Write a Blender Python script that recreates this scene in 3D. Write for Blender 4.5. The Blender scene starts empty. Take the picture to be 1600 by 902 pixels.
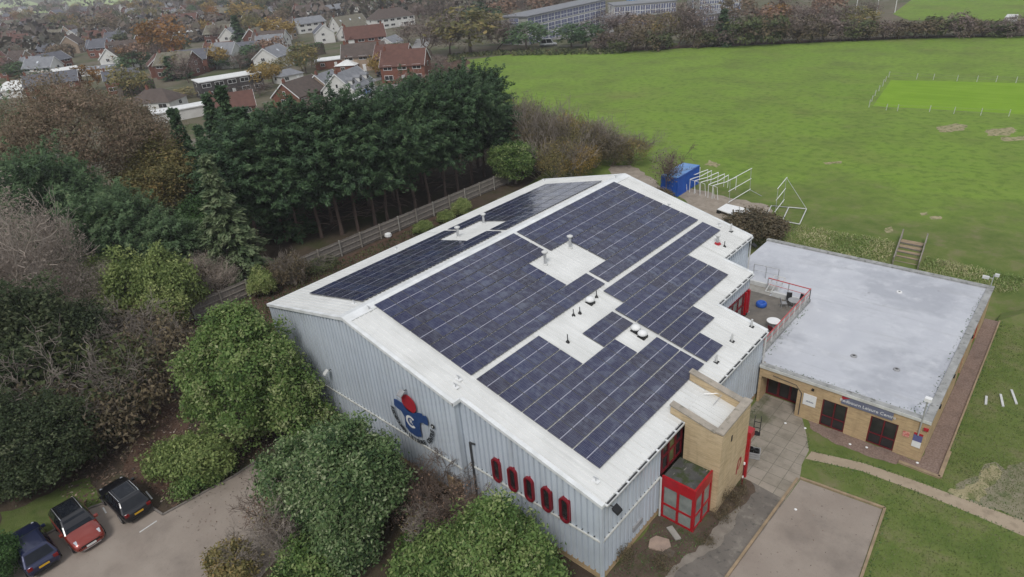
import bpy, bmesh, math, random
import numpy as np
from mathutils import Vector, Matrix, Euler

# ------------------------------------------------------------------ camera, sky, sun, exposure
SC = bpy.context.scene
COL = SC.collection
cam_loc, cam_rows, cam_lens = (32.5504, -18.3846, 30.0557), [[0.748062, 0.659515, -0.073781], [-0.259281, 0.392799, 0.882316], [-0.610882, 0.640897, -0.464838]], 22.732
cd = bpy.data.cameras.new('camera')
cd.lens = cam_lens
cd.sensor_width = 36.0
cd.clip_start = 0.5
cd.clip_end = 9000
cam = bpy.data.objects.new('camera', cd)
COL.objects.link(cam)
_R, _U, _F = [Vector(v) for v in cam_rows]
_m = Matrix((_R, _U, -_F)).transposed().to_4x4()
_m.translation = Vector(cam_loc)
cam.matrix_world = _m
SC.camera = cam

SUN_EL, SUN_AZ = math.radians(52), math.radians(150)      # azimuth clockwise from +Y
wd = bpy.data.worlds.new('World')
SC.world = wd
wd.use_nodes = True
wn, wl = wd.node_tree.nodes, wd.node_tree.links
wn.clear()
w_out = wn.new('ShaderNodeOutputWorld')
w_bg = wn.new('ShaderNodeBackground')
w_sky = wn.new('ShaderNodeTexSky')
w_sky.sky_type = 'NISHITA'
w_sky.sun_disc = False
w_sky.sun_elevation = SUN_EL
w_sky.sun_rotation = SUN_AZ
w_sky.altitude = 60
w_sky.dust_density = 2.0
w_tc = wn.new('ShaderNodeTexCoord')
w_n1 = wn.new('ShaderNodeTexNoise')
w_n1.inputs['Scale'].default_value = 5.0
w_n1.inputs['Detail'].default_value = 8
w_n1.inputs['Roughness'].default_value = 0.6
w_map = wn.new('ShaderNodeMapping')
w_map.inputs['Scale'].default_value = (1, 1, 2.2)
wl.new(w_tc.outputs['Generated'], w_map.inputs['Vector'])
wl.new(w_map.outputs['Vector'], w_n1.inputs['Vector'])
w_r1 = wn.new('ShaderNodeValToRGB')                        # cloud base: grey undersides, bright thin parts
w_r1.color_ramp.elements[0].position = 0.36
w_r1.color_ramp.elements[0].color = (2.6, 2.95, 3.6, 1)
w_r1.color_ramp.elements[1].position = 0.66
w_r1.color_ramp.elements[1].color = (9.0, 9.15, 9.3, 1)
wl.new(w_n1.outputs['Fac'], w_r1.inputs['Fac'])
w_mix = wn.new('ShaderNodeMixRGB')
w_mix.inputs['Fac'].default_value = 0.88                   # overcast: little blue left
wl.new(w_sky.outputs['Color'], w_mix.inputs['Color1'])
wl.new(w_r1.outputs['Color'], w_mix.inputs['Color2'])
wl.new(w_mix.outputs['Color'], w_bg.inputs['Color'])
w_bg.inputs['Strength'].default_value = 0.095
wl.new(w_bg.outputs['Background'], w_out.inputs['Surface'])

sd = bpy.data.lights.new('sun', 'SUN')
sd.energy = 1.5
sd.angle = math.radians(16)
sd.color = (1.0, 0.975, 0.94)
sun = bpy.data.objects.new('sun', sd)
COL.objects.link(sun)
sun.rotation_euler = (math.pi/2 - SUN_EL, 0, math.pi - SUN_AZ)

vs = SC.view_settings
vs.view_transform = 'Standard'
vs.look = 'None'
vs.gamma = 1
vs.use_curve_mapping = False
vs.exposure = 0.3
SC.render.engine = 'CYCLES'
SC.cycles.use_denoising = True
SC.cycles.max_bounces = 6
SC.cycles.diffuse_bounces = 3
SC.cycles.transparent_max_bounces = 4
SC.cycles.volume_bounces = 0

PI = math.pi
R = math.radians
rnd = random.Random(11)

# ------------------------------------------------------------------ materials
def _nt(name):
    m = bpy.data.materials.new(name)
    m.use_nodes = True
    nt = m.node_tree
    return m, nt, nt.nodes['Principled BSDF']

def _noise(nt, vec, scale, detail=5, rough=0.6):
    n = nt.nodes.new('ShaderNodeTexNoise')
    n.inputs['Scale'].default_value = scale
    n.inputs['Detail'].default_value = detail
    n.inputs['Roughness'].default_value = rough
    nt.links.new(vec, n.inputs['Vector'])
    return n.outputs['Fac']

def _ramp(nt, fac, stops):
    r = nt.nodes.new('ShaderNodeValToRGB')
    el = r.color_ramp.elements
    while len(el) < len(stops):
        el.new(0.5)
    for e, (p, c) in zip(el, stops):
        e.position = p
        e.color = (*c, 1) if len(c) == 3 else c
    nt.links.new(fac, r.inputs['Fac'])
    return r.outputs['Color']

def _mixc(nt, fac, a, b, mode='MIX'):
    x = nt.nodes.new('ShaderNodeMixRGB')
    x.blend_type = mode
    for i, v in (('Fac', fac), ('Color1', a), ('Color2', b)):
        if hasattr(v, 'is_linked') or hasattr(v, 'links'):
            nt.links.new(v, x.inputs[i])
        elif isinstance(v, (int, float)):
            x.inputs[i].default_value = v
        else:
            x.inputs[i].default_value = (*v, 1)
    return x.outputs['Color']

def _coords(nt, stretch=(1, 1, 1), rot=(0, 0, 0), out='Object'):
    tc = nt.nodes.new('ShaderNodeTexCoord')
    mp = nt.nodes.new('ShaderNodeMapping')
    mp.inputs['Scale'].default_value = stretch
    mp.inputs['Rotation'].default_value = rot
    nt.links.new(tc.outputs[out], mp.inputs['Vector'])
    return mp.outputs['Vector']

def _bump(nt, b, h, strength, dist=0.05):
    n = nt.nodes.new('ShaderNodeBump')
    n.inputs['Strength'].default_value = strength
    n.inputs['Distance'].default_value = dist
    nt.links.new(h, n.inputs['Height'])
    nt.links.new(n.outputs['Normal'], b.inputs['Normal'])

def mat(name, c1, c2=None, scale=2.0, rough=0.7, metal=0.0, spec=0.35, lo=0.35, hi=0.65, layers=(), bump=0.0,
        bscale=8.0, bdist=0.05, stretch=(1, 1, 1), rot=(0, 0, 0)):
    """Noise mix c1..c2, then layers of (colour, scale, lo, hi, strength, stretch)."""
    m, nt, b = _nt(name)
    b.inputs['Roughness'].default_value = rough
    b.inputs['Metallic'].default_value = metal
    b.inputs['Specular IOR Level'].default_value = spec
    b.inputs['Base Color'].default_value = (*c1, 1)
    if c2 is not None or layers:
        v = _coords(nt, stretch, rot)
        col = _ramp(nt, _noise(nt, v, scale), [(lo, c1), (hi, c2 or c1)])
        for (c, s, l, h, k, st) in layers:
            v2 = _coords(nt, st, rot)
            f = _ramp(nt, _noise(nt, v2, s), [(l, (0, 0, 0)), (h, (k, k, k))])
            col = _mixc(nt, f, col, c)
        nt.links.new(col, b.inputs['Base Color'])
    if bump:
        v = _coords(nt)
        _bump(nt, b, _noise(nt, v, bscale), bump, bdist)
    return m

def foliage(name, stops, rough=0.6, trans=0.32):
    m, nt, b = _nt(name)
    at = nt.nodes.new('ShaderNodeAttribute')
    at.attribute_name = 'tint'
    oi = nt.nodes.new('ShaderNodeObjectInfo')
    add = nt.nodes.new('ShaderNodeMath')
    add.operation = 'MULTIPLY_ADD'
    add.inputs[1].default_value = 0.22
    nt.links.new(oi.outputs['Random'], add.inputs[0])
    nt.links.new(at.outputs['Fac'], add.inputs[2])
    sub = nt.nodes.new('ShaderNodeMath')
    sub.operation = 'SUBTRACT'
    sub.inputs[1].default_value = 0.11
    nt.links.new(add.outputs[0], sub.inputs[0])
    n = len(stops)
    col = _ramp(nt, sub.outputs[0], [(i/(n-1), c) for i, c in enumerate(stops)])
    nt.links.new(col, b.inputs['Base Color'])
    b.inputs['Roughness'].default_value = rough
    b.inputs['Specular IOR Level'].default_value = 0.25
    if trans:
        tr = nt.nodes.new('ShaderNodeBsdfTranslucent')
        nt.links.new(col, tr.inputs['Color'])
        mx = nt.nodes.new('ShaderNodeMixShader')
        mx.inputs[0].default_value = trans
        nt.links.new(b.outputs[0], mx.inputs[1])
        nt.links.new(tr.outputs[0], mx.inputs[2])
        nt.links.new(mx.outputs[0], nt.nodes['Material Output'].inputs['Surface'])
    return m

def brick_mat(name, c1, c2, cm, patch=None, s=1.0):
    m, nt, b = _nt(name)
    tc = nt.nodes.new('ShaderNodeTexCoord')
    geo = nt.nodes.new('ShaderNodeNewGeometry')
    # run courses round the corners: u = x + y
    sx = nt.nodes.new('ShaderNodeSeparateXYZ')
    nt.links.new(tc.outputs['Object'], sx.inputs[0])
    ad = nt.nodes.new('ShaderNodeMath')
    nt.links.new(sx.outputs['X'], ad.inputs[0])
    nt.links.new(sx.outputs['Y'], ad.inputs[1])
    cb = nt.nodes.new('ShaderNodeCombineXYZ')
    nt.links.new(ad.outputs[0], cb.inputs['X'])
    nt.links.new(sx.outputs['Z'], cb.inputs['Y'])
    br = nt.nodes.new('ShaderNodeTexBrick')
    br.inputs['Color1'].default_value = (*c1, 1)
    br.inputs['Color2'].default_value = (*c2, 1)
    br.inputs['Mortar'].default_value = (*cm, 1)
    br.inputs['Scale'].default_value = 1.0
    br.inputs['Mortar Size'].default_value = 0.006
    br.inputs['Brick Width'].default_value = 0.23*s
    br.inputs['Row Height'].default_value = 0.075*s
    nt.links.new(cb.outputs[0], br.inputs['Vector'])
    col = br.outputs['Color']
    v = _coords(nt)
    f = _ramp(nt, _noise(nt, v, 0.9, 6), [(0.4, (0, 0, 0)), (0.72, (0.75, 0.75, 0.75))])
    col = _mixc(nt, f, col, patch or tuple(c*0.7 for c in c1))
    v4 = _coords(nt, (0.9, 0.9, 9.0))
    f4 = _ramp(nt, _noise(nt, v4, 1.3, 6), [(0.48, (0, 0, 0)), (0.66, (0.6, 0.6, 0.6))])
    col = _mixc(nt, f4, col, tuple(c*0.55 for c in c1))
    v3 = _coords(nt, (3.0, 3.0, 0.4))
    f3 = _ramp(nt, _noise(nt, v3, 1.2, 5), [(0.5, (0, 0, 0)), (0.8, (0.45, 0.45, 0.45))])
    col = _mixc(nt, f3, col, tuple(c*0.5 for c in c1))
    nt.links.new(col, b.inputs['Base Color'])
    b.inputs['Roughness'].default_value = 0.85
    b.inputs['Specular IOR Level'].default_value = 0.2
    return m

M = {}
M['roof_white'] = mat('roof_white', (0.69, 0.69, 0.67), (0.61, 0.61, 0.59), 0.5, rough=0.45, layers=[((0.42, 0.42, 0.39), 0.7, 0.54, 0.8, 0.65, (0.2, 5, 1)), ((0.42, 0.42, 0.38), 3, 0.62, 0.8, 0.4, (1, 1, 1))])
M['trim_white'] = mat('trim_white', (0.76, 0.77, 0.77), (0.62, 0.63, 0.62), 1.2, rough=0.4)
M['cladding'] = mat('cladding', (0.51, 0.56, 0.62), (0.57, 0.62, 0.675), 0.35, rough=0.4, spec=0.5, layers=[((0.36, 0.38, 0.40), 0.8, 0.5, 0.8, 0.55, (2.5, 2.5, 0.15)), ((0.30, 0.31, 0.30), 0.22, 0.5, 0.75, 0.35, (1, 1, 1))])
M['gutter_dark'] = mat('gutter_dark', (0.03, 0.032, 0.035), (0.06, 0.06, 0.06), 4)
M['flash'] = mat('flash', (0.62, 0.62, 0.58), (0.45, 0.45, 0.42), 1.5)
M['buff_brick'] = brick_mat('buff_brick', (0.50, 0.36, 0.20), (0.42, 0.29, 0.16), (0.40, 0.33, 0.24), (0.58, 0.42, 0.24))
M['render_buff'] = brick_mat('render_buff', (0.56, 0.43, 0.26), (0.50, 0.38, 0.22), (0.50, 0.40, 0.27), (0.62, 0.49, 0.32))
M['coping'] = mat('coping', (0.40, 0.35, 0.29), (0.28, 0.25, 0.21), 1.5, rough=0.9, layers=[((0.12, 0.12, 0.09), 2.5, 0.55, 0.7, 0.8, (1, 1, 1))])
M['coping_grey'] = mat('coping_grey', (0.36, 0.36, 0.35), (0.24, 0.24, 0.23), 1.5, rough=0.9, layers=[((0.09, 0.09, 0.08), 2.2, 0.55, 0.68, 0.8, (1, 1, 1))])
M['flat_roof'] = mat('flat_roof', (0.455, 0.465, 0.50), (0.52, 0.53, 0.56), 0.35, rough=0.85, spec=0.2, layers=[((0.31, 0.32, 0.355), 0.16, 0.50, 0.63, 0.65, (1, 1, 1)), ((0.33, 0.34, 0.355), 0.9, 0.60, 0.68, 0.4, (0.12, 2.5, 1)), ((0.38, 0.385, 0.40), 0.5, 0.56, 0.75, 0.5, (0.35, 2.2, 1)), ((0.14, 0.14, 0.13), 1.4, 0.69, 0.76, 0.6, (1, 1, 1)), ((0.66, 0.665, 0.68), 0.8, 0.55, 0.8, 0.5, (1, 1, 1))])
M['terrace'] = mat('terrace', (0.13, 0.115, 0.10), (0.20, 0.18, 0.155), 1.1, rough=0.9, layers=[((0.08, 0.08, 0.075), 0.6, 0.5, 0.7, 0.7, (1, 1, 1))])
M['red_paint'] = mat('red_paint', (0.42, 0.008, 0.016), (0.32, 0.008, 0.014), 2, rough=0.35, spec=0.5)
M['red_dark'] = mat('red_dark', (0.16, 0.010, 0.018), (0.11, 0.010, 0.015), 2, rough=0.4)
M['red_rail'] = mat('red_rail', (0.50, 0.09, 0.09), (0.40, 0.07, 0.07), 3, rough=0.5)
M['glass_dark'] = mat('glass_dark', (0.018, 0.018, 0.02), (0.035, 0.034, 0.034), 1.5, rough=0.12, spec=0.5)
M['glass_pale'] = mat('glass_pale', (0.16, 0.18, 0.17), (0.26, 0.28, 0.26), 1.1, rough=0.25, spec=0.5)
M['glass_green'] = mat('glass_green', (0.08, 0.09, 0.03), (0.12, 0.14, 0.05), 1.1, rough=0.2, spec=0.5)
M['black'] = mat('black', (0.015, 0.015, 0.016), rough=0.5)
M['dark_grey'] = mat('dark_grey', (0.05, 0.05, 0.055), (0.08, 0.08, 0.08), 3, rough=0.6)
M['grey'] = mat('grey', (0.25, 0.25, 0.26), (0.33, 0.33, 0.33), 3, rough=0.6)
M['pale_grey'] = mat('pale_grey', (0.50, 0.50, 0.49), (0.60, 0.60, 0.58), 3, rough=0.55)
M['white'] = mat('white', (0.78, 0.78, 0.77), (0.70, 0.70, 0.69), 2, rough=0.5)
M['galv'] = mat('galv', (0.46, 0.47, 0.48), (0.60, 0.60, 0.60), 5, rough=0.4, metal=0.5)
M['blue_paint'] = mat('blue_paint', (0.012, 0.07, 0.36), (0.02, 0.10, 0.42), 1.2, rough=0.45, layers=[((0.10, 0.05, 0.03), 1.8, 0.66, 0.75, 0.5, (1, 1, 0.5))])
M['blue_roof'] = mat('blue_roof', (0.10, 0.24, 0.52), (0.16, 0.30, 0.55), 0.9, rough=0.5, layers=[((0.3, 0.33, 0.36), 0.9, 0.55, 0.75, 0.6, (1, 1, 1))])
M['emblem_blue'] = mat('emblem_blue', (0.022, 0.055, 0.17), (0.03, 0.07, 0.2), 2, rough=0.5)
M['emblem_red'] = mat('emblem_red', (0.42, 0.02, 0.035), (0.33, 0.02, 0.03), 2, rough=0.5)
M['letter_dark'] = mat('letter_dark', (0.04, 0.045, 0.05), rough=0.6)
M['sign_grey'] = mat('sign_grey', (0.13, 0.14, 0.20), (0.16, 0.17, 0.23), 2, rough=0.5)
M['navy_sign'] = mat('navy_sign', (0.10, 0.11, 0.26), (0.13, 0.13, 0.28), 2, rough=0.5)
M['timber_grey'] = mat('timber_grey', (0.30, 0.27, 0.23), (0.20, 0.18, 0.155), 3, rough=0.9, stretch=(1, 1, 0.3))
M['timber_dark'] = mat('timber_dark', (0.16, 0.142, 0.126), (0.215, 0.19, 0.168), 1.5, rough=0.9, stretch=(6, 6, 0.4))
M['timber_tan'] = mat('timber_tan', (0.34, 0.25, 0.16), (0.24, 0.18, 0.115), 2, rough=0.9)
M['concrete'] = mat('concrete', (0.34, 0.32, 0.29), (0.25, 0.235, 0.21), 1.2, rough=0.9, layers=[((0.12, 0.11, 0.10), 2.4, 0.6, 0.75, 0.5, (1, 1, 1))])
M['stone_pink'] = mat('stone_pink', (0.38, 0.28, 0.22), (0.28, 0.21, 0.17), 2.2, rough=0.9)
M['bark'] = mat('bark', (0.085, 0.066, 0.052), (0.14, 0.115, 0.09), 3, rough=0.95, stretch=(1, 1, 0.3))
M['bark_red'] = mat('bark_red', (0.10, 0.068, 0.055), (0.16, 0.115, 0.092), 3, rough=0.95, stretch=(1, 1, 0.3))
M['twig_grey'] = mat('twig_grey', (0.26, 0.225, 0.19), (0.17, 0.14, 0.12), 3, rough=0.9)
M['twig_brown'] = mat('twig_brown', (0.16, 0.115, 0.09), (0.10, 0.075, 0.06), 3, rough=0.9)
# ground
M['earth'] = mat('earth', (0.060, 0.045, 0.034), (0.085, 0.066, 0.046), 0.25, rough=1, spec=0.1, layers=[((0.05, 0.065, 0.022), 0.12, 0.52, 0.66, 0.75, (1, 1, 1)), ((0.115, 0.082, 0.058), 1.6, 0.55, 0.7, 0.55, (1, 1, 1)), ((0.03, 0.024, 0.02), 0.9, 0.55, 0.75, 0.55, (1, 1, 1))], bump=0.6, bscale=5, bdist=0.1)
M['town_ground'] = mat('town_ground', (0.095, 0.10, 0.055), (0.15, 0.125, 0.095), 0.05, rough=1, spec=0.1, layers=[((0.20, 0.18, 0.16), 0.12, 0.56, 0.66, 0.7, (1, 1, 1)), ((0.06, 0.085, 0.03), 0.09, 0.54, 0.64, 0.8, (1, 1, 1))])
M['grass'] = mat('grass', (0.148, 0.236, 0.036), (0.192, 0.282, 0.048), 0.045, rough=0.95, spec=0.1, lo=0.3, hi=0.7, layers=[((0.112, 0.150, 0.038), 0.09, 0.45, 0.68, 0.75, (1, 1, 1)), ((0.165, 0.205, 0.050), 0.22, 0.52, 0.75, 0.55, (0.6, 1.8, 1)), ((0.175, 0.150, 0.070), 0.035, 0.55, 0.70, 0.5, (1, 1, 1)), ((0.20, 0.26, 0.06), 0.35, 0.54, 0.7, 0.5, (0.5, 1.6, 1)), ((0.085, 0.142, 0.024), 0.8, 0.47, 0.66, 0.65, (1, 1, 1)), ((0.18, 0.25, 0.06), 4.0, 0.55, 0.75, 0.4, (1, 1, 1)), ((0.045, 0.075, 0.016), 7.0, 0.58, 0.78, 0.5, (1, 1, 1))], bump=0.5, bscale=9, bdist=0.05)
M['lawn'] = mat('lawn', (0.085, 0.115, 0.032), (0.115, 0.140, 0.044), 0.3, rough=0.95, spec=0.1, layers=[((0.120, 0.100, 0.060), 0.5, 0.56, 0.74, 0.55, (1, 1, 1)), ((0.055, 0.085, 0.020), 1.4, 0.48, 0.7, 0.7, (1, 1, 1)), ((0.15, 0.17, 0.08), 5, 0.55, 0.75, 0.5, (1, 1, 1))], bump=0.6, bscale=12, bdist=0.06)
M['wicket'] = mat('wicket', (0.165, 0.285, 0.022), (0.195, 0.315, 0.030), 0.2, rough=0.95, spec=0.1, layers=[((0.13, 0.235, 0.018), 0.5, 0.5, 0.6, 0.5, (0.1, 3.0, 1)), ((0.15, 0.28, 0.04), 3.0, 0.55, 0.75, 0.3, (1, 1, 1))])
M['bare_soil'] = mat('bare_soil', (0.36, 0.315, 0.195), (0.25, 0.22, 0.12), 1.2, rough=1, spec=0.1, layers=[((0.11, 0.135, 0.045), 1.6, 0.48, 0.62, 0.8, (1, 1, 1))], bump=0.4, bscale=6)
M['mossy'] = mat('mossy', (0.19, 0.18, 0.11), (0.25, 0.22, 0.16), 0.8, rough=1, spec=0.1, layers=[((0.09, 0.12, 0.045), 1.8, 0.5, 0.68, 0.8, (1, 1, 1)), ((0.26, 0.22, 0.17), 3.2, 0.6, 0.72, 0.7, (1, 1, 1))], bump=0.4, bscale=7)
M['tarmac'] = mat('tarmac', (0.255, 0.212, 0.178), (0.30, 0.255, 0.215), 0.4, rough=0.9, spec=0.25, layers=[((0.15, 0.126, 0.108), 0.25, 0.5, 0.72, 0.7, (1, 1, 1)), ((0.27, 0.235, 0.20), 2.5, 0.58, 0.75, 0.4, (1, 1, 1)), ((0.09, 0.08, 0.07), 8, 0.6, 0.74, 0.4, (1, 1, 1))], bump=0.25, bscale=25, bdist=0.01)
M['tarmac_dark'] = mat('tarmac_dark', (0.135, 0.120, 0.105), (0.175, 0.155, 0.135), 0.6, rough=0.9, spec=0.25, layers=[((0.25, 0.225, 0.19), 1.2, 0.55, 0.68, 0.8, (1, 1, 1)), ((0.055, 0.055, 0.05), 3, 0.56, 0.7, 0.6, (1, 1, 1))])
M['road'] = mat('road', (0.19, 0.185, 0.18), (0.25, 0.24, 0.23), 0.15, rough=0.9)
M['path_tan'] = mat('path_tan', (0.32, 0.255, 0.185), (0.37, 0.30, 0.22), 0.8, rough=0.95, spec=0.15, layers=[((0.19, 0.155, 0.11), 1.5, 0.55, 0.75, 0.6, (1, 1, 1)), ((0.36, 0.30, 0.23), 7, 0.6, 0.75, 0.5, (1, 1, 1))])
M['gravel'] = mat('gravel', (0.18, 0.125, 0.10), (0.28, 0.205, 0.17), 9, rough=1, spec=0.1, layers=[((0.32, 0.26, 0.22), 14, 0.58, 0.68, 0.7, (1, 1, 1)), ((0.08, 0.055, 0.045), 1.1, 0.5, 0.75, 0.5, (1, 1, 1))], bump=0.9, bscale=18, bdist=0.05)
M['litter'] = mat('litter', (0.080, 0.050, 0.038), (0.115, 0.072, 0.052), 0.8, rough=1, spec=0.1, layers=[((0.05, 0.035, 0.027), 0.5, 0.5, 0.7, 0.7, (1, 1, 1)), ((0.17, 0.12, 0.085), 5, 0.6, 0.72, 0.7, (1, 1, 1)), ((0.05, 0.065, 0.02), 0.35, 0.58, 0.7, 0.7, (1, 1, 1))], bump=0.8, bscale=7, bdist=0.1)
M['bed_soil'] = mat('bed_soil', (0.085, 0.062, 0.048), (0.12, 0.09, 0.068), 1.2, rough=1, spec=0.1, layers=[((0.05, 0.075, 0.02), 0.55, 0.54, 0.64, 0.8, (1, 1, 1)), ((0.19, 0.15, 0.12), 4, 0.62, 0.72, 0.6, (1, 1, 1))], bump=0.8, bscale=6, bdist=0.08)
M['sand'] = mat('sand', (0.33, 0.285, 0.235), (0.25, 0.21, 0.17), 0.9, rough=1, spec=0.1, layers=[((0.13, 0.105, 0.08), 1.6, 0.58, 0.7, 0.6, (1, 1, 1)), ((0.42, 0.38, 0.33), 3.5, 0.6, 0.7, 0.6, (1, 1, 1))], bump=0.5, bscale=4)
M['far_pasture'] = mat('far_pasture', (0.30, 0.38, 0.16), (0.36, 0.42, 0.20), 0.02, rough=1, spec=0.1)

def slab_mat():
    m, nt, b = _nt('paving_slabs')
    v = _coords(nt)
    br = nt.nodes.new('ShaderNodeTexBrick')
    br.inputs['Color1'].default_value = (0.27, 0.235, 0.19, 1)
    br.inputs['Color2'].default_value = (0.31, 0.268, 0.22, 1)
    br.inputs['Mortar'].default_value = (0.16, 0.145, 0.11, 1)
    br.inputs['Scale'].default_value = 1.0
    br.inputs['Mortar Size'].default_value = 0.02
    br.inputs['Brick Width'].default_value = 0.95
    br.inputs['Row Height'].default_value = 0.9
    br.offset = 0.0
    nt.links.new(v, br.inputs['Vector'])
    f = _ramp(nt, _noise(nt, v, 0.7, 6), [(0.46, (0, 0, 0)), (0.7, (0.8, 0.8, 0.8))])
    col = _mixc(nt, f, br.outputs['Color'], (0.13, 0.115, 0.085))
    f2 = _ramp(nt, _noise(nt, v, 0.28, 5), [(0.56, (0, 0, 0)), (0.66, (0.8, 0.8, 0.8))])
    col = _mixc(nt, f2, col, (0.075, 0.085, 0.035))
    nt.links.new(col, b.inputs['Base Color'])
    b.inputs['Roughness'].default_value = 0.9
    return m
M['slabs'] = slab_mat()

def panel_glass():
    m, nt, b = _nt('panel_glass')
    oi = nt.nodes.new('ShaderNodeObjectInfo')
    base = _ramp(nt, oi.outputs['Random'], [(0.0, (0.008, 0.010, 0.040)), (0.5, (0.010, 0.014, 0.058)), (0.8, (0.013, 0.011, 0.024)), (1.0, (0.012, 0.020, 0.070))])
    # fine cell lines of the wafers
    v = _coords(nt)
    br = nt.nodes.new('ShaderNodeTexBrick')
    br.offset = 0
    br.inputs['Scale'].default_value = 1
    br.inputs['Mortar Size'].default_value = 0.006
    br.inputs['Brick Width'].default_value = 0.091
    br.inputs['Row Height'].default_value = 0.185
    br.inputs['Color1'].default_value = (0, 0, 0, 1)
    br.inputs['Color2'].default_value = (0.15, 0.15, 0.15, 1)
    br.inputs['Mortar'].default_value = (1, 1, 1, 1)
    nt.links.new(v, br.inputs['Vector'])
    col = _mixc(nt, br.outputs['Color'], base, (0.11, 0.11, 0.16))
    # pale blots imitating patchy cloud reflections, painted into the glass colour
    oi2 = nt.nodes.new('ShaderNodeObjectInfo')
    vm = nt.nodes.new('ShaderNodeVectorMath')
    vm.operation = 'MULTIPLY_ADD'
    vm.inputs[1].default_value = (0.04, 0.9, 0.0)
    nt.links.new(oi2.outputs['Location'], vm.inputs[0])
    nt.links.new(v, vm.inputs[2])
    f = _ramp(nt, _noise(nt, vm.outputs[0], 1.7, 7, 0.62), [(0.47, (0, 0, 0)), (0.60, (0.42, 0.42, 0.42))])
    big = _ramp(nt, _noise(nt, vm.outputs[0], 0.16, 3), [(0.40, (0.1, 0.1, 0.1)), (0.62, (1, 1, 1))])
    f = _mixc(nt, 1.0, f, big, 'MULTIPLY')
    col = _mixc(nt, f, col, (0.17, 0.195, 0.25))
    nt.links.new(col, b.inputs['Base Color'])
    b.inputs['Roughness'].default_value = 0.09
    b.inputs['IOR'].default_value = 1.5
    b.inputs['Specular IOR Level'].default_value = 0.55
    # each sheet of glass sags a little
    v2 = _coords(nt)
    _bump(nt, b, _noise(nt, v2, 0.9, 1, 0.4), 0.35, 0.10)
    return m
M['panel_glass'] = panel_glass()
M['panel_frame'] = mat('panel_frame', (0.13, 0.13, 0.15), rough=0.4, metal=0.2)
M['panel_line'] = mat('panel_line', (0.36, 0.36, 0.42), rough=0.4)

# leaves
F = {}
F['laurel'] = foliage('laurel', [(0.041, 0.079, 0.023), (0.095, 0.167, 0.044), (0.167, 0.254, 0.073), (0.293, 0.349, 0.135), (0.412, 0.444, 0.238)])  # palest stops paint waxy highlights into the leaf colour
F['holm'] = foliage('holm', [(0.037, 0.074, 0.031), (0.090, 0.156, 0.056), (0.172, 0.242, 0.100), (0.312, 0.366, 0.203), (0.437, 0.468, 0.296)])  # pale end of the ramp stands in for leaf highlights
F['cypress'] = foliage('cypress', [(0.023, 0.041, 0.024), (0.041, 0.082, 0.038), (0.068, 0.123, 0.053), (0.112, 0.166, 0.074)], trans=0.186)
F['spruce'] = foliage('spruce', [(0.037, 0.061, 0.030), (0.081, 0.125, 0.057), (0.144, 0.189, 0.092), (0.211, 0.245, 0.135)], trans=0.169)
F['yew'] = foliage('yew', [(0.056, 0.090, 0.056), (0.099, 0.163, 0.077), (0.157, 0.246, 0.118), (0.248, 0.307, 0.157)], trans=0.452)
F['oak_brown'] = foliage('oak_brown', [(0.115, 0.105, 0.058), (0.190, 0.155, 0.098), (0.270, 0.195, 0.135), (0.35, 0.25, 0.185)])
F['pale_tan'] = foliage('pale_tan', [(0.17, 0.145, 0.115), (0.30, 0.25, 0.205), (0.43, 0.365, 0.31), (0.54, 0.465, 0.40)])
F['olive'] = foliage('olive', [(0.110, 0.110, 0.044), (0.192, 0.179, 0.068), (0.283, 0.233, 0.097), (0.385, 0.264, 0.102)])
F['lime'] = foliage('lime', [(0.098, 0.144, 0.040), (0.198, 0.260, 0.082), (0.340, 0.395, 0.144), (0.484, 0.503, 0.215)])
F['orange'] = foliage('orange', [(0.115, 0.086, 0.032), (0.241, 0.132, 0.041), (0.345, 0.172, 0.052), (0.391, 0.218, 0.081)])
F['gold'] = foliage('gold', [(0.157, 0.121, 0.043), (0.290, 0.200, 0.055), (0.399, 0.278, 0.085), (0.436, 0.303, 0.121)])
F['bare'] = foliage('bare', [(0.071, 0.055, 0.047), (0.115, 0.088, 0.073), (0.165, 0.127, 0.105), (0.209, 0.165, 0.137)], trans=0)
F['bare_pink'] = foliage('bare_pink', [(0.099, 0.074, 0.065), (0.158, 0.118, 0.104), (0.216, 0.163, 0.143), (0.257, 0.197, 0.173)], trans=0)
F['hedge_brown'] = foliage('hedge_brown', [(0.053, 0.048, 0.027), (0.101, 0.083, 0.048), (0.155, 0.118, 0.073), (0.188, 0.148, 0.081)], trans=0.134)
F['dull_green'] = foliage('dull_green', [(0.053, 0.069, 0.031), (0.091, 0.116, 0.047), (0.139, 0.156, 0.063), (0.192, 0.184, 0.078)])
F['ivy'] = foliage('ivy', [(0.028, 0.061, 0.024), (0.058, 0.119, 0.036), (0.100, 0.194, 0.058), (0.177, 0.248, 0.095)])
F['straw'] = foliage('straw', [(0.140, 0.222, 0.057), (0.247, 0.330, 0.107), (0.463, 0.445, 0.231), (0.693, 0.610, 0.396)])
F['turf'] = foliage('turf', [(0.072, 0.101, 0.029), (0.111, 0.146, 0.044), (0.163, 0.189, 0.072), (0.247, 0.227, 0.130)])
F['leaf_litter'] = foliage('leaf_litter', [(0.060, 0.042, 0.034), (0.132, 0.084, 0.060), (0.240, 0.168, 0.120), (0.456, 0.396, 0.336)], trans=0)
F['redbrown'] = foliage('redbrown', [(0.118, 0.071, 0.050), (0.202, 0.126, 0.084), (0.286, 0.185, 0.126), (0.336, 0.218, 0.151)], trans=0)

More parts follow.
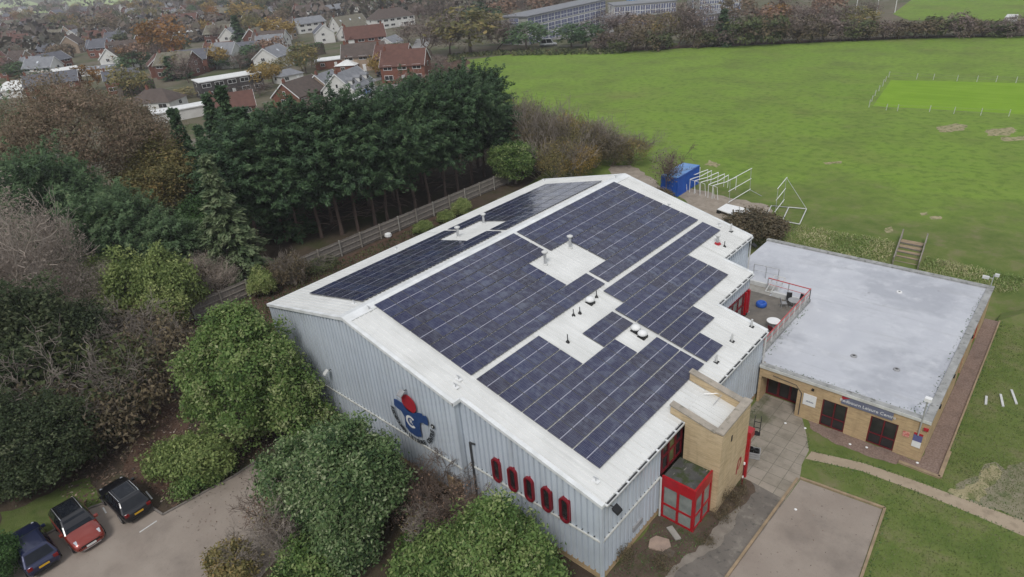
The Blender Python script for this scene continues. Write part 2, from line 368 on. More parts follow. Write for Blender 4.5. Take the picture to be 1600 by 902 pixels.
F['wood_green'] = foliage('wood_green', [(0.022, 0.036, 0.016), (0.054, 0.078, 0.034), (0.100, 0.126, 0.058), (0.17, 0.185, 0.105)])
F['thorn_tan'] = foliage('thorn_tan', [(0.075, 0.068, 0.040), (0.135, 0.115, 0.066), (0.19, 0.155, 0.090), (0.25, 0.20, 0.12)])
M['red_window'] = mat('red_window', (0.22, 0.012, 0.022), (0.18, 0.012, 0.020), 2, rough=0.4)
# ------------------------------------------------------------------ helpers
def tag(o, label=None, cat=None, group=None, kind=None):
    for k, v in (('label', label), ('category', cat), ('group', group), ('kind', kind)):
        if v:
            o[k] = v
    return o

def thing(name, label, cat, loc=(0, 0, 0), rz=0.000, group=None):
    o = bpy.data.objects.new(name, None)
    COL.objects.link(o)
    o.empty_display_size = 0.504
    o.location = loc
    o.rotation_euler = (0, 0, rz)
    return tag(o, label, cat, group)

class MB:
    def __init__(s):
        s.v, s.f, s.m = [], [], []
    def add(s, vs_, fs_, mi=0):
        n = len(s.v)
        s.v += [tuple(p) for p in vs_]
        s.f += [tuple(n+i for i in f) for f in fs_]
        s.m += [mi]*len(fs_)
        return s
    def box(s, x0, x1, y0, y1, z0, z1, mi=0):
        vs_ = [(x, y, z) for z in (z0, z1) for y in (y0, y1) for x in (x0, x1)]
        return s.add(vs_, [(0, 2, 3, 1), (4, 5, 7, 6), (0, 1, 5, 4), (2, 6, 7, 3), (0, 4, 6, 2), (1, 3, 7, 5)], mi)
    def hexa(s, b, t, mi=0):          # bottom quad, top quad, both counter-clockwise from above
        return s.add(list(b)+list(t), [(3, 2, 1, 0), (4, 5, 6, 7), (0, 1, 5, 4), (1, 2, 6, 5), (2, 3, 7, 6), (3, 0, 4, 7)], mi)
    def prism(s, poly, z0, z1, mi=0):
        n = len(poly)
        return s.add([(x, y, z0) for x, y in poly]+[(x, y, z1) for x, y in poly],
                     [tuple(range(n-1, -1, -1)), tuple(range(n, 2*n))]+[(i, (i+1) % n, n+(i+1) % n, n+i) for i in range(n)], mi)
    def prism_y(s, poly, y0, y1, mi=0):     # polygon in x,z extruded along y
        n = len(poly)
        return s.add([(x, y0, z) for x, z in poly]+[(x, y1, z) for x, z in poly],
                     [tuple(range(n-1, -1, -1)), tuple(range(n, 2*n))]+[(i, (i+1) % n, n+(i+1) % n, n+i) for i in range(n)], mi)
    def sheet(s, poly, z=0.000, mi=0):
        return s.add([(x, y, z) for x, y in poly], [tuple(range(len(poly)))], mi)
    def tube(s, pts, r, n=6, mi=0, cap=True):
        pts = [Vector(p) for p in pts]
        rs = list(r) if hasattr(r, '__len__') else [r]*len(pts)
        rings, prev = [], None
        for i, p in enumerate(pts):
            d = (pts[min(i+1, len(pts)-1)] - pts[max(i-1, 0)])
            d = d.normalized() if d.length > 1e-9 else Vector((0, 0, 1))
            a = prev if prev is not None else (Vector((1, 0, 0)) if abs(d.x) < 0.9 else Vector((0, 1, 0)))
            a = (a - d*a.dot(d)).normalized()
            prev = a
            b = d.cross(a)
            rings.append([p + (a*math.cos(2*PI*k/n) + b*math.sin(2*PI*k/n))*rs[i] for k in range(n)])
        vs_ = [v for rg in rings for v in rg]
        fs_ = [(i*n+k, i*n+(k+1) % n, (i+1)*n+(k+1) % n, (i+1)*n+k) for i in range(len(pts)-1) for k in range(n)]
        if cap:
            fs_ += [tuple(range(n-1, -1, -1)), tuple((len(pts)-1)*n+k for k in range(n))]
        return s.add(vs_, fs_, mi)
    def lathe(s, prof, c=(0, 0, 0), n=12, mi=0):   # list of (radius, z)
        return s.tube_rings([[(c[0]+r*math.cos(2*PI*k/n), c[1]+r*math.sin(2*PI*k/n), c[2]+z) for k in range(n)] for r, z in prof], mi)
    def tube_rings(s, rings, mi=0):
        n = len(rings[0])
        vs_ = [v for rg in rings for v in rg]
        fs_ = [(i*n+k, i*n+(k+1) % n, (i+1)*n+(k+1) % n, (i+1)*n+k) for i in range(len(rings)-1) for k in range(n)]
        fs_ += [tuple(range(n-1, -1, -1)), tuple((len(rings)-1)*n+k for k in range(n))]
        return s.add(vs_, fs_, mi)
    def mesh(s, name, mats, off=(0, 0, 0), smooth=False):
        me = bpy.data.meshes.new(name)
        me.from_pydata([(x-off[0], y-off[1], z-off[2]) for x, y, z in s.v], [], s.f)
        for m in (mats if isinstance(mats, (list, tuple)) else [mats]):
            me.materials.append(m)
        if any(s.m):
            me.polygons.foreach_set('material_index', s.m)
        if smooth:
            me.polygons.foreach_set('use_smooth', [True]*len(me.polygons))
        me.update()
        return me
    def build(s, name, mats, parent=None, local=False, loc=None, smooth=False):
        off = (0, 0, 0)
        if parent is not None and not local:
            off = tuple(parent.location)
        me = s.mesh(name, mats, off, smooth)
        return put(name, me, parent, loc)

def put(name, me, parent=None, loc=None, rz=None, scale=None):
    o = bpy.data.objects.new(name, me)
    COL.objects.link(o)
    if parent is not None:
        o.parent = parent
    if loc is not None:
        o.location = loc
    if rz is not None:
        o.rotation_euler = (0, 0, rz)
    if scale is not None:
        o.scale = scale
    return o

def structure(o):
    o['kind'] = 'structure'
    return o

def stuff(o, label, cat):
    return tag(o, label, cat, kind='stuff')

def ground_sheet(name, poly, z, m, kind='structure', sub=0):
    me = bpy.data.meshes.new(name)
    me.from_pydata([(x, y, z) for x, y in poly], [], [tuple(range(len(poly)))])
    me.materials.append(m)
    o = put(name, me)
    o['kind'] = kind
    return o

def wobble(poly, amp=0.15, step=0.8, seed=1):
    """Break straight sheet edges into a slightly ragged line."""
    r = random.Random(seed)
    out = []
    n = len(poly)
    for i in range(n):
        a, b = Vector(poly[i]), Vector(poly[(i+1) % n])
        k = max(1, int((b-a).length/step))
        k = min(k, 60)
        nrm = Vector((-(b-a).y, (b-a).x)).normalized()
        for j in range(k):
            p = a.lerp(b, j/k)
            if j:
                p = p + nrm*r.uniform(-amp, amp)
            out.append((p.x, p.y))
    return out

def text_mesh(s, size, depth=0.01, bold=0.0):
    cu = bpy.data.curves.new('lettering', 'FONT')
    cu.body = s
    cu.size = size
    cu.extrude = depth
    cu.offset = bold
    cu.align_x = 'CENTER'
    cu.align_y = 'CENTER'
    cu.resolution_u = 3
    o = bpy.data.objects.new('lettering', cu)
    COL.objects.link(o)
    bpy.context.view_layer.update()
    me = bpy.data.meshes.new_from_object(o.evaluated_get(bpy.context.evaluated_depsgraph_get()))
    bpy.data.objects.remove(o)
    bpy.data.curves.remove(cu)
    return me

def add_mesh(mb, me, mtx, mi=0):
    mb.add([mtx @ v.co for v in me.vertices], [tuple(p.vertices) for p in me.polygons], mi)

# ------------------------------------------------------------------ foliage builders
def np_mesh(name, V, FQ, tint, mats):
    me = bpy.data.meshes.new(name)
    nv, nf = len(V), len(FQ)
    k = FQ.shape[1]
    me.vertices.add(nv)
    me.vertices.foreach_set('co', np.asarray(V, np.float32).ravel())
    me.loops.add(nf*k)
    me.loops.foreach_set('vertex_index', FQ.astype(np.int32).ravel())
    me.polygons.add(nf)
    me.polygons.foreach_set('loop_start', np.arange(0, nf*k, k, dtype=np.int32))
    me.polygons.foreach_set('loop_total', np.full(nf, k, np.int32))
    at = me.attributes.new('tint', 'FLOAT', 'POINT')
    at.data.foreach_set('value', np.asarray(tint, np.float32))
    for m in mats:
        me.materials.append(m)
    me.update(calc_edges=True)
    return me

def unit(a):
    return a/np.maximum(np.linalg.norm(a, axis=-1, keepdims=True), 1e-9)

def quads(P, N, size, asp, rng, along=None, tint=None):
    """One leaf quad per point: normal N, long axis random or along the given direction."""
    n = len(P)
    A = rng.normal(size=(n, 3)) if along is None else along
    A = unit(A - N*np.sum(A*N, 1, keepdims=True))
    B = np.cross(N, A)
    s = size*rng.uniform(0.6, 1.45, (n, 1))
    V = np.empty((n, 4, 3))
    V[:, 0] = P - A*s*0.5
    V[:, 1] = P + B*s*asp*0.5 + A*s*0.05 - N*s*0.07
    V[:, 2] = P + A*s*0.5
    V[:, 3] = P - B*s*asp*0.5 + A*s*0.05 - N*s*0.07
    return V.reshape(-1, 3), np.arange(4*n).reshape(n, 4), np.repeat(tint, 4)

def crown(name, blobs, nc, per, size, cr, m, seed, asp=0.55, up=0.35, shell=0.72, zmin=-0.55, along_out=False, rough=0.14, squash=0.75, wob=1.0):
    rng = np.random.default_rng(seed)
    B = np.array(blobs, float)
    wgt = (B[:, 3]*B[:, 4]+B[:, 3]*B[:, 5]+B[:, 4]*B[:, 5])
    wgt /= wgt.sum()
    C, D = [], []
    tries = 0
    while len(C) < nc and tries < nc*12:
        tries += 1
        b = B[rng.choice(len(B), p=wgt)]
        d = unit(rng.normal(size=3))
        if d[2] < zmin:
            continue
        lump = 1 + rough*(math.sin(5*d[0]+seed)+math.sin(6*d[1]+2.1*seed)+math.sin(7*d[2]+b[0]))*wob
        r = (shell+(1-shell)*rng.random()**0.6)*lump
        p = b[:3]+d*b[3:]*r
        inside = False
        for b2 in B:
            if b2 is not b and np.sum(((p-b2[:3])/b2[3:])**2) < 0.42:
                inside = True
                break
        if inside or p[2] < 0.02:
            continue
        C.append(p)
        D.append(d)
    C, D = np.array(C), np.array(D)
    n = len(C)
    P = np.repeat(C, per, 0) + rng.normal(size=(n*per, 3))*cr*np.array([1, 1, squash])
    Dn = np.repeat(D, per, 0)
    N = unit(Dn*0.8 + np.array([0, 0, up]) + rng.normal(size=(n*per, 3))*0.75)
    t = np.repeat(0.44+0.19*rng.normal(size=n), per) + 0.09*rng.normal(size=n*per)
    al = unit(Dn + rng.normal(size=(n*per, 3))*0.5) if along_out else None
    P[:, 2] = np.maximum(P[:, 2], 0.03)
    V, FQ, T = quads(P, N, size, asp, rng, al, np.clip(t, 0.0, 1.0))
    return np_mesh(name, V, FQ, T, [m])

def conifer_crown(name, h, h0, r, nb, per, m, seed, size=0.5, asp=0.28, droop=0.25, shape=1.0, top_r=0.12):
    """Branches in whorls, each a spray of narrow quads pointing out and drooping."""
    rng = np.random.default_rng(seed)
    P, AL, N, T = [], [], [], []
    for i in range(nb):
        t = rng.random()**0.85
        z = h0+(h-h0)*t
        rad = r*max(top_r, (1-t**shape))*rng.uniform(0.65, 1.1)
        a = rng.uniform(0, 2*PI)
        d = np.array([math.cos(a), math.sin(a), 0.25-0.5*droop-0.2*(1-t)])
        tn = rng.normal(0.42, 0.16)
        u = rng.random(per)**0.6
        p = np.array([0, 0, z]) + d*rad*u[:, None]
        p[:, 2] -= droop*rad*u**2*0.5
        p += rng.normal(size=(per, 3))*np.array([0.16, 0.16, 0.10])*(0.5+rad*0.28)
        P.append(p)
        AL.append(unit(d*np.ones((per, 1)) + rng.normal(size=(per, 3))*0.45 + np.array([0, 0, -droop*0.6])))
        N.append(unit(np.array([0, 0, 0.8]) + d*0.4 + rng.normal(size=(per, 3))*0.55))
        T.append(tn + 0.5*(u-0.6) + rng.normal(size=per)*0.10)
    V, FQ, TT = quads(np.concatenate(P), np.concatenate(N), size, asp, rng, np.concatenate(AL), np.clip(np.concatenate(T), 0, 1))
    return np_mesh(name, V, FQ, TT, [m])

def plumes(name, blobs, nc, per, length, width, size, m, seed, asp=0.3, rise=0.35, zmin=-0.5, tip=0.42, base=0.22):
    """Feathery sprays: each plume leaves the crown outward and upward, pale at the tip."""
    rng = np.random.default_rng(seed)
    B = np.array(blobs, float)
    wgt = B[:, 3]*B[:, 5]
    wgt /= wgt.sum()
    P, AL, N, T = [], [], [], []
    k = 0
    while k < nc:
        b = B[rng.choice(len(B), p=wgt)]
        d = unit(rng.normal(size=3))
        if d[2] < zmin:
            continue
        p0 = b[:3]+d*b[3:]*rng.uniform(0.55, 0.95)
        if p0[2] < 0.1:
            continue
        k += 1
        ax = unit(d*np.array([1, 1, .7])+np.array([0, 0, rise])+rng.normal(size=3)*0.25)
        u = rng.random(per)
        L = length*rng.uniform(0.6, 1.3)
        p = p0+ax*L*u[:, None]+rng.normal(size=(per, 3))*width*(1.1-0.8*u)[:, None]
        p[:, 2] -= 0.25*L*u**2*rng.uniform(-0.3, 1)
        P.append(p)
        AL.append(unit(ax+rng.normal(size=(per, 3))*0.5))
        N.append(unit(d*.7+np.array([0, 0, .55])+rng.normal(size=(per, 3))*0.55))
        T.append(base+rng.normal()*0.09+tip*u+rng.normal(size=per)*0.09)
    V, FQ, TT = quads(np.concatenate(P), np.concatenate(N), size, asp, rng, np.concatenate(AL), np.clip(np.concatenate(T), 0, 1))
    return np_mesh(name, V, FQ, TT, [m])

def twig_mesh(name, seed, h, spread, m, stems=5, levels=3, kids=5, r0=0.05, up=0.25, rmin=0.008, segs=3, wander=0.35, base_r=0.4):
    r = random.Random(seed)
    mb = MB()
    def grow(p, d, L, rad, lev):
        pts, rs = [p], [rad]
        q = p.copy()
        for k in range(segs):
            d = (d + Vector((r.gauss(0, wander), r.gauss(0, wander), r.gauss(0, wander*0.7)+up*0.25))).normalized()
            q = q + d*L/segs
            if q.z < 0.05:
                q.z = 0.05
            pts.append(q.copy())
            rs.append(max(rmin, rad*(1-0.72*(k+1)/segs)))
        mb.tube(pts, rs, 3, cap=False)
        if lev > 0:
            for j in range(kids):
                t = r.uniform(0.25, 1.0)
                i = min(int(t*segs), segs-1)
                s = pts[i].lerp(pts[i+1], t*segs-i)
                dd = (d + Vector((r.gauss(0, spread), r.gauss(0, spread), r.gauss(0, spread*0.6)))).normalized()
                grow(s, dd, L*r.uniform(0.42, 0.68), max(rmin, rad*0.5), lev-1)
    for s in range(stems):
        a = r.uniform(0, 2*PI)
        b = r.uniform(0, base_r)
        p = Vector((math.cos(a)*b, math.sin(a)*b, 0))
        d = Vector((math.cos(a)*spread*0.7, math.sin(a)*spread*0.7, 1)).normalized()
        grow(p, d, h*r.uniform(0.5, 0.75), r0, levels)
    return mb.mesh(name, m)

def trunk_mesh(name, h, r, m, seed, limbs=5, lh=0.5, spread=0.45, lean=0.0):
    rg = random.Random(seed)
    mb = MB()
    top = Vector((rg.gauss(0, 0.02*h)+lean*h, rg.gauss(0, 0.02*h), h))
    pts = [Vector((0, 0, -0.1)), Vector((0, 0, 0.1*h)), Vector((rg.gauss(0, .015*h)+lean*h*.4, rg.gauss(0, .015*h), h*.45)), top]
    mb.tube(pts, [r*1.35, r, r*0.75, r*0.25], 7)
    for i in range(limbs):
        t = rg.uniform(lh, 0.92)
        a = rg.uniform(0, 2*PI)
        s = pts[2].lerp(top, max(0.0, (t-0.45)/0.55)) if t > .45 else pts[1].lerp(pts[2], (t-.1)/.35)
        L = h*spread*rg.uniform(0.5, 1)
        d = Vector((math.cos(a), math.sin(a), rg.uniform(0.2, 0.8))).normalized()
        e1 = s + d*L*0.5
        e2 = e1 + (d+Vector((0, 0, 0.35))).normalized()*L*0.5
        mb.tube([s, e1, e2], [r*0.42, r*0.26, r*0.08], 5)
    return mb.mesh(name, m)

def pole_trunk(name, h, r, m, seed):
    """Bare pole with short dead branches low down."""
    me0 = trunk_mesh(name, h, r, m, seed, 6, .36, .15, lean=random.Random(seed).uniform(-.04, .04))
    rg = random.Random(seed+5)
    mb = MB()
    mb.v = [tuple(v.co) for v in me0.vertices]
    mb.f = [tuple(p.vertices) for p in me0.polygons]
    mb.m = [0]*len(mb.f)
    for i in range(34):
        z = h*rg.uniform(.1, .5)
        a = rg.uniform(0, 2*PI)
        L = rg.uniform(.6, 2.1)
        d = Vector((math.cos(a), math.sin(a), rg.uniform(-.35, .25)))
        p = Vector((0, 0, z))
        mb.tube([p, p+d*L*.5, p+d*L+Vector((0, 0, -.2))], [.035, .025, .01], 3, cap=False)
    return mb.mesh(name, m)

class Kind:
    """A tree kind: crown and trunk meshes for a tree of height 1 unit = h metres; plant() makes a thing of it."""
    def __init__(s, name, cat, crown_me, trunk_me, h, w):
        s.name, s.cat, s.cm, s.tm, s.h, s.w = name, cat, crown_me, trunk_me, h, w
    def plant(s, x, y, h, w=None, label='', group=None, rz=None, z=0.0):
        k = h/s.h
        kw = (w/s.w) if w else k
        o = thing(s.name, label, s.cat, (x, y, z), rnd.uniform(0, 2*PI) if rz is None else rz, group)
        o.scale = (kw, kw, k)
        if s.tm:
            put('trunk', s.tm, o)
        put('crown', s.cm, o)
        return o

# ------------------------------------------------------------------ ground, field, paths
_gb = MB()
for (x0_, x1_, y0_, y1_) in ((-4200, 1, -700, 3200), (1, 37, -700, 40.8), (1, 37, 56, 3200), (37, 1500, -700, 3200)):
    _gb.add([(x0_, y0_, -.04), (x1_, y0_, -.04), (x1_, y1_, -.04), (x0_, y1_, -.04)], [(0, 1, 2, 3)])
structure(_gb.build('ground', M['town_ground']))
ground_sheet('woodland_floor', wobble([(-95, -60), (19, -60), (19, 34), (-26, 34), (-26, 48), (-30, 60), (-60, 82), (-86, 50)], 0.5, 2), -0.03, M['earth'])
ground_sheet('leaf_litter_bed', wobble([(-27.54, 1.62), (-18.19, -4.58), (-10.84, -7.93), (-6.74, -11.44), (-7.89, -11.97), (-11.96, -12.44), (-17.97, -9.54), (-22.25, -6.36), (-28.79, -2.12), (-31.36, 2.10)], 0.5, 1.0, 3), -0.022, M['litter'])
ground_sheet('soil_verge', wobble([(-28.6, 3), (-10.6, -0.5), (-10.6, 33), (-24, 34), (-28.6, 34)], 0.3, 1.5, 5), -0.018, M['litter'])
ground_sheet('verge_grass', wobble([(-9.97, -20.13), (-9.85, -17.23), (-10.02, -15.05), (-9.82, -14.41), (-13.16, -14.11), (-13.80, -15.72), (-13.75, -17.83), (-14.51, -19.10)], 0.25, 0.7, 6), -0.014, M['lawn'])

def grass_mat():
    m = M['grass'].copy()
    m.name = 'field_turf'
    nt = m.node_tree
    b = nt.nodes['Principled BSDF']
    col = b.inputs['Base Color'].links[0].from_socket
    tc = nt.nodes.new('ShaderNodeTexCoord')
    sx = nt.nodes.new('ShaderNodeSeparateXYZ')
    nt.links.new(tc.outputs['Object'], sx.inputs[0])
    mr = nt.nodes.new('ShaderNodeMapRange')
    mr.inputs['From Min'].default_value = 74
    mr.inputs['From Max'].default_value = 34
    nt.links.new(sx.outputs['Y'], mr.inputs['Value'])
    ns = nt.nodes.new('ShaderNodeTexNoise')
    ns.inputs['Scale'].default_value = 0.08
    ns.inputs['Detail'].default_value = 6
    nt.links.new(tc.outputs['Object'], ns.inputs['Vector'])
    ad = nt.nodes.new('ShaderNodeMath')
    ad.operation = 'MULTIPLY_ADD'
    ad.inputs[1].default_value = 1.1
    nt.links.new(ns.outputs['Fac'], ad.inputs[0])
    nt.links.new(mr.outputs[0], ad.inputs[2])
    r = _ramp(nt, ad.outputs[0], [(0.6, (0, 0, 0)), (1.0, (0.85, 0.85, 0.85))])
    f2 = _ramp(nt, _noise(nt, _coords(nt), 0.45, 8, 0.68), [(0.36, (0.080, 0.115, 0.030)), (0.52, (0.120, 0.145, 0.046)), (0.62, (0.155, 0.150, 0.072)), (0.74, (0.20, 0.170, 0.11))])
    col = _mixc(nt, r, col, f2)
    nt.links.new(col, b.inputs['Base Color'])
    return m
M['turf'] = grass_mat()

def field():
    outer = [(22, -40), (220, -60), (220, 150), (135, 260), (12.87, 203.64), (-12.25, 194.46), (-44.53, 177.84), (-66.38, 165.49), (-82.53, 155.84), (-113.34, 143.73), (-121.99, 129.17), (-47, 74), (-30, 62), (-26, 48), (-26, 34.2), (-4, 33.2), (-4, 21), (19.0, 21), (19.0, 0.8), (19.6, -8)]
    hole = [(4, 41), (30.6, 41), (34, 47), (32, 54.6), (20, 54.2), (5, 52.5)]
    bm = bmesh.new()
    def loop(l, z):
        vs_ = [bm.verts.new((x, y, z)) for x, y in l]
        return vs_, [bm.edges.new((vs_[i], vs_[(i+1) % len(vs_)])) for i in range(len(vs_))]
    vo, eo = loop(wobble(outer, 0.25, 2.0, 9), 0.0)
    vh, eh = loop(hole, 0.0)
    bmesh.ops.triangle_fill(bm, use_beauty=True, use_dissolve=False, edges=eo+eh)
    low = [bm.verts.new((x, y, -1.15)) for x, y in [(9, 41), (30, 41), (30.6, 45), (29.5, 48.4), (20, 48.2), (11, 47.2)]]
    for i in range(6):
        bm.faces.new((vh[i], vh[(i+1) % 6], low[(i+1) % 6], low[i]))
    bm.faces.new(low)
    bmesh.ops.recalc_face_normals(bm, faces=bm.faces)
    me = bpy.data.meshes.new('playing_field')
    bm.to_mesh(me)
    bm.free()
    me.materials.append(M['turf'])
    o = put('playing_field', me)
    structure(o)
field()
ground_sheet('mown_square', [(1.41, 112.51), (-1.84, 136.57), (23.90, 141.64), (28.12, 115.80)], 0.006, M['wicket'])
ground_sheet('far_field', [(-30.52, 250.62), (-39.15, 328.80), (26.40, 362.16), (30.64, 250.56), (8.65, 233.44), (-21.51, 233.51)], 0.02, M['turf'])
for i, p in enumerate([[(13.62, 101.73), (15.73, 105.34), (17.31, 104.73), (17.33, 101.31), (14.82, 98.88)], [(19.96, 102.95), (22.79, 105.94), (23.75, 104.71), (23.31, 100.87), (20.65, 99.61)], [(22.37, 99.25), (25.68, 101.61), (25.94, 99.44), (23.18, 97.34)], [(4.94, 76.35), (6.89, 78.04), (7.18, 76.85), (5.52, 75.65)], [(20.07, 62.78), (20.72, 63.62), (21.00, 62.64), (20.42, 62.08)], [(18.18, 56.38), (18.59, 57.26), (19.06, 55.67), (18.62, 55.20)], [(21.18, 62.08), (22.14, 62.87), (22.34, 61.89), (21.51, 61.39)], [(-9.33, 70.31), (-6.93, 69.10), (-6.74, 67.49), (-8.85, 67.74)]]):
    ground_sheet('bare_patch', wobble(p, 0.25, 0.5, i), 0.008, M['bare_soil'])
ground_sheet('worn_turf', wobble([(31.55, 17.87), (32.71, 21.16), (33.28, 22.49), (33.86, 22.03), (35.58, 25.77), (36.72, 20.13), (35.23, 18.12), (33.61, 18.04)], 0.35, 0.5, 21), 0.006, M['mossy'])
ground_sheet('bare_patch', wobble([(31.56, 18.14), (32.58, 19.61), (32.86, 21.41), (33.30, 22.36), (33.72, 21.72), (33.33, 19.86), (33.12, 18.27), (32.38, 18.01)], 0.15, 0.3, 22), 0.010, M['bare_soil'])
# pastures on the skyline beyond the town
ground_sheet('pasture', [(-1288.04, 219.84), (-1142.03, 251.64), (-1005.25, 265.13), (-1692.85, 430.04), (-3183.91, 761.90), (-4097.32, 751.52)], 0.3, M['far_pasture'])
ground_sheet('pasture', [(-1324.46, 358.57), (-1059.46, 341.30), (-1032.92, 388.18), (-1514.26, 595.95), (-2911.63, 880.24)], 0.3, M['far_pasture'])
# town road
def strip(pts, w):
    L, Rr = [], []
    for i, p in enumerate(pts):
        a, b = Vector(pts[max(i-1, 0)]), Vector(pts[min(i+1, len(pts)-1)])
        d = (b-a).normalized()
        n = Vector((-d.y, d.x))*w/2
        L.append(tuple(Vector(p)+n))
        Rr.append(tuple(Vector(p)-n))
    return L + Rr[::-1]
ground_sheet('town_road', strip([(-183.23, 168.06), (-161.97, 146.94), (-142.26, 127.64), (-124.49, 109.20), (-114.42, 97.41), (-107.49, 88.22), (-100.61, 81.07)], 6.0), 0.0, M['road'])
ground_sheet('side_road', strip([(-120.77, 104.11), (-123.05, 99.37), (-123.79, 94.24)], 4.5), 0.006, M['road'])
ground_sheet('driveway', [(-109.76, 77.53), (-117.74, 90.71), (-109.70, 90.01), (-101.93, 82.12), (-97.41, 74.12), (-103.43, 73.89)], 0.003, M['road'])
ground_sheet('dirt_verge', wobble([(-128.92, 121.35), (-129.62, 130.87), (-123.77, 132.37), (-115.85, 127.27), (-104.01, 109.46), (-102.96, 103.13)], 0.6, 2, 4), 0.008, M['redbrown_soil'] if 'redbrown_soil' in M else M['litter'])
ground_sheet('school_yard', [(-133.30, 166.37), (-114.00, 179.00), (-109.09, 196.04), (-148.46, 255.65), (-170.75, 208.84)], 0.003, M['road'])
ground_sheet('dirt_verge', wobble([(-115.61, 143.19), (-102.66, 150.03), (-82.53, 155.84), (-66.69, 166.04), (-44.77, 178.41), (-12.53, 195.64), (14.91, 204.52), (14.72, 206.26), (-13.24, 198.63), (-46.20, 181.90), (-68.85, 170.00), (-90.36, 160.45), (-120.13, 151.44)], 0.8, 3, 8), 0.012, M['litter'])
# car park
car_park_poly = [(-9.80, -20.17), (-9.67, -17.28), (-9.83, -15.11), (-9.48, -14.29), (-8.16, -12.81), (-5.26, -12.35), (-4.81, -7.81), (-4.89, -6.12), (2.5, -6), (6.5, -18), (4, -34), (-10, -34)]
ground_sheet('car_park', car_park_poly, 0.0, M['tarmac'])
kb = MB()
for a, b in zip(car_park_poly[:7], car_park_poly[1:8]):
    a, b = Vector(a), Vector(b)
    n = Vector((-(b-a).y, (b-a).x)).normalized()*0.06
    kb.hexa([(*(a-n), -0.02), (*(b-n), -0.02), (*(b+n), -0.02), (*(a+n), -0.02)][::1], [(*(a-n), 0.1), (*(b-n), 0.1), (*(b+n), 0.1), (*(a+n), 0.1)])
structure(kb.build('car_park_kerb', M['timber_dark']))
for a, b in (((-5.03, -13.89), (-5.10, -12.81)), ((-9.22, -14.58), (-8.50, -14.63)), ((-8.38, -12.19), (-7.29, -12.21))):
    ground_sheet('bay_line', strip([a, b], 0.09), 0.004, M['pale_grey'])
# front of the building
ground_sheet('planting_bed', wobble([(19.2, 0.4), (20.6, 0.9), (21.5, 2.6), (22.2, 5.2), (22.6, 8.6), (22.9, 11.5), (22.2, 12.2), (19.2, 12.2)], 0.12, 0.4, 12), 0.008, M['bed_soil'])
ground_sheet('front_path', [(20.9, -8), (24.0, -8), (24.1, 2.0), (24.35, 6), (24.5, 11.9), (22.3, 12.4), (22.2, 9.5), (21.6, 4.5), (21.3, 1.0)], 0.004, M['tarmac_dark'])
ground_sheet('paved_court', [(19.3, 12.15), (22.25, 12.15), (24.5, 11.9), (24.55, 14.1), (24.2, 15.4), (24.1, 16.9), (23.4, 18.4), (22.6, 19.84), (22.05, 19.84), (22.05, 21.0), (19.4, 21.0)], 0.012, M['slabs'])
ground_sheet('path_edge', wobble([(21.35, 1.2), (21.6, 1.1), (22.1, 4.3), (22.9, 6.2), (23.0, 8.5), (22.6, 9.9), (22.2, 8.2), (22.3, 6.2), (21.75, 4.6)], 0.12, 0.35, 14), 0.012, mat('worn_edge', (.25, .22, .185), (.18, .155, .13), 1.6, rough=.95))
ground_sheet('footpath', [(24.20, 16.04), (27.20, 16.95), (30.46, 17.11), (33.02, 17.06), (37.01, 16.86), (36.87, 18.44), (35.22, 18.15), (32.85, 18.06), (30.27, 17.99), (27.15, 17.75), (24.26, 16.93)], 0.008, M['path_tan'])
ground_sheet('tarmac_pad', [(24.6, 14.05), (29.05, 14.5), (30.9, -14), (24.3, -14), (24.2, 4.0)], 0.008, M['tarmac'])
pk = MB()
for a, b in (((24.55, 14.15), (29.15, 14.62)), ((29.15, 14.62), (31.0, -14)), ((24.45, 14.0), (24.12, 4.0))):
    a, b = Vector(a), Vector(b)
    n = Vector((-(b-a).y, (b-a).x)).normalized()*0.07
    pk.hexa([(*(a-n), 0), (*(b-n), 0), (*(b+n), 0), (*(a+n), 0)], [(*(a-n), 0.11), (*(b-n), 0.11), (*(b+n), 0.11), (*(a+n), 0.11)])
structure(pk.build('pad_kerb', M['timber_tan']))
ground_sheet('front_gravel', wobble([(23.0, 19.84), (23.4, 19.1), (24.96, 18.55), (27.0, 18.5), (28.7, 18.77), (28.8, 19.2), (30.2, 19.1), (30.9, 19.2), (30.9, 21.7), (29.75, 21.7), (29.75, 19.84)], 0.06, 0.3, 15), 0.014, M['gravel'])
ground_sheet('side_gravel', [(29.76, 21.5), (30.85, 21.5), (30.72, 41.0), (29.76, 41.0)], 0.010, M['gravel'])
ek = MB()
for a, b in (((28.75, 19.05), (30.98, 19.05)), ((30.98, 19.05), (30.95, 21.8))):
    a, b = Vector(a), Vector(b)
    n = Vector((-(b-a).y, (b-a).x)).normalized()*0.11
    ek.hexa([(*(a-n), 0), (*(b-n), 0), (*(b+n), 0), (*(a+n), 0)], [(*(a-n), 0.13), (*(b-n), 0.13), (*(b+n), 0.13), (*(a+n), 0.13)])
ek.hexa([(30.85, 21.8, 0), (30.95, 21.8, 0), (30.82, 41.0, 0), (30.72, 41.0, 0)], [(30.85, 21.8, .12), (30.95, 21.8, .12), (30.82, 41.0, .12), (30.72, 41.0, .12)])
structure(ek.build('gravel_kerb', M['timber_tan']))
ground_sheet('sandy_yard', wobble([(-7.93, 55.90), (-6.36, 58.24), (-0.94, 57.33), (5.06, 56.85), (6.29, 55.35), (6.35, 51.87), (2.08, 49.30), (-2.03, 51.71)], 0.4, 1, 31), 0.008, M['sand'])
ground_sheet('sandy_yard', wobble([(-21.19, 61.23), (-18.23, 62.79), (-11.88, 58.84), (-9.14, 55.51), (-10.82, 53.40), (-17.50, 57.38)], 0.4, 1, 32), 0.008, M['sand'])

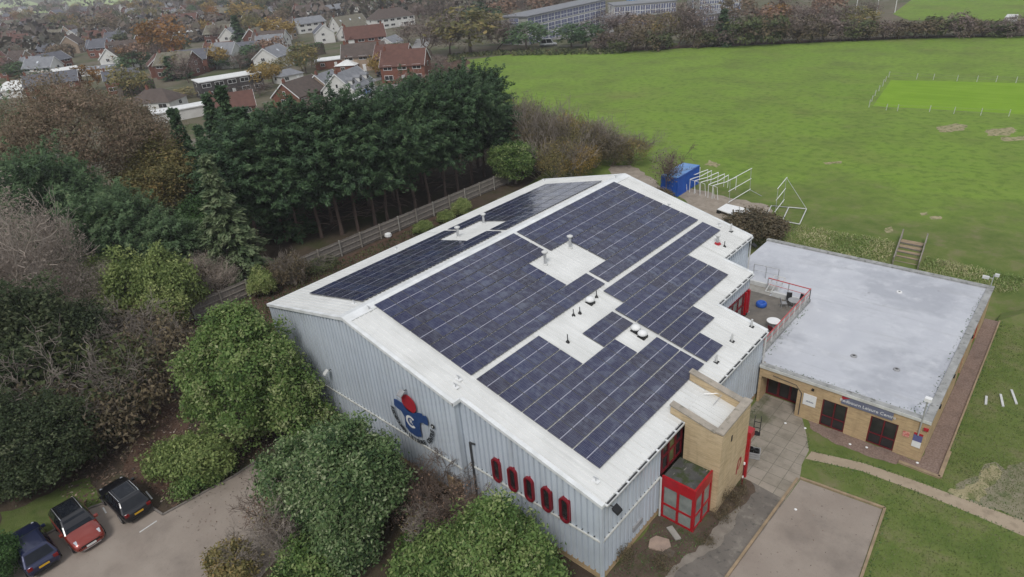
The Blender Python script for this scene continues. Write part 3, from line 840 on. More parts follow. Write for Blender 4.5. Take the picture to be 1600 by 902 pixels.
# ------------------------------------------------------------------ sports hall
HZ, PR, PLF = 10.17, 0.234, 0.215
XL, XS, YS, XE, Y8, Y9, X10, Y11, X12 = -10.216, 9.743, 0.563, 19.308, 8.9, 20.478, 15.618, 26.485, 13.19
YR, YF12 = 32.70, 31.82
def rz_(x):
    return HZ-PR*x if x >= 0 else HZ+PLF*x
hall = thing('sports_hall', 'large blue grey ribbed sports hall with a low white roof full of solar panels', 'sports hall', (4.5, 16, 0))

def ribbed(p0, p1, zb, zt, inward, pitch=0.38, depth=0.12):
    """Vertical trapezoid ribs from p0 to p1 in plan; zb/zt functions of distance; inward = outward normal."""
    mb = MB()
    a, b = Vector(p0), Vector(p1)
    L = (b-a).length
    d = (b-a)/L
    nv = Vector(inward)
    n = max(1, int(round(L/pitch)))
    st = [0.0]
    offs = [0.0]
    for i in range(n):
        s0 = L*i/n
        w = L/n
        for f, o in ((0.62, 0.0), (0.68, -depth), (0.94, -depth), (1.0, 0.0)):
            st.append(s0+w*f)
            offs.append(o)
    vs_ = []
    for s, o in zip(st, offs):
        p = a+d*s+nv*o
        vs_.append((p.x, p.y, zb(s)))
        vs_.append((p.x, p.y, zt(s)))
    k = len(st)
    return mb.add(vs_, [(2*i, 2*i+2, 2*i+3, 2*i+1) for i in range(k-1)])

ZG = 2.98
def wall_piece(p0, p1, zb, zt, nrm, name='cladding'):
    ribbed(p0, p1, zb, zt, nrm).build(name, M['cladding'], hall)
# gable facing the shrubs, left and right of the step
wall_piece((XL+0.12, 0.1), (XS-0.08, 0.1), lambda s: ZG+0.03, lambda s: rz_(XL+0.12+s)-0.1, (0, -1))
wall_piece((XL+0.12, 0.1), (XS-0.08, 0.1), lambda s: 0.5, lambda s: ZG-0.03, (0, -1), 'lower_cladding')
wall_piece((XS-0.08, YS+0.1), (XE-0.12, YS+0.1), lambda s: ZG+0.03, lambda s: rz_(XS-0.08+s)-0.1, (0, -1))
wall_piece((XS-0.08, YS+0.1), (XE-0.12, YS+0.1), lambda s: 0.5, lambda s: ZG-0.03, (0, -1), 'lower_cladding')
wall_piece((XS-0.08, 0.1), (XS-0.08, YS+0.1), lambda s: 0.5, lambda s: rz_(XS)-0.1, (1, 0), 'step_return')
# eaves wall towards the court
ze = rz_(XE)-0.16
wall_piece((XE-0.12, YS+0.1), (XE-0.12, 6.45), lambda s: ZG+0.03, lambda s: ze, (1, 0))
wall_piece((XE-0.12, YS+0.1), (XE-0.12, 6.45), lambda s: 0.45, lambda s: ZG-0.03, (1, 0), 'lower_cladding')
wall_piece((XE-0.12, 11.85), (XE-0.12, Y9-0.12), lambda s: 0.45, lambda s: ze, (1, 0))
wall_piece((XE-0.12, Y9-0.12), (X10-0.12, Y9-0.12), lambda s: 3.1, lambda s: rz_(XE-.12-s)-.1, (0, 1))
z10 = rz_(X10)-.16
wall_piece((X10-0.12, Y9-0.12), (X10-0.12, Y11-0.12), lambda s: 5.15, lambda s: z10, (1, 0))
wall_piece((X10-0.12, Y11-0.12), (X12-0.12, Y11-0.12), lambda s: 3.1, lambda s: rz_(X10-.12-s)-.1, (0, 1))
z12 = rz_(X12)-.16
wall_piece((X12-0.12, Y11-0.12), (X12-0.12, YF12-.15), lambda s: 3.1, lambda s: z12, (1, 0))
wall_piece((X12-0.12, YF12-.15), (0, YR-.15), lambda s: .2, lambda s: rz_(max(0.0, X12-.12-s))-.1, (0, 1))
wall_piece((0, YR-.15), (XL+.12, YR-.15), lambda s: .2, lambda s: rz_(-s)-.1, (0, 1))
wall_piece((XL+.12, YR-.15), (XL+.12, .1), lambda s: .2, lambda s: rz_(XL)-.16, (-1, 0))
# girt flashing between upper and lower sheets
g = MB()
g.box(XL+.08, XS-.04, 0.02, 0.1, ZG-.04, ZG+.05)
g.box(XS+.02, XE-.16, YS+.02, YS+.1, ZG-.04, ZG+.05)
g.box(XE-.12, XE-.04, YS+.14, 6.45, ZG-.04, ZG+.05)
g.build('flashing', M['flash'], hall)
# corner trims
for bb_ in ((XE-.2, XE-.045, YS+.05, YS+.24, 0.3, ze), (XS-.2, XS-.05, .05, .13, .3, rz_(XS)-.2), (XL+.08, XL+.22, .05, .13, .3, rz_(XL)-.12)):
    MB().box(*bb_).build('corner_trim', M['cladding'], hall)
# brick plinth
b = MB()
b.box(XL+.2, XS-.2, .16, .5, 0, .52)
b.box(XS-.2, XE-.24, YS+.18, YS+.5, 0, .47)
b.box(XE-.5, XE-.16, YS+.2, 8.9, 0, .47)
b.box(XE-.5, XE-.16, 11.9, Y9-.2, 0, .47)
b.build('plinth', M['buff_brick'], hall)
# brick infill behind the ragged shrubs on the gable
q = MB()
q.box(8.2, 9.5, -0.02, 0.05, 0.5, 1.75)
q.build('brick_panel', M['buff_brick'], hall)

# roof sheets with standing seams
def roof_side(x_edge_fn, y0, y1, name, left=False, pitch=0.36):
    mb = MB()
    n = int(round((y1-y0)/pitch))
    w = (y1-y0)/n
    def yy(y, x):
        if left or y < Y11:
            return y
        return y + (y-Y11)/(YR-Y11)*(YF12-YR)*min(1.0, x/X12)
    for i in range(n):
        a = y0+i*w
        prof = [(a, 0.0), (a+w*0.8, 0.0), (a+w*0.86, 0.05), (a+w*0.94, 0.05), (a+w, 0.0)]
        xe = x_edge_fn(a+w*0.5)
        x0 = 0.0
        vs_ = []
        for y, dz in prof:
            vs_.append((x0, yy(y, x0), rz_(x0)+dz))
            vs_.append((xe, yy(y, abs(xe)), rz_(xe)+dz))
        if left:
            mb.add(vs_, [(2*k, 2*k+2, 2*k+3, 2*k+1) for k in range(4)])
        else:
            mb.add(vs_, [(2*k, 2*k+1, 2*k+3, 2*k+2) for k in range(4)])
    return mb
def xe_r(y):
    return XS if y < YS else XE if y < Y9 else X10 if y < Y11 else X12
rm_ = roof_side(xe_r, 0.0, YS, 'roof')
rm2 = roof_side(xe_r, YS, Y9, 'roof')
rm3 = roof_side(xe_r, Y9, Y11, 'roof')
rm4 = roof_side(xe_r, Y11, YR, 'roof')
for x in (rm2, rm3, rm4):
    rm_.add(x.v, x.f)
rm_.build('roof_slope', M['roof_white'], hall)
roof_side(lambda y: XL, 0.0, YR, 'roof', left=True).build('roof_slope', M['roof_white'], hall)
# ridge capping: a flat folded strip each side
rc = MB()
for sg, pp in ((1, PR), (-1, PLF)):
    rc.add([(0, -.03, HZ+.075), (0, YR+.03, HZ+.075), (sg*.62, YR+.03, HZ+.06-pp*.62), (sg*.62, -.03, HZ+.06-pp*.62), (sg*.62, -.03, HZ+.02-pp*.62), (sg*.62, YR+.03, HZ+.02-pp*.62)], [(0, 1, 2, 3) if sg < 0 else (3, 2, 1, 0), (3, 2, 5, 4)])
rc.build('ridge_cap', M['trim_white'], hall)
# barge flashings on the gables and verge ends
def barge(x0, x1, y, y2=None, w=0.22, up=0.05, dn=0.16):
    y2 = y if y2 is None else y2
    za, zb = rz_(x0), rz_(x1)
    bf = MB()
    bf.hexa([(x0, y-.04, za-dn), (x1, y2-.04, zb-dn), (x1, y2+w, zb-dn), (x0, y+w, za-dn)], [(x0, y-.04, za+up), (x1, y2-.04, zb+up), (x1, y2+w, zb+up), (x0, y+w, za+up)])
    bf.build('barge_board', M['trim_white'], hall)
barge(XL-.03, -0.0, 0.0)
barge(0.0, XS+.03, 0.0)
barge(XS+.03, XE+.03, YS)
barge(XL-.03, 0.0, YR-.18)
barge(0.0, X12+.03, YR-.18, YF12-.18)
barge(X10, XE+.03, Y9-.18)
barge(X12, X10+.03, Y11-.18)
MB().box(XS-.05, XS+.05, -.04, YS-.04, rz_(XS)-.18, rz_(XS)+.07).build('barge_board', M['trim_white'], hall)
# gutters: dark trough with white straps
def gutter(x, y0, y1):
    z = rz_(x)
    gd, st = MB(), MB()
    gd.box(x+.005, x+.15, y0, y1, z-.135, z-.085)
    st.box(x+.15, x+.175, y0, y1, z-.17, z-.02)
    st.box(x-.02, x+.005, y0, y1, z-.16, z-.04)
    st.box(x-.02, x+.175, y0, y1, z-.18, z-.14)
    n = max(1, int((y1-y0)/0.92))
    for i in range(n+1):
        yy = y0+(y1-y0)*i/n
        st.box(x-.04, x+.18, yy-.055, yy+.055, z-.09, z-.015)
    gu = st.build('gutter', M['trim_white'], hall)
    o = gd.build('gutter_bed', M['gutter_dark'])
    o.data.transform(Matrix.Translation(-hall.location))
    o.parent = gu
gutter(XE, YS+.25, Y8-.32)
gutter(XE, 11.95, Y9-.25)
gutter(X10, Y9+.05, Y11-.2)
gutter(X12, Y11+.05, YF12-.2)
gutter_l = MB().box(XL-.15, XL, 0.1, YR-.1, rz_(XL)-.16, rz_(XL)-.04)
gutter_l.build('gutter', M['trim_white'], hall)
# downpipes
dp = MB()
dp.tube([(XS+.35, YS+.0, 4.9), (XS+.35, YS+.0, 0.2)], .07)
dp.tube([(XS+.35, YS+.0, 4.85), (XS+.75, YS+.0, 4.95)], .06)
dp.build('downpipe', M['gutter_dark'], hall)
for (x, y, z1, z0) in ((XE+.02, 6.35, 3.05, .1), (XE+.06, Y9-.3, 5.4, .1), (X12+.05, YF12-.3, 6.9, 3.2)):
    MB().tube([(x, y, z1), (x, y, z0)], .06, 8).build('downpipe', M['pale_grey'], hall)

# capsule windows in the gable
def capsule(cx, cz, w, h, n=14):
    r = w/2
    pts = []
    for k in range(n+1):
        a = PI*k/n
        pts.append((cx+r*math.cos(a), cz+h/2-r+r*math.sin(a)))
    for k in range(n+1):
        a = PI+PI*k/n
        pts.append((cx+r*math.cos(a), cz-h/2+r+r*math.sin(a)))
    return pts
for cx in (12.08, 13.29, 14.50, 15.71, 16.93):
    o_, i_ = capsule(cx, 3.86, .66, 1.74), capsule(cx, 3.86, .44, 1.50)
    n = len(o_)
    f = MB()
    ya, yb = YS-.05, YS+.16
    vs_ = [(x, ya, z) for x, z in o_]+[(x, ya, z) for x, z in i_]+[(x, yb, z) for x, z in o_]+[(x, yb, z) for x, z in i_]
    fs_ = []
    for k in range(n):
        j = (k+1) % n
        fs_ += [(k, j, n+j, n+k), (2*n+k, 2*n+j, j, k), (n+k, n+j, 3*n+j, 3*n+k)]
    f.add(vs_, fs_)
    fr = f.build('oval_window', M['red_window'], hall)
    p = MB()
    p.add([(x, YS+.07, z) for x, z in i_], [tuple(range(n))])
    po = p.build('pane', M['glass_dark'])
    po.data.transform(Matrix.Translation(-hall.location))
    po.parent = fr
# glazed strip under the eaves beside the tower
def glazing(x, y0, y1, z0, z1, ny, nz, parent, fm, gm, name='window', t=.06, sgn=1, gm2=None):
    f = MB()
    for k in range(ny+1):
        yy = y0+(y1-y0)*k/ny
        f.box(x-.06, x+.05, yy-t/2, yy+t/2, z0, z1)
    for k in range(nz+1):
        zz = z0+(z1-z0)*k/nz
        f.box(x-.06, x+.047, y0-t/2, y1+t/2, zz-t/2, zz+t/2)
    fr = f.build(name, fm, parent)
    for k in range(ny):
        p = MB()
        a, b2 = y0+(y1-y0)*k/ny+t/2, y0+(y1-y0)*(k+1)/ny-t/2
        p.box(x-.05, x-.02, a, b2, z0, z1)
        o = p.build('pane', gm2 if (gm2 and k % 2) else gm)
        o.data.transform(Matrix.Translation(-Vector(parent.location)))
        o.parent = fr
    return fr
glazing(XE-.1, 6.55, 8.75, 3.2, 5.35, 3, 2, hall, M['red_dark'], M['glass_dark'], t=.12, gm2=M['glass_green'])
# terrace doors and glazing under the upper wall
glazing(X10-.1, 20.6, 26.2, 3.2, 5.1, 6, 2, hall, M['red_dark'], M['glass_pale'], 'terrace_doors', t=.13)
MB().box(X10-.05, X10+.12, 25.9, 26.1, 3.2, 5.2).box(X10-.05, X10+.12, 25.45, 25.58, 3.2, 5.2).build('door_post', M['red_paint'], hall)
# small louvre low on the side wall
MB().box(XE-.12, XE-.03, 3.6, 4.55, 1.1, 1.45).build('louvre', M['grey'], hall)

# brick stair tower
tower = thing('stair_tower', 'buff brick stair tower with coped parapets rising beside the hall eaves', 'stair tower', (20.4, 10.4, 0))
XT, TA, TB = 21.74, 8.9, 11.85
zt = lambda x: HZ-PR*x+.66
zout = 5.92
t = MB()
def sl_wall(y0, y1, x0, x1, zb, cap=None):
    t.hexa([(x0, y0, zb), (x1, y0, zb), (x1, y1, zb), (x0, y1, zb)], [(x0, y0, zt(x0)-.08), (x1, y0, zt(x1)-.08), (x1, y1, zt(x1)-.08), (x0, y1, zt(x0)-.08)])
sl_wall(TA-.36, TA, XE+.19, XT, 0)
sl_wall(TB, TB+.36, XE+.19, XT, 0)
t.hexa([(18.55, TA-.36, rz_(18.55)+.04), (XE+.19, TA-.36, rz_(XE)+.0), (XE+.19, TA, rz_(XE)+.0), (18.55, TA, rz_(18.55)+.04)], [(18.55, TA-.36, zt(18.55)-.08), (XE+.19, TA-.36, zt(XE+.19)-.08), (XE+.19, TA, zt(XE+.19)-.08), (18.55, TA, zt(18.55)-.08)])
t.hexa([(18.0, TB, rz_(18.0)+.04), (XE+.19, TB, rz_(XE)+.0), (XE+.19, TB+.36, rz_(XE)+.0), (18.0, TB+.36, rz_(18.0)+.04)], [(18.0, TB, zt(18.0)-.08), (XE+.19, TB, zt(XE+.19)-.08), (XE+.19, TB+.36, zt(XE+.19)-.08), (18.0, TB+.36, zt(18.0)-.08)])
t.box(XT-.38, XT-.003, TA+.003, TB-.003, 0, zout-.08)
t.build('wall', M['render_buff'], tower)
t = MB()
def coping(y0, y1, x0, x1):
    t.hexa([(x0, y0, zt(x0)-.08), (x1, y0, zt(x1)-.08), (x1, y1, zt(x1)-.08), (x0, y1, zt(x0)-.08)], [(x0, y0, zt(x0)), (x1, y0, zt(x1)), (x1, y1, zt(x1)), (x0, y1, zt(x0))])
coping(TA-.41, TA+.05, 18.5, XT-.44)
coping(TB-.05, TB+.41, 17.95, XT-.44)
t.box(XT-.44, XT+.06, TA-.41, TB+.41, zout-.08, zout+.03)
t.build('coping', M['coping'], tower)
t = MB()
zr2 = lambda x: rz_(x)+.04
t.hexa([(XE-.2, TA, zr2(XE)-.3), (XT-.38, TA, zr2(XT)-.3), (XT-.38, TB, zr2(XT)-.3), (XE-.2, TB, zr2(XE)-.3)], [(XE-.2, TA, zr2(XE-.2)), (XT-.38, TA, zr2(XT-.38)), (XT-.38, TB, zr2(XT-.38)), (XE-.2, TB, zr2(XE-.2))])
for k in range(1, 8):
    yk = TA+(TB-TA)*k/8
    t.hexa([(XE-.2, yk-.02, zr2(XE-.2)), (XT-.4, yk-.02, zr2(XT-.4)), (XT-.4, yk+.02, zr2(XT-.4)), (XE-.2, yk+.02, zr2(XE-.2))], [(XE-.2, yk-.02, zr2(XE-.2)+.03), (XT-.4, yk-.02, zr2(XT-.4)+.03), (XT-.4, yk+.02, zr2(XT-.4)+.03), (XE-.2, yk+.02, zr2(XE-.2)+.03)])
t.build('roof', M['roof_white'], tower)
MB().box(XT, XT+.02, 9.75, 9.9, 4.55, 4.95).build('weep_vent', M['black'], tower)
# red curl painted on the outer face
rl = [(11.10, 1.05), (11.14, 1.5), (11.22, 1.9), (11.38, 2.1), (11.56, 2.05), (11.62, 1.85), (11.55, 1.6), (11.40, 1.42), (11.25, 1.35)]
t = MB()
for (ya, za), (yb, zb2) in zip(rl[:-1], rl[1:]):
    d = Vector((yb-ya, zb2-za)).normalized()
    n = Vector((-d.y, d.x))*.075
    t.add([(XT+.012, ya-n.x, za-n.y), (XT+.012, yb-n.x, zb2-n.y), (XT+.012, yb+n.x, zb2+n.y), (XT+.012, ya+n.x, za+n.y)], [(0, 1, 2, 3)])
t.build('painted_mark', M['emblem_red'], tower)
# red door frame and canopy on the court side of the tower
rdz = MB()
rdz.box(21.05, 21.75, TB+.37, TB+.50, 0.0, 2.35)
rdz.box(21.05, 21.95, TB+.37, TB+.95, 3.05, 3.55)
rdz.box(21.75, 21.93, TB+.37, TB+.55, 0.0, 3.05)
rdz.build('door_frame', M['red_paint'], tower)
MB().box(20.0, 21.05, TB+.38, TB+.44, 0, 3.0).build('door', M['glass_dark'], tower)
MB().tube([(20.0, TB-.9, 5.55), (20.2, TB-.25, 6.0), (19.9, TB-.35, 6.05), (19.3, TB-.7, 5.95)], .02, 5).build('aerial', M['galv'], tower)

# red porch
porch = thing('porch', 'bright red boxy timber porch with mossy flat roof between hall and tower', 'porch', (20.35, 7.5, 0))
px0, px1, py0, py1, pz = XE+.03, 21.40, 6.44, 8.5, 3.15
p = MB()
p.box(px0, px1, py0, py0+.12, pz-.72, pz)
p.box(px1-.12, px1, py0+.12, py1, pz-.72, pz)
p.build('fascia', M['red_paint'], porch)
MB().box(px0, px1-.12, py0+.12, py1, pz-.3, pz-.12).build('roof', mat('mossy_felt', (0.06, 0.06, 0.058), (0.10, 0.10, 0.095), 1.2, rough=.95, layers=[((0.045, 0.06, 0.02), 1.6, .48, .6, .9, (1, 1, 1)), ((0.30, 0.29, 0.25), 3, .62, .7, .8, (3, .6, 1))], bump=.6, bscale=5), porch)
p = MB()
for (x, y) in ((px0+.07, py0+.07), ((px0+px1)/2, py0+.06), (px1-.09, py0+.09), (px1-.06, (py0+py1)/2), (px1-.06, py1-.08)):
    s = .09 if x == px1-.09 else .07
    p.box(x-s, x+s, y-s+.012, y+s, 0, pz-.72)
for zz in (.0, 1.0):
    p.box(px0, px1-.02, py0+.025, py0+.12, zz, zz+.14)
    p.box(px1-.12, px1-.025, py0+.12, py1, zz, zz+.14)
p.build('frame', M['red_paint'], porch)
for (a, b2) in ((px0+.14, (px0+px1)/2-.07), ((px0+px1)/2+.07, px1-.18)):
    for z0, z1 in ((.14, 1.0), (1.14, pz-.72)):
        MB().box(a, b2, py0+.06, py0+.09, z0, z1).build('pane', M['glass_pale'], porch)
for (a, b2) in ((py0+.18, (py0+py1)/2-.07), ((py0+py1)/2+.07, py1-.16)):
    for z0, z1 in ((.14, 1.0), (1.14, pz-.72)):
        MB().box(px1-.09, px1-.06, a, b2, z0, z1).build('pane', M['glass_pale'], porch)

# ------------------------------------------------------------------ emblem on the gable
emb = thing('wall_emblem', 'round club emblem on the ribbed gable, blue figure with red ball head', 'emblem', (5.6, 0.0, 4.9))
def plate(poly, y, th, name, m, parent):
    mb = MB()
    mb.prism_y(poly, y-th, y)
    return mb.build(name, m, parent)
ell = [(5.60+.66*math.cos(a), 6.02+.64*math.sin(a)) for a in [2*PI*k/28 for k in range(28)]]
plate(ell, -.035, .03, 'head', M['emblem_red'], emb)
fig = [(4.12, 5.72), (4.36, 5.79), (4.92, 5.74), (5.31, 5.53), (5.92, 5.43), (6.37, 5.70), (6.75, 5.79), (6.79, 5.67), (7.13, 5.80), (7.23, 5.43), (7.18, 5.11), (6.99, 5.07), (6.70, 5.09), (6.42, 4.95), (6.33, 4.51), (6.34, 3.82), (5.84, 3.57), (5.18, 3.62), (4.86, 3.90), (4.93, 4.68), (4.67, 5.05), (4.31, 5.09), (4.02, 5.21)]
plate(fig, -.035, .03, 'figure', M['emblem_blue'], emb)
ccx, ccz = 5.52, 4.60
ring = []
for k in range(25):
    a = R(40+280*k/24)
    ring.append((ccx+.47*math.cos(a), ccz+.47*math.sin(a)))
for k in range(25):
    a = R(320-280*k/24)
    ring.append((ccx+.29*math.cos(a), ccz+.29*math.sin(a)))
mb = MB()
for k in range(24):
    q4 = [ring[k], ring[k+1], ring[48-k], ring[49-k]]
    mb.add([(x, -.075, z) for x, z in q4], [(0, 1, 2, 3)])
mb.build('ring_letter', M['white'], emb)
mb = MB()
add_mesh(mb, text_mesh('R', .46, .005), Matrix.Translation((ccx+.02, -.08, ccz)) @ Matrix.Rotation(PI/2, 4, 'X'))
mb.build('centre_letter', M['white'], emb)
mb = MB()
txt = 'REDBOURN LEISURE CENTRE'
a0, a1 = 186, 352
for i, ch in enumerate(txt):
    if ch == ' ':
        continue
    a = R(a0+(a1-a0)*i/(len(txt)-1))
    me = text_mesh(ch, .40, .004, .022)
    mt = Matrix.Translation((5.62+1.9*math.cos(a), -.05, 5.05+1.84*math.sin(a))) @ Matrix.Rotation(-(a+PI/2), 4, 'Y') @ Matrix.Rotation(PI/2, 4, 'X')
    add_mesh(mb, me, mt)
mb.build('lettering', M['letter_dark'], emb)
dot = [(7.62+.16*math.cos(a), 5.25+.16*math.sin(a)) for a in [2*PI*k/14 for k in range(14)]]
plate(dot, -.04, .03, 'dot', M['black'], emb)
dot2 = [(7.62+.06*math.cos(a), 5.25+.06*math.sin(a)) for a in [2*PI*k/10 for k in range(10)]]
plate(dot2, -.075, .01, 'dot_centre', M['white'], emb)

def floodlight(label, x, y, z, face, hm=None, size=.42):
    o = thing('floodlight', label, 'floodlight', (x, y, z), face)
    MB().tube([(0, 0, 0), (0, -.35, .05)], .03, 6).build('bracket', M['dark_grey'], o, local=True)
    MB().hexa([(-size/2, -.62, -.16), (size/2, -.62, -.16), (size/2, -.30, .0), (-size/2, -.30, .0)], [(-size/2, -.58, -.06), (size/2, -.58, -.06), (size/2, -.26, .14), (-size/2, -.26, .14)]).build('lamp_head', hm or M['dark_grey'], o, local=True)
floodlight('dark floodlight on a bracket above the red ball of the gable emblem', 5.4, .08, 6.9, 0, M['grey'])
floodlight('small pale floodlight high on the gable left of the emblem', -3.2, .08, 4.9, 0, M['pale_grey'], .3)
floodlight('black floodlight under the near corner of the hall eaves', XE-.05, YS+.75, 5.1, PI/2, M['black'], .46)
floodlight('black floodlight at the far corner of the hall above the flat roof', X12+.02, YF12-.5, 6.5, PI/2, M['black'], .4)
floodlight('pale floodlight on the hall wall behind the stair tower', XE-.05, 15.4, 2.9, PI/2, M['pale_grey'], .4)

# ------------------------------------------------------------------ solar panels (one mesh, one object each)
PW, PH = 1.121, 1.705
def panel_mesh():
    mb = MB()
    t_ = .035
    mb.box(0, PH, 0, PW, -t_, 0, 1)
    e = .016
    hx = PH/2
    for a, b2 in ((e, hx-.022), (hx+.022, PH-e)):
        mb.add([(a, e, .002), (b2, e, .002), (b2, PW-e, .002), (a, PW-e, .002)], [(0, 1, 2, 3)], 0)
    mb.add([(hx-.022, e, .0015), (hx+.022, e, .0015), (hx+.022, PW-e, .0015), (hx-.022, PW-e, .0015)], [(0, 1, 2, 3)], 2)
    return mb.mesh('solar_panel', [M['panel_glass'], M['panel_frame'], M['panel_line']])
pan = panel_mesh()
sR, sL = math.atan(PR), math.atan(PLF)
def place_panel(side, s, y, label, group):
    """s = distance down the slope from the ridge to the panel's upper edge."""
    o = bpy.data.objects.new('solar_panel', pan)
    COL.objects.link(o)
    a = sR if side > 0 else sL
    h = .12
    x, z = s*math.cos(a)+h*math.sin(a), HZ-s*math.sin(a)+h*math.cos(a)
    tx, ty = rnd.gauss(0, .0035), rnd.gauss(0, .0035)
    if side > 0:
        o.location = (x, y, z)
        o.rotation_euler = Euler((tx, a+ty, 0))
    else:
        o.location = (-x, y+PW, z)
        o.rotation_euler = (Matrix.Rotation(PI, 3, 'Z') @ Euler((tx, a+ty, 0)).to_matrix()).to_euler()
    return tag(o, label, 'solar panel', group)
YN, YFAR, PY = 2.28, 16.45, 1.153
S0, S1, PS = .36, 9.62, 1.79
for side, s0, y0, layout, label, group in (
    (1, S0, YN, {0: range(12), 1: range(12), 2: range(10), 3: range(10), 4: range(12)}, 'blue solar panel in the big upper block just below the ridge, nearest the emblem', 'solar panels of the near upper block'),
    (1, S0, YFAR, {0: range(12), 1: range(12), 2: range(2, 12), 3: range(2, 12), 4: range(12)}, 'dark solar panel in the far upper block beyond the roof gap with two silver flues', 'solar panels of the far upper block'),
    (1, S1, YN, {0: range(5), 1: range(5), 2: range(8), 3: range(10), 4: range(10)}, 'dark blue solar panel in the lowest block above the near corner of the eaves', 'solar panels of the near lower block'),
    (1, S1, YN, {1: range(7, 10)}, 'solar panel of the small detached group of three beside two white roof domes', 'solar panels of the detached three'),
    (1, S1, 14.12, {0: range(1, 14), 1: range(9), 2: range(9), 3: range(4), 4: range(2)}, 'dark blue solar panel in the stepped lower block towards the terrace', 'solar panels of the stepped lower block')):
    for r_, cols in layout.items():
        for cidx in cols:
            place_panel(side, s0+PS*r_*.995, y0+PY*cidx, label, group)
for r_ in range(4):
    for half, y0 in ((0, YN), (1, YFAR)):
        for cidx in range(12):
            if r_ in (1, 2) and ((half == 0 and cidx >= 10) or (half == 1 and cidx < 2)):
                continue
            place_panel(-1, .95+1.79*r_, y0+PY*cidx, 'grey reflecting solar panel on the far left roof slope beside the fence', 'solar panels of the left roof slope')

# ------------------------------------------------------------------ roof flues, cowls and anchors
def flue(label, x, y, h, kind, red=False):
    z = rz_(x)
    o = thing('roof_flue', label, 'flue', (x, y, z))
    if kind == 'silver':
        MB().lathe([(.11, -.05), (.11, h-.25), (.12, h-.25), (.12, h-.2)], n=10).build('pipe', M['galv'], o, local=True, smooth=False)
        MB().lathe([(.14, h-.2), (.24, h-.12), (.24, h-.06), (.06, h+.03)], n=12).build('cowl', M['pale_grey'], o, local=True)
        MB().lathe([(.30 if red else .2, -.06), (.26 if red else .18, .07), (.12, .12)], n=10).build('collar', M['red_paint'] if red else M['pale_grey'], o, local=True)
    elif kind == 'cone':
        MB().lathe([(.15, -.06), (.12, .06), (.05, .16)], n=10).build('collar', M['black'], o, local=True)
        MB().tube([(0, 0, .15), (0, 0, h)], .035, 6).build('pipe', M['dark_grey'], o, local=True)
    elif kind == 'pipe':
        MB().box(-.15, .15, -.15, .15, -.07, .04).build('collar', M['black'], o, local=True)
        MB().tube([(0, 0, 0), (0, 0, h)], .07, 8).build('pipe', M['pale_grey'], o, local=True)
    else:
        MB().box(-.26, .26, -.26, .26, -.1, .12).build('base', M['black'], o, local=True)
        MB().lathe([(.2, .12), (.2, .2), (.33, .24), (.33, .34), (.24, .46), (.02, .52)], n=14).build('dome', M['white'], o, local=True, smooth=True)
FL = [
    ((4.60, 14.73, 9.09), 1.15, 'silver', 'silver flue on the skylight gap, nearer the emblem gable'),
    ((4.43, 18.03, 9.13), 1.1, 'silver', 'silver flue on the skylight gap, nearer the far gable'),
    ((-4.74, 14.79, 9.15), 1.0, 'silver', 'silver flue on the left roof slope, the nearer of two'),
    ((-5.03, 18.19, 9.09), 1.0, 'silver', 'silver flue on the left roof slope, the farther of two'),
    ((11.81, 28.15, 7.41), .85, 'red', 'silver flue with a red collar beside the far lower panels'),
    ((12.42, 28.16, 7.26), .5, 'cone', 'thin dark vent pipe beside the red collared flue'),
    ((11.67, 30.94, 7.44), .7, 'pipe', 'grey vent pipe near the far right corner of the roof'),
    ((9.42, 14.37, 7.97), .55, 'cone', 'dark cone vent highest in the row on the white walkway'),
    ((9.70, 12.01, 7.90), .5, 'cone', 'dark cone vent second from the end of the walkway row'),
    ((9.56, 11.48, 7.93), .5, 'cone', 'dark cone vent lowest in the walkway row of vents'),
    ((10.92, 9.02, 7.61), .6, 'cone', 'lone dark cone vent between the lowest block and detached panels'),
    ((9.51, 13.48, 7.95), .5, 'dome', 'small white cowl on black base in the walkway row'),
    ((13.27, 13.31, 7.07), .5, 'dome', 'white roof dome beside the three detached panels, upper of a pair'),
    ((13.89, 13.16, 6.92), .5, 'dome', 'white roof dome beside the three detached panels, lower of a pair'),
    ((18.40, 19.90, 5.86), .6, 'pipe', 'pale vent pipe nearest the terrace edge of the roof'),
    ((18.16, 17.36, 5.92), .6, 'pipe', 'pale vent pipe on the bare roof above the middle eaves'),
    ((18.37, 14.67, 5.87), .6, 'pipe', 'pale vent pipe at the end of the lower panels, near the tower'),
]
for (x, y, z), h, k, lb in FL:
    flue(lb, x, y, h, 'silver' if k == 'red' else k, k == 'red')
AN = [((0.47, 1.77, 10.06), 'near the ridge above the emblem gable'), ((8.68, 1.56, 8.14), 'at the near end of the walkway'), ((18.27, 1.55, 5.90), 'in the near corner of the eaves'), ((6.07, 30.34, 8.75), 'at the far gable edge, upper one'), ((10.58, 30.88, 7.69), 'at the far gable edge, lower one'), ((-1.29, 1.86, 9.89), 'at the near end of the left slope'), ((-8.92, 11.47, 8.25), 'at the left eaves in the middle'), ((-9.16, 31.67, 8.20), 'at the far left corner of the roof'), ((-0.03, 31.15, 10.18), 'on the far end of the ridge'), ((8.99, 0.99, 8.07), 'on the roof edge just above the wall step')]
for (x, y, z), lb in AN:
    o = thing('roof_anchor', 'small white fall arrest anchor '+lb, 'anchor', (x, y, rz_(x)))
    MB().box(-.2, .2, -.13, .13, .0, .07).build('base', M['white'], o, local=True)
    MB().tube([(0, 0, .05), (0, 0, .28)], .035, 6).tube([(-.16, 0, .28), (.16, 0, .28)], .03, 6).build('post', M['galv'], o, local=True)

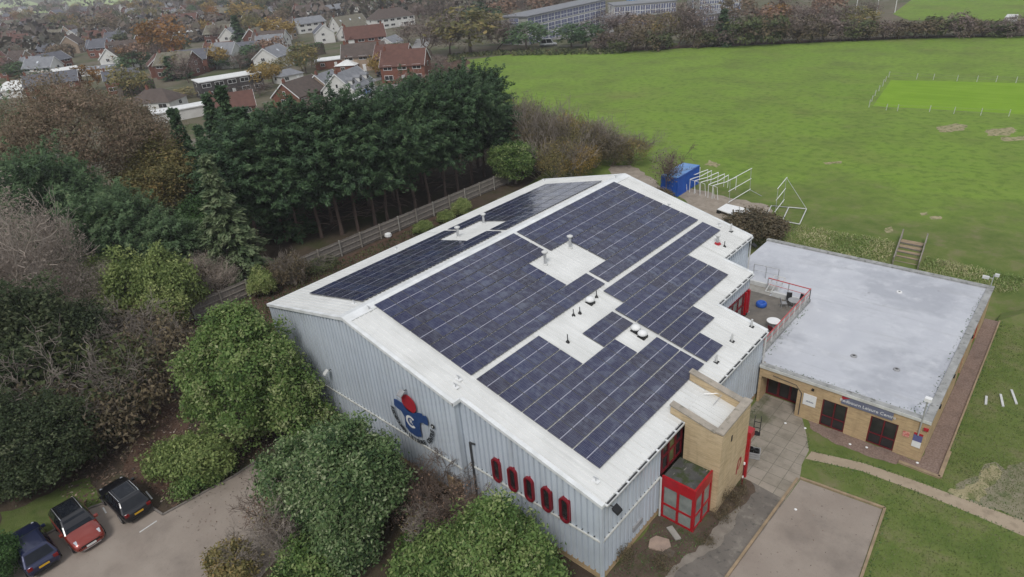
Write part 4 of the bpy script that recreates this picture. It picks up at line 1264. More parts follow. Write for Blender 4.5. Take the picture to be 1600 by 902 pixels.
# ------------------------------------------------------------------ flat roofed brick building
cafe = thing('flat_roofed_building', 'single storey buff brick building with a big stained pale flat roof and dark red doors', 'building', (24, 30, 0))
CX, CY0, CY1, CZ = 29.745, 19.84, 40.5, 3.17
outline = [(19.33, CY0), (CX, CY0), (CX, CY1), (11.4, CY1), (11.4, YR+.1), (X12+.05, YF12+.05), (X12+.05, Y11), (X10+.05, Y11), (X10+.05, Y9), (19.33, Y9)]
w = MB()
yi = CY0+.3
# front wall built round its openings
for (a, b2, z0, z1) in ((19.36, 19.52, 0, 3.0), (19.52, 22.05, 2.25, 3.0), (22.05, 23.69, 0, 3.0), (23.69, 25.23, 2.14, 3.0), (25.23, 26.62, 0, 3.0), (26.62, 28.2, 2.14, 3.0), (28.2, CX, 0, 3.0)):
    w.box(a, b2, CY0, yi, z0, z1)
# right wall with two door openings
for (a, b2, z0, z1) in ((yi, 29.6, 0, 3.0), (29.6, 31.4, 2.3, 3.0), (31.4, 34.4, 0, 3.0), (34.4, 37.2, 2.3, 3.0), (37.2, CY1-.3, 0, 3.0)):
    w.box(CX-.3, CX, a, b2, z0, z1)
w.box(11.4, CX, CY1-.3, CY1, -1.3, 3.0)
# recess behind the entrance
w.box(19.36, 19.52, yi, 21.1, 0, 3.0)
w.box(22.05, 22.35, yi, 21.3, 0, 3.0)
w.build('wall', M['buff_brick'], cafe)
MB().box(19.52, 22.05, yi+.002, 21.2, 2.26, 2.4).build('recess_soffit', M['dark_grey'], cafe)
MB().prism([(x*1.0, y) for x, y in [(19.5, CY0+.35), (CX-.35, CY0+.35), (CX-.35, CY1-.35), (11.5, CY1-.35), (11.5, YR+.15), (X12+.1, YF12+.1), (X12+.1, Y11+.03), (X10+.1, Y11+.03), (X10+.1, Y9+.03), (19.5, Y9+.03)]], 2.75, 3.06).build('roof', M['flat_roof'], cafe)
cp = MB()
cp.box(19.33, CX+.05, CY0-.05, CY0+.4, 3.0, 3.15)
cp.box(CX-.42, CX+.05, CY0+.4, CY1-.4, 3.0, 3.16)
cp.box(11.4, CX+.05, CY1-.4, CY1+.05, 3.0, 3.20)
cp.build('coping', M['coping_grey'], cafe)
MB().box(19.33, CX+.06, CY0-.085, CY0-.052, 2.96, 3.165).build('fascia_trim', M['flash'], cafe)
def xwin(x0, x1, y, z0, z1, nx, zs, parent, fm, gm, name, t=.07):
    f = MB()
    for k in range(nx+1):
        xx = x0+(x1-x0)*k/nx
        f.box(xx-t/2, xx+t/2, y, y+.1, z0, z1)
    for zz in zs:
        f.box(x0-t/2, x1+t/2, y+.004, y+.096, zz-t/2, zz+t/2)
    fr = f.build(name, fm, parent)
    for k in range(nx):
        o = MB().box(x0+(x1-x0)*k/nx+t/2, x0+(x1-x0)*(k+1)/nx-t/2, y+.04, y+.07, z0, z1).build('pane', gm)
        o.data.transform(Matrix.Translation(-Vector(parent.location)))
        o.parent = fr
    return fr
xwin(23.73, 25.19, CY0+.06, .03, 2.10, 2, (.05, .82, 2.09), cafe, M['red_dark'], M['glass_dark'], 'window')
xwin(26.66, 28.16, CY0+.06, .03, 2.10, 2, (.05, .82, 2.09), cafe, M['red_dark'], M['glass_dark'], 'window')
xwin(19.56, 22.02, 21.12, .03, 2.22, 3, (.06, 2.18), cafe, M['red_dark'], M['glass_dark'], 'entrance_door', .16)
glazing(CX-.14, 29.65, 31.35, .05, 2.28, 2, 1, cafe, M['red_paint'], M['glass_dark'], 'side_door')
glazing(CX-.14, 34.45, 37.15, .05, 2.28, 3, 1, cafe, M['red_paint'], M['glass_dark'], 'side_door')
for y in (22.6, 26.6, 32.6):
    MB().box(CX, CX+.08, y-.12, y+.12, 2.45, 2.68).build('wall_light', M['black'], cafe)
MB().box(22.9, 23.06, CY0-.07, CY0, 2.5, 2.66).build('wall_light', M['black'], cafe)
MB().tube([(22.32, CY0-.03, 2.0), (22.32, CY0-.03, .2)], .03, 6).tube([(20.3, CY0-.03, 2.62), (21.9, CY0-.03, 2.5), (22.32, CY0-.03, 2.0)], .02, 5).build('conduit', M['dark_grey'], cafe)
for (x, y), lb in (((24.03, 24.54), 'round grey roof outlet in the middle of the flat roof'), ((24.08, 35.87), 'small white roof outlet towards the back of the flat roof'), ((26.74, 24.48), 'tiny dark roof outlet towards the front right of the flat roof')):
    o = thing('roof_outlet', lb, 'roof outlet', (x, y, 3.06))
    MB().lathe([(.22, 0), (.2, .08), (.12, .1), (.1, .04)], n=12).build('outlet_ring', M['grey'] if 'white' not in lb else M['white'], o, local=True)
    MB().lathe([(.08, 0), (.07, .09), (.01, .11)], n=10).build('outlet_cap', M['dark_grey'], o, local=True)
# signs on the front wall
s = thing('wall_sign', 'long grey sign with white lettering and a red corner above the front windows', 'sign', (26.3, CY0, 2.62))
MB().box(24.79, 27.80, CY0-.06, CY0-.005, 2.33, 2.90).build('board', M['sign_grey'], s)
MB().add([(24.79, CY0-.064, 2.90), (24.79, CY0-.064, 2.62), (25.1, CY0-.064, 2.80), (25.28, CY0-.064, 2.90)], [(0, 1, 2, 3)]).build('corner_stripe', M['emblem_red'], s)
mb = MB()
add_mesh(mb, text_mesh('Redbourn Leisure Centre', .315, .004), Matrix.Translation((26.33, CY0-.068, 2.60)) @ Matrix.Rotation(PI/2, 4, 'X'))
mb.build('lettering', M['white'], s)
s = thing('notice_board', 'square white notice on the brick wall left of the front windows', 'notice', (22.9, CY0, 1.66))
MB().box(22.47, 23.30, CY0-.05, CY0-.005, 1.22, 2.10).build('board', M['white'], s)
mb = MB()
for i in range(7):
    mb.box(22.68+.07*i, 22.73+.07*i, CY0-.054, CY0-.05, 1.5, 1.58+.03*(i % 2))
mb.build('print', M['sign_grey'], s)
s = thing('notice_board', 'small red and white notice right of the second front window', 'notice', (28.68, CY0, 1.7))
MB().box(28.5, 28.86, CY0-.03, CY0-.005, 1.5, 1.88).build('board', mat('pink_notice', (.62, .30, .25), (.5, .14, .12), 9, lo=.45, hi=.55), s)
s = thing('notice_board', 'blue over white information board at the right end of the front wall', 'notice', (29.34, CY0, 1.5))
MB().box(29.08, 29.56, CY0-.04, CY0-.005, 1.45, 1.92).build('upper_panel', M['navy_sign'], s)
MB().box(29.08, 29.56, CY0-.04, CY0-.005, 1.00, 1.44).build('lower_panel', M['white'], s)
MB().box(29.08, 29.56, CY0-.042, CY0-.005, 1.925, 2.06).build('header', M['emblem_red'], s)
s = thing('pole_light', 'grey pole with a white floodlight rising from the right end of the front wall', 'pole light', (29.30, CY0-.08, 1.9))
MB().tube([(29.30, CY0-.08, 1.95), (29.30, CY0-.08, 4.6)], .045, 8).build('pole', M['galv'], s)
MB().box(29.14, 29.5, CY0-.2, CY0+.1, 4.55, 4.78).build('lamp_head', M['white'], s)
MB().tube([(29.3, CY0-.08, 4.4), (28.95, CY0-.08, 4.35)], .03, 6).build('arm', M['galv'], s)
s = thing('pole_light', 'short pole with two pale lamps at the back right corner of the flat roof', 'pole light', (CX-.2, CY1-.2, 3.2))
MB().tube([(CX-.2, CY1-.2, 3.2), (CX-.2, CY1-.2, 4.3)], .035, 6).build('pole', M['galv'], s)
MB().box(CX-.9, CX-.45, CY1-.35, CY1-.1, 3.85, 4.05).box(CX-.15, CX+.15, CY1-.35, CY1-.1, 4.2, 4.4).tube([(CX-.6, CY1-.2, 3.95), (CX-.2, CY1-.2, 3.95)], .025, 5).build('lamp_head', M['pale_grey'], s)
MB().box(29.5, 29.75, CY0-.12, CY0+.02, 2.45, 2.62).build('alarm_box', M['emblem_red'], cafe)

# roof terrace
ter = thing('roof_terrace', 'sunken brown paved roof terrace enclosed by low white walls beside the hall', 'terrace', (17.2, 25.5, 3.06))
TX = 18.85
MB().prism([(X10+.12, Y9+.05), (TX-.1, Y9+.05), (TX-.1, 29.7), (X12+.15, 29.7), (X12+.15, Y11+.05), (X10+.12, Y11+.05)], 3.065, 3.10).build('floor', M['terrace'], ter)
MB().box(TX-.1, TX+.12, 20.55, 30.5, 3.065, 3.32).build('kerb', M['coping_grey'], ter)
MB().box(X10+.5, 18.3, 29.72, 29.95, 3.065, 3.5).box(X12+.15, X10+.5, 30.9, 31.1, 3.065, 3.42).build('low_wall', M['pale_grey'], ter)
MB().prism([(X12+.12, 29.75), (15.9, 29.75), (15.9, 30.88), (X12+.12, 30.88)], 3.065, 3.09).build('upper_floor', M['concrete'], ter)
def railing(pts, z0, h, label, topm, postm, gap=1.0, infill=None, mid=(.5,)):
    o = thing('railing', label, 'railing', (*pts[0], z0))
    tp = MB().tube([(x, y, z0+h) for x, y in pts], .045, 6)
    for f in mid:
        tp.tube([(x, y, z0+h*f) for x, y in pts], .022, 5)
    tp.build('top_rail', topm, o)
    for a, b2 in zip(pts[:-1], pts[1:]):
        a, b2 = Vector(a), Vector(b2)
        n = max(1, int(round((b2-a).length/gap)))
        for k in range(n+1):
            p = a.lerp(b2, k/n)
            MB().box(p.x-.035, p.x+.035, p.y-.035, p.y+.035, z0, z0+h-.03).build('post', postm, o)
        if infill:
            mb = MB()
            m2 = int((b2-a).length/.16)
            for k in range(m2):
                p = a.lerp(b2, (k+.5)/m2)
                mb.tube([(p.x, p.y, z0+.1), (p.x, p.y, z0+h-.05)], .013, 4, cap=False)
            mb.build('bars', infill, o)
railing([(TX, 20.7), (TX, 30.5)], 3.3, .95, 'white barred railing with a red top rail along the terrace edge', M['red_rail'], M['pale_grey'], 1.05, M['pale_grey'])
railing([(TX, 30.5), (15.4, 30.6)], 3.1, 1.1, 'thin red rail along the back of the terrace', M['red_rail'], M['galv'], 1.7)
railing([(X12+.2, 32.5), (15.5, 32.6)], 3.06, 1.15, 'grey guard rail by the far hall wall behind the terrace', M['galv'], M['galv'], 1.15)
gt = thing('metal_gate', 'pale leaning metal gate frame at the back corner of the terrace', 'gate', (15.6, 30.75, 3.1))
for dx in (0, .45, .9):
    MB().tube([(15.4+dx, 30.2, 3.1), (15.7+dx, 31.1, 4.3)], .05, 6).build('bar', M['pale_grey'], gt)
MB().tube([(15.4, 30.2, 3.15), (16.3, 30.2, 3.15)], .04, 6).tube([(15.7, 31.1, 4.3), (16.6, 31.1, 4.3)], .04, 6).build('cross_bar', M['pale_grey'], gt)
def round_table(label, x, y, z, m, r=.45, h=.72):
    o = thing('round_table', label, 'table', (x, y, z))
    MB().lathe([(r, h-.04), (r, h), (r-.03, h+.01)], n=24).build('table_top', m, o, local=True)
    MB().tube([(0, 0, 0), (0, 0, h-.04)], .035, 8).build('stem', M['galv'], o, local=True)
    MB().tube([(-.3, 0, .02), (.3, 0, .02)], .025, 6).tube([(0, -.3, .02), (0, .3, .02)], .025, 6).build('foot', M['galv'], o, local=True)
def chair(label, x, y, z, rz, m):
    o = thing('terrace_chair', label, 'chair', (x, y, z), rz, 'chairs on the terrace')
    MB().box(-.21, .21, -.21, .21, .42, .45).build('seat', m, o, local=True)
    MB().hexa([(-.21, .19, .45), (.21, .19, .45), (.21, .22, .45), (-.21, .22, .45)], [(-.2, .28, .86), (.2, .28, .86), (.2, .31, .86), (-.2, .31, .86)]).build('backrest', m, o, local=True)
    for sx_, sy_ in ((-1, -1), (1, -1), (-1, 1), (1, 1)):
        MB().tube([(.19*sx_, .19*sy_, .42), (.22*sx_, .23*sy_, 0)], .014, 5).build('leg', M['galv'], o, local=True)
tz = 3.10
ax, ay = (18.16, 24.91)
round_table('round white table on the terrace nearest the red railing', ax, ay, tz, M['white'], .5)
bx_, by_ = (18.24, 28.78)
round_table('round grey table in the back corner of the terrace', bx_, by_, tz, M['grey'], .46)
chair('dark chair behind the grey corner table, further left', bx_-.55, by_+.5, tz, .4, M['black'])
chair('dark chair behind the grey corner table, further right', bx_+.25, by_+.75, tz, -.2, M['black'])
chair('pale chair at the near side of the grey corner table', bx_-.65, by_-.35, tz, 2.2, M['grey'])
chair('dark chair tucked beside the white table', ax+.25, ay-.85, tz, 2.9, M['red_dark'])
chair('purple chair against the hall wall by the railing end', 18.4, 20.95, tz, 1.2, mat('purple', (.16, .02, .2), rough=.5))
pl = thing('tyre_planter', 'blue painted tyre planter standing on the terrace', 'planter', (*(16.11, 27.68), tz))
MB().lathe([(.18, .0), (.36, .0), (.42, .1), (.42, .28), (.36, .38), (.22, .38), (.2, .3)], n=20).build('tyre', M['blue_paint'], pl, local=True, smooth=True)
MB().lathe([(.2, .0), (.2, .27), (.02, .29)], n=12).build('soil', M['bed_soil'], pl, local=True)

# ------------------------------------------------------------------ things in the court and bed
for lb, x, y, rz, poly, h, m in (
    ('big pinkish broken slab lying in the soil bed by the hall wall', 20.35, 4.6, .5, [(-.6, -.35), (.15, -.5), (.62, -.1), (.5, .38), (-.2, .5), (-.55, .2)], .1, 'stone_pink'),
    ('narrow pale slab lying in the soil bed in front of the porch', 20.6, 5.75, -.45, [(-.5, -.16), (.45, -.2), (.5, .14), (-.45, .2)], .1, 'concrete'),
    ('brownish flat slab half hidden in soil next to the pink slab', 20.9, 4.35, .2, [(-.4, -.3), (.4, -.25), (.45, .25), (-.3, .35)], .05, 'bark')):
    tag(MB().prism(poly, .0, h).build('stone_slab', M[m], loc=(x, y, .01)), lb, 'stone slab').rotation_euler = (0.04, 0.03, rz)
sb = thing('sack_truck', 'black sack truck standing on the paved court', 'sack truck', (*(20.76, 16.62), 0), .3)
for sx_ in (-.2, .2):
    MB().tube([(sx_, 0, .1), (sx_, .15, 1.15), (sx_*.8, .25, 1.25)], .025, 6).build('upright', M['black'], sb, local=True)
    MB().lathe([(.13, -.04), (.13, .04)], n=12).build('wheel', M['black'], sb, local=True)
MB().box(-.24, .24, -.35, .02, .04, .07).box(-.2, .2, .0, .03, .4, .44).box(-.2, .2, .08, .11, .8, .84).build('base_plate', M['black'], sb, local=True)
pt = thing('planter_crate', 'grey slatted crate holding round black pots beside the tower', 'planter', (*(21.31, 14.25), 0), .35)
mb = MB()
for zz in (.05, .22, .39):
    mb.box(-.62, .62, -.32, -.28, zz, zz+.13).box(-.62, .62, .28, .32, zz, zz+.13).box(-.62, -.58, -.28, .28, zz, zz+.13).box(.58, .62, -.28, .28, zz, zz+.13)
mb.build('crate', M['grey'], pt, local=True)
for i, (x, y) in enumerate(((-.32, 0), (.05, .05), (.38, -.02))):
    MB().lathe([(.1, .1), (.17, .58), (.17, .62), (.12, .62), (.1, .5)], n=12).build('pot', M['black'], pt, local=True, loc=(x, y, 0))
po_ = thing('striped_post', 'thin dark red and white post beside the tower wall', 'post', (*(21.99, 11.59), 0))
MB().tube([(0, 0, 0), (0, 0, 1.7)], .045, 8).build('shaft', M['red_dark'], po_, local=True)
MB().lathe([(.06, 1.62), (.06, 1.76), (.02, 1.8)], n=8).build('cap', M['white'], po_, local=True)
MB().lathe([(.048, .55), (.048, .75)], n=8).build('band', M['white'], po_, local=True)
for i, (px_, lb) in enumerate((((21.92, 18.62), 'white scrap of paper on the paved court'), ((23.15, 18.87), 'small white lump on the court near the notice'), ((25.95, 18.98), 'white pebble lump on the gravel between the front windows'), ((26.86, 19.28), 'small pale stone on the gravel below the second front window'), ((25.25, 11.53), 'white litter scrap on the tarmac pad'), ((29.66, 19.63), 'white pot at the corner of the brick building'))):
    tag(MB().lathe([(.07, 0), (.09, .04), (.03, .08)], n=7).build('litter_scrap', M['white'], loc=(*px_, .012)), lb, 'litter')
for (u_, lb) in ((((31.70, 29.36), (31.83, 28.32)), 'weathered plank lying in the grass, leftmost of three right of the gravel'), (((32.40, 30.14), (32.75, 28.73)), 'pale plank lying in the grass, middle of three right of the gravel'), (((32.89, 31.12), (33.39, 29.54)), 'pale plank lying in the grass, rightmost of three right of the gravel')):
    a, b2 = Vector(u_[0]), Vector(u_[1])
    d = (b2-a).normalized()
    n = Vector((-d.y, d.x))*.07
    tag(MB().hexa([(*(a-n), 0), (*(a+n), 0), (*(b2+n), 0), (*(b2-n), 0)][::-1], [(*(a-n), .08), (*(a+n), .08), (*(b2+n), .08), (*(b2-n), .08)][::-1]).build('timber_plank', M['pale_grey']), lb, 'plank')

# ------------------------------------------------------------------ field behind the hall
ct = thing('shipping_container', 'blue steel shipping container with a paler worn roof at the field edge', 'container', (-6.9, 57.0, 0), R(91))
CL, CW, CH = 6.06, 2.44, 2.59
mb = MB()
def corr(p0, p1, nrm):
    r2 = MB()
    a, b2 = Vector(p0), Vector(p1)
    L = (b2-a).length
    d = (b2-a)/L
    nv = Vector(nrm)
    k = int(L/.28)
    vs_ = []
    for i in range(k):
        for f, o_ in ((0, 0), (.35, 0), (.5, -.045), (.85, -.045)):
            p = a+d*(L*(i+f)/k)+nv*o_
            vs_ += [(p.x, p.y, .12), (p.x, p.y, CH-.1)]
    p = b2
    vs_ += [(p.x, p.y, .12), (p.x, p.y, CH-.1)]
    n = len(vs_)//2
    mb.add(vs_, [(2*i, 2*i+2, 2*i+3, 2*i+1) for i in range(n-1)])
x1, y1 = CL/2-.04, CW/2-.04
corr((-x1, -y1), (x1, -y1), (0, -1)); corr((x1, -y1), (x1, y1), (1, 0)); corr((x1, y1), (-x1, y1), (0, 1)); corr((-x1, y1), (-x1, -y1), (-1, 0))
mb.build('body', M['blue_paint'], ct, local=True)
fr = MB()
for sx_ in (-1, 1):
    for sy_ in (-1, 1):
        fr.box(sx_*(CL/2-.1)-.08, sx_*(CL/2-.1)+.08, sy_*(CW/2-.08)-.07, sy_*(CW/2-.08)+.07, 0, CH-.005)
for sy_ in (-1, 1):
    fr.box(-CL/2+.02, CL/2-.02, sy_*(CW/2-.05)-.055, sy_*(CW/2-.05)+.055, CH-.14, CH-.002)
    fr.box(-CL/2+.02, CL/2-.02, sy_*(CW/2-.05)-.055, sy_*(CW/2-.05)+.055, 0.02, .16)
fr.build('frame', M['blue_paint'], ct, local=True)
MB().box(-CL/2+.06, CL/2-.06, -CW/2+.06, CW/2-.06, CH-.1, CH+.012).build('roof', M['blue_roof'], ct, local=True)
for yy in (-.6, -.25, .25, .6):
    MB().tube([(CL/2+.0, yy, .15), (CL/2+.0, yy, CH-.12)], .03, 6).build('lock_rod', M['galv'], ct, local=True)
# mini goals stored in a row, one frame behind the other
GZ = []
def mini_goal():
    t_ = thing('mini_goal', '', 'goal frame')
    mb = MB()
    w2, hh = 2.3, 1.75
    for sx_ in (-w2, w2):
        MB().tube([(sx_, 0, 0), (sx_, 0, hh)], .04, 6).build('upright', M['white'], t_, local=True)
    MB().tube([(-w2, 0, hh), (-w2*.5, .0, hh-.05), (0, .05, hh-.12), (w2*.5, .0, hh-.05), (w2, 0, hh)], .055, 6).build('crossbar', M['white'], t_, local=True)
    MB().tube([(w2, 0, hh), (w2-.1, .6, hh-.1), (w2-.1, .85, .05)], .03, 5).build('stay', M['white'], t_, local=True)
    return t_
def copy_tree(o, parent=None):
    c2 = o.copy()
    COL.objects.link(c2)
    if parent is not None:
        c2.parent = parent
    for ch in list(o.children):
        copy_tree(ch, c2)
    return c2
g0 = mini_goal()
ga, gb = Vector((-7.62, 59.33)), Vector((-1.08, 57.80))
gd_ = (gb-ga).normalized()
for i in range(8):
    o = g0 if i == 0 else copy_tree(g0)
    p = ga.lerp(gb, i/7)
    o.location = (p.x, p.y, 0.01)
    o.rotation_euler = (0, 0, math.atan2(gd_.y, gd_.x)-PI/2+rnd.gauss(0, .05))
    o['label'] = 'white framed mini goal in the row stored beside the blue container' if 0 < i < 7 else ('white mini goal at the container end of the stored row' if i == 0 else 'white mini goal at the yard end of the stored row')
    o['group'] = 'mini goals stored in a row'
# two sight screen frames
def screen_frame(label, x, y, bars, posts, base, stay):
    o = thing('sight_screen_frame', label, 'screen frame', (x, y, 0))
    for a, b2 in bars:
        MB().tube([a, b2], .045, 6).build('rail', M['white'], o)
    for a, b2 in posts:
        MB().tube([a, b2], .03, 5).build('upright', M['galv'], o)
    if base:
        for a, b2 in zip(base, base[1:]):
            MB().tube([a, b2], .06, 6).build('base_beam', M['pale_grey'], o)
    for a, b2 in stay:
        MB().tube([a, b2], .03, 5).build('stay', M['galv'], o)
screen_frame('tall white barred screen frame behind the sandy yard, nearer the goals', 1.1, 57.5, [((1.0, 54.6, .35), (1.3, 60.4, .35)), ((.9, 54.6, 1.75), (1.25, 60.4, 1.75)), ((.8, 54.6, 3.1), (1.2, 60.4, 3.1))], [((1.0, 54.9, 0), (.85, 54.9, 3.1)), ((1.3, 60.2, 0), (1.2, 60.2, 3.1))], None, [((1.3, 60.2, 0.3), (3.2, 59.5, 0))])
bA, bB, bC, bD = [(*p, .12) for p in ((5.54, 56.63), (9.35, 57.64), (10.34, 52.70), (6.49, 52.63))]
midA, midB = tuple((Vector(bA)+Vector(bB))/2), tuple((Vector(bC)+Vector(bD))/2)
mx_, my_ = (Vector(midA)+Vector(midB)).xy/2
screen_frame('white barred screen frame with a square base on the grass, right of the yard', mx_, my_, [((6.9, 54.2, .4), (6.3, 58.6, .4)), ((6.9, 54.2, 1.85), (6.3, 58.6, 1.85)), ((6.9, 54.2, 3.25), (6.3, 58.6, 3.25))], [((6.9, 54.4, 0), (6.9, 54.4, 3.2)), ((6.3, 58.4, 0), (6.3, 58.4, 3.3))], [bA, bB, bC, bD, bA, midA, midB], [((6.3, 58.5, 3.2), bB)])
wb = thing('white_board', 'flat white sheet lying on low black blocks in the sandy yard', 'board', (*(2.65, 53.21), 0))
pts4 = [(1.03, 51.50), (1.14, 53.69), (5.25, 53.26), (4.05, 50.54)]
MB().prism(pts4[::-1], .42, .52).build('sheet', M['white'], wb)
for (x, y) in pts4:
    cx_, cy_ = sum(p[0] for p in pts4)/4, sum(p[1] for p in pts4)/4
    x, y = x+(cx_-x)*.1, y+(cy_-y)*.1
    MB().box(x-.2, x+.2, y-.2, y+.2, 0, .42).build('block', M['black'], wb)
# posts round the mown square
fp = [((1.06, 111.29), 1.35), ((4.17, 110.20), 1.1), ((5.89, 110.40), 1.1), ((10.52, 111.60), 1.1), ((14.09, 111.63), 1.15), ((17.81, 112.03), 1.2), ((21.50, 112.92), 1.1), ((0.24, 115.95), 1.1), ((-0.58, 120.92), 1.1), ((-1.12, 125.38), 1.1), ((-1.60, 129.76), 1.4), ((-2.36, 134.63), 1.1), ((-3.01, 139.45), 1.2), ((2.30, 139.03), 1.2), ((5.24, 139.30), 1.2), ((9.37, 139.30), 1.2), ((12.64, 139.73), 1.2), ((15.67, 140.44), 1.2), ((18.82, 140.53), 1.2), ((21.46, 140.80), 1.2)]
rf = thing('rope_fence', 'white posted rope fence round the mown cricket square on the field', 'fence', (*(10.50, 125.16), 0))
for (x, y), h in fp:
    MB().tube([(x, y, 0), (x+.05, y, h)], .05, 6).build('post', M['pale_grey'], rf)
near = [fp[i] for i in (0, 1, 2, 3, 4, 5, 6)]
leftp = [fp[i] for i in (0, 7, 8, 9, 10, 11, 12)]
farp = [fp[i] for i in (12, 13, 14, 15, 16, 17, 18, 19)]
for row in (near, leftp, farp):
    mb = MB()
    mb.tube([(x, y, h*.85) for (x, y), h in row], .012, 4)
    mb.tube([(x, y, h*.4) for (x, y), h in row], .012, 4)
    mb.build('rope', M['timber_grey'], rf)
# timber steps down the bank
stp = thing('timber_steps', 'weathered timber steps with handrails down the grass bank behind the flat roof', 'steps', (21.7, 50, 0))
mb, rs_ = MB(), MB()
n = 6
def sx0(y):
    return 20.35+(54.3-y)*.11
for i in range(n):
    y0_, z0_ = 54.3-i*.80, .02-i*.19
    a_ = sx0(y0_)
    mb.box(a_, a_+2.05, y0_-.80, y0_, z0_-.06, z0_)
    rs_.box(a_, a_+2.05, y0_-.84, y0_-.802, z0_-.25, z0_)
mb.build('tread', M['timber_tan'], stp)
rs_.build('riser', M['timber_dark'], stp)
for off in (-.12, 2.12):
    for (zlo, zhi) in ((.85, 1.05), (.42, .56)):
        xa, xb_ = sx0(49.4)+off, sx0(54.5)+off
        MB().hexa([(xa, 49.4, zlo-1.05), (xa+.09, 49.4, zlo-1.05), (xb_+.09, 54.5, zlo), (xb_, 54.5, zlo)], [(xa, 49.4, zhi-1.05), (xa+.09, 49.4, zhi-1.05), (xb_+.09, 54.5, zhi), (xb_, 54.5, zhi)]).build('handrail', M['timber_grey'], stp)
    for k in range(4):
        yk = 49.5+k*1.63
        MB().box(sx0(yk)+off-.01, sx0(yk)+off+.1, yk-.055, yk+.055, -1.3+k*.33, .02+k*.345).build('post', M['timber_grey'], stp)

# ------------------------------------------------------------------ board fence behind the hall
fn = thing('board_fence', 'dark close boarded fence with pale posts and rails below the tall conifers', 'fence', (-29, 20, 0))
FY0, FY1, FX = -8.0, 50.0, -29.0
bd = MB()
y = FY0
k = 0
while y < FY1:
    hh = 1.86+rnd.gauss(0, .015)
    bd.box(FX-.03-(.012 if k % 2 else 0), FX-.008-(.012 if k % 2 else 0), y, y+.148, 0.05, hh)
    y += .15
    k += 1
bd.build('boards', M['timber_dark'], fn)
for zz in (.35, .98, 1.62):
    MB().box(FX-.006, FX+.055, FY0, FY1, zz-.045, zz+.045).build('rail', M['timber_grey'], fn)
yy = FY0
while yy <= FY1+.1:
    MB().box(FX+.057, FX+.18, yy-.06, yy+.06, 0, 1.98).build('post', M['timber_grey'] if int(yy) % 2 else M['concrete'], fn)
    yy += 2.9
tag(MB().lathe([(.3, 0), (.45, .2), (.4, .5), (.1, .62)], n=9).build('white_sack', M['white'], loc=(*(-28.55, 24.70), 0)), 'small white sack lying by the board fence', 'sack')

# ------------------------------------------------------------------ parked cars
def paint(name, c, metal=.35):
    m, nt, b = _nt(name)
    b.inputs['Base Color'].default_value = (*c, 1)
    b.inputs['Metallic'].default_value = metal
    b.inputs['Roughness'].default_value = .28
    b.inputs['Coat Weight'].default_value = .8
    b.inputs['Coat Roughness'].default_value = .05
    return m
P = {'red': paint('paint_red', (.24, .030, .018)), 'black': paint('paint_black', (.010, .010, .013)), 'navy': paint('paint_navy', (.014, .019, .060)), 'silver': paint('paint_silver', (.5, .51, .52)), 'blue': paint('paint_blue', (.10, .2, .36)), 'white': paint('paint_white', (.72, .72, .72), 0)}
M['car_glass'] = mat('car_glass', (.008, .010, .014), (.014, .016, .021), 2, rough=.04, spec=.28)
M['tyre'] = mat('tyre', (.02, .02, .02), rough=.85)
M['rim'] = mat('rim', (.35, .35, .36), rough=.35, metal=.7)
M['plate_yellow'] = mat('plate_yellow', (.62, .36, .02), (.56, .32, .02), 6, rough=.4)
M['plate_white'] = mat('plate_white', (.62, .62, .6), rough=.4)
M['tail_red'] = mat('tail_red', (.16, .008, .008), rough=.2)
M['lamp_clear'] = mat('lamp_clear', (.45, .47, .5), rough=.15)
M['chrome'] = mat('chrome', (.62, .62, .63), rough=.25, metal=.8)

def loft(mb, rings, mi=0, cap=True):
    return mb.tube_rings(rings, mi) if cap else mb.tube_rings(rings, mi)

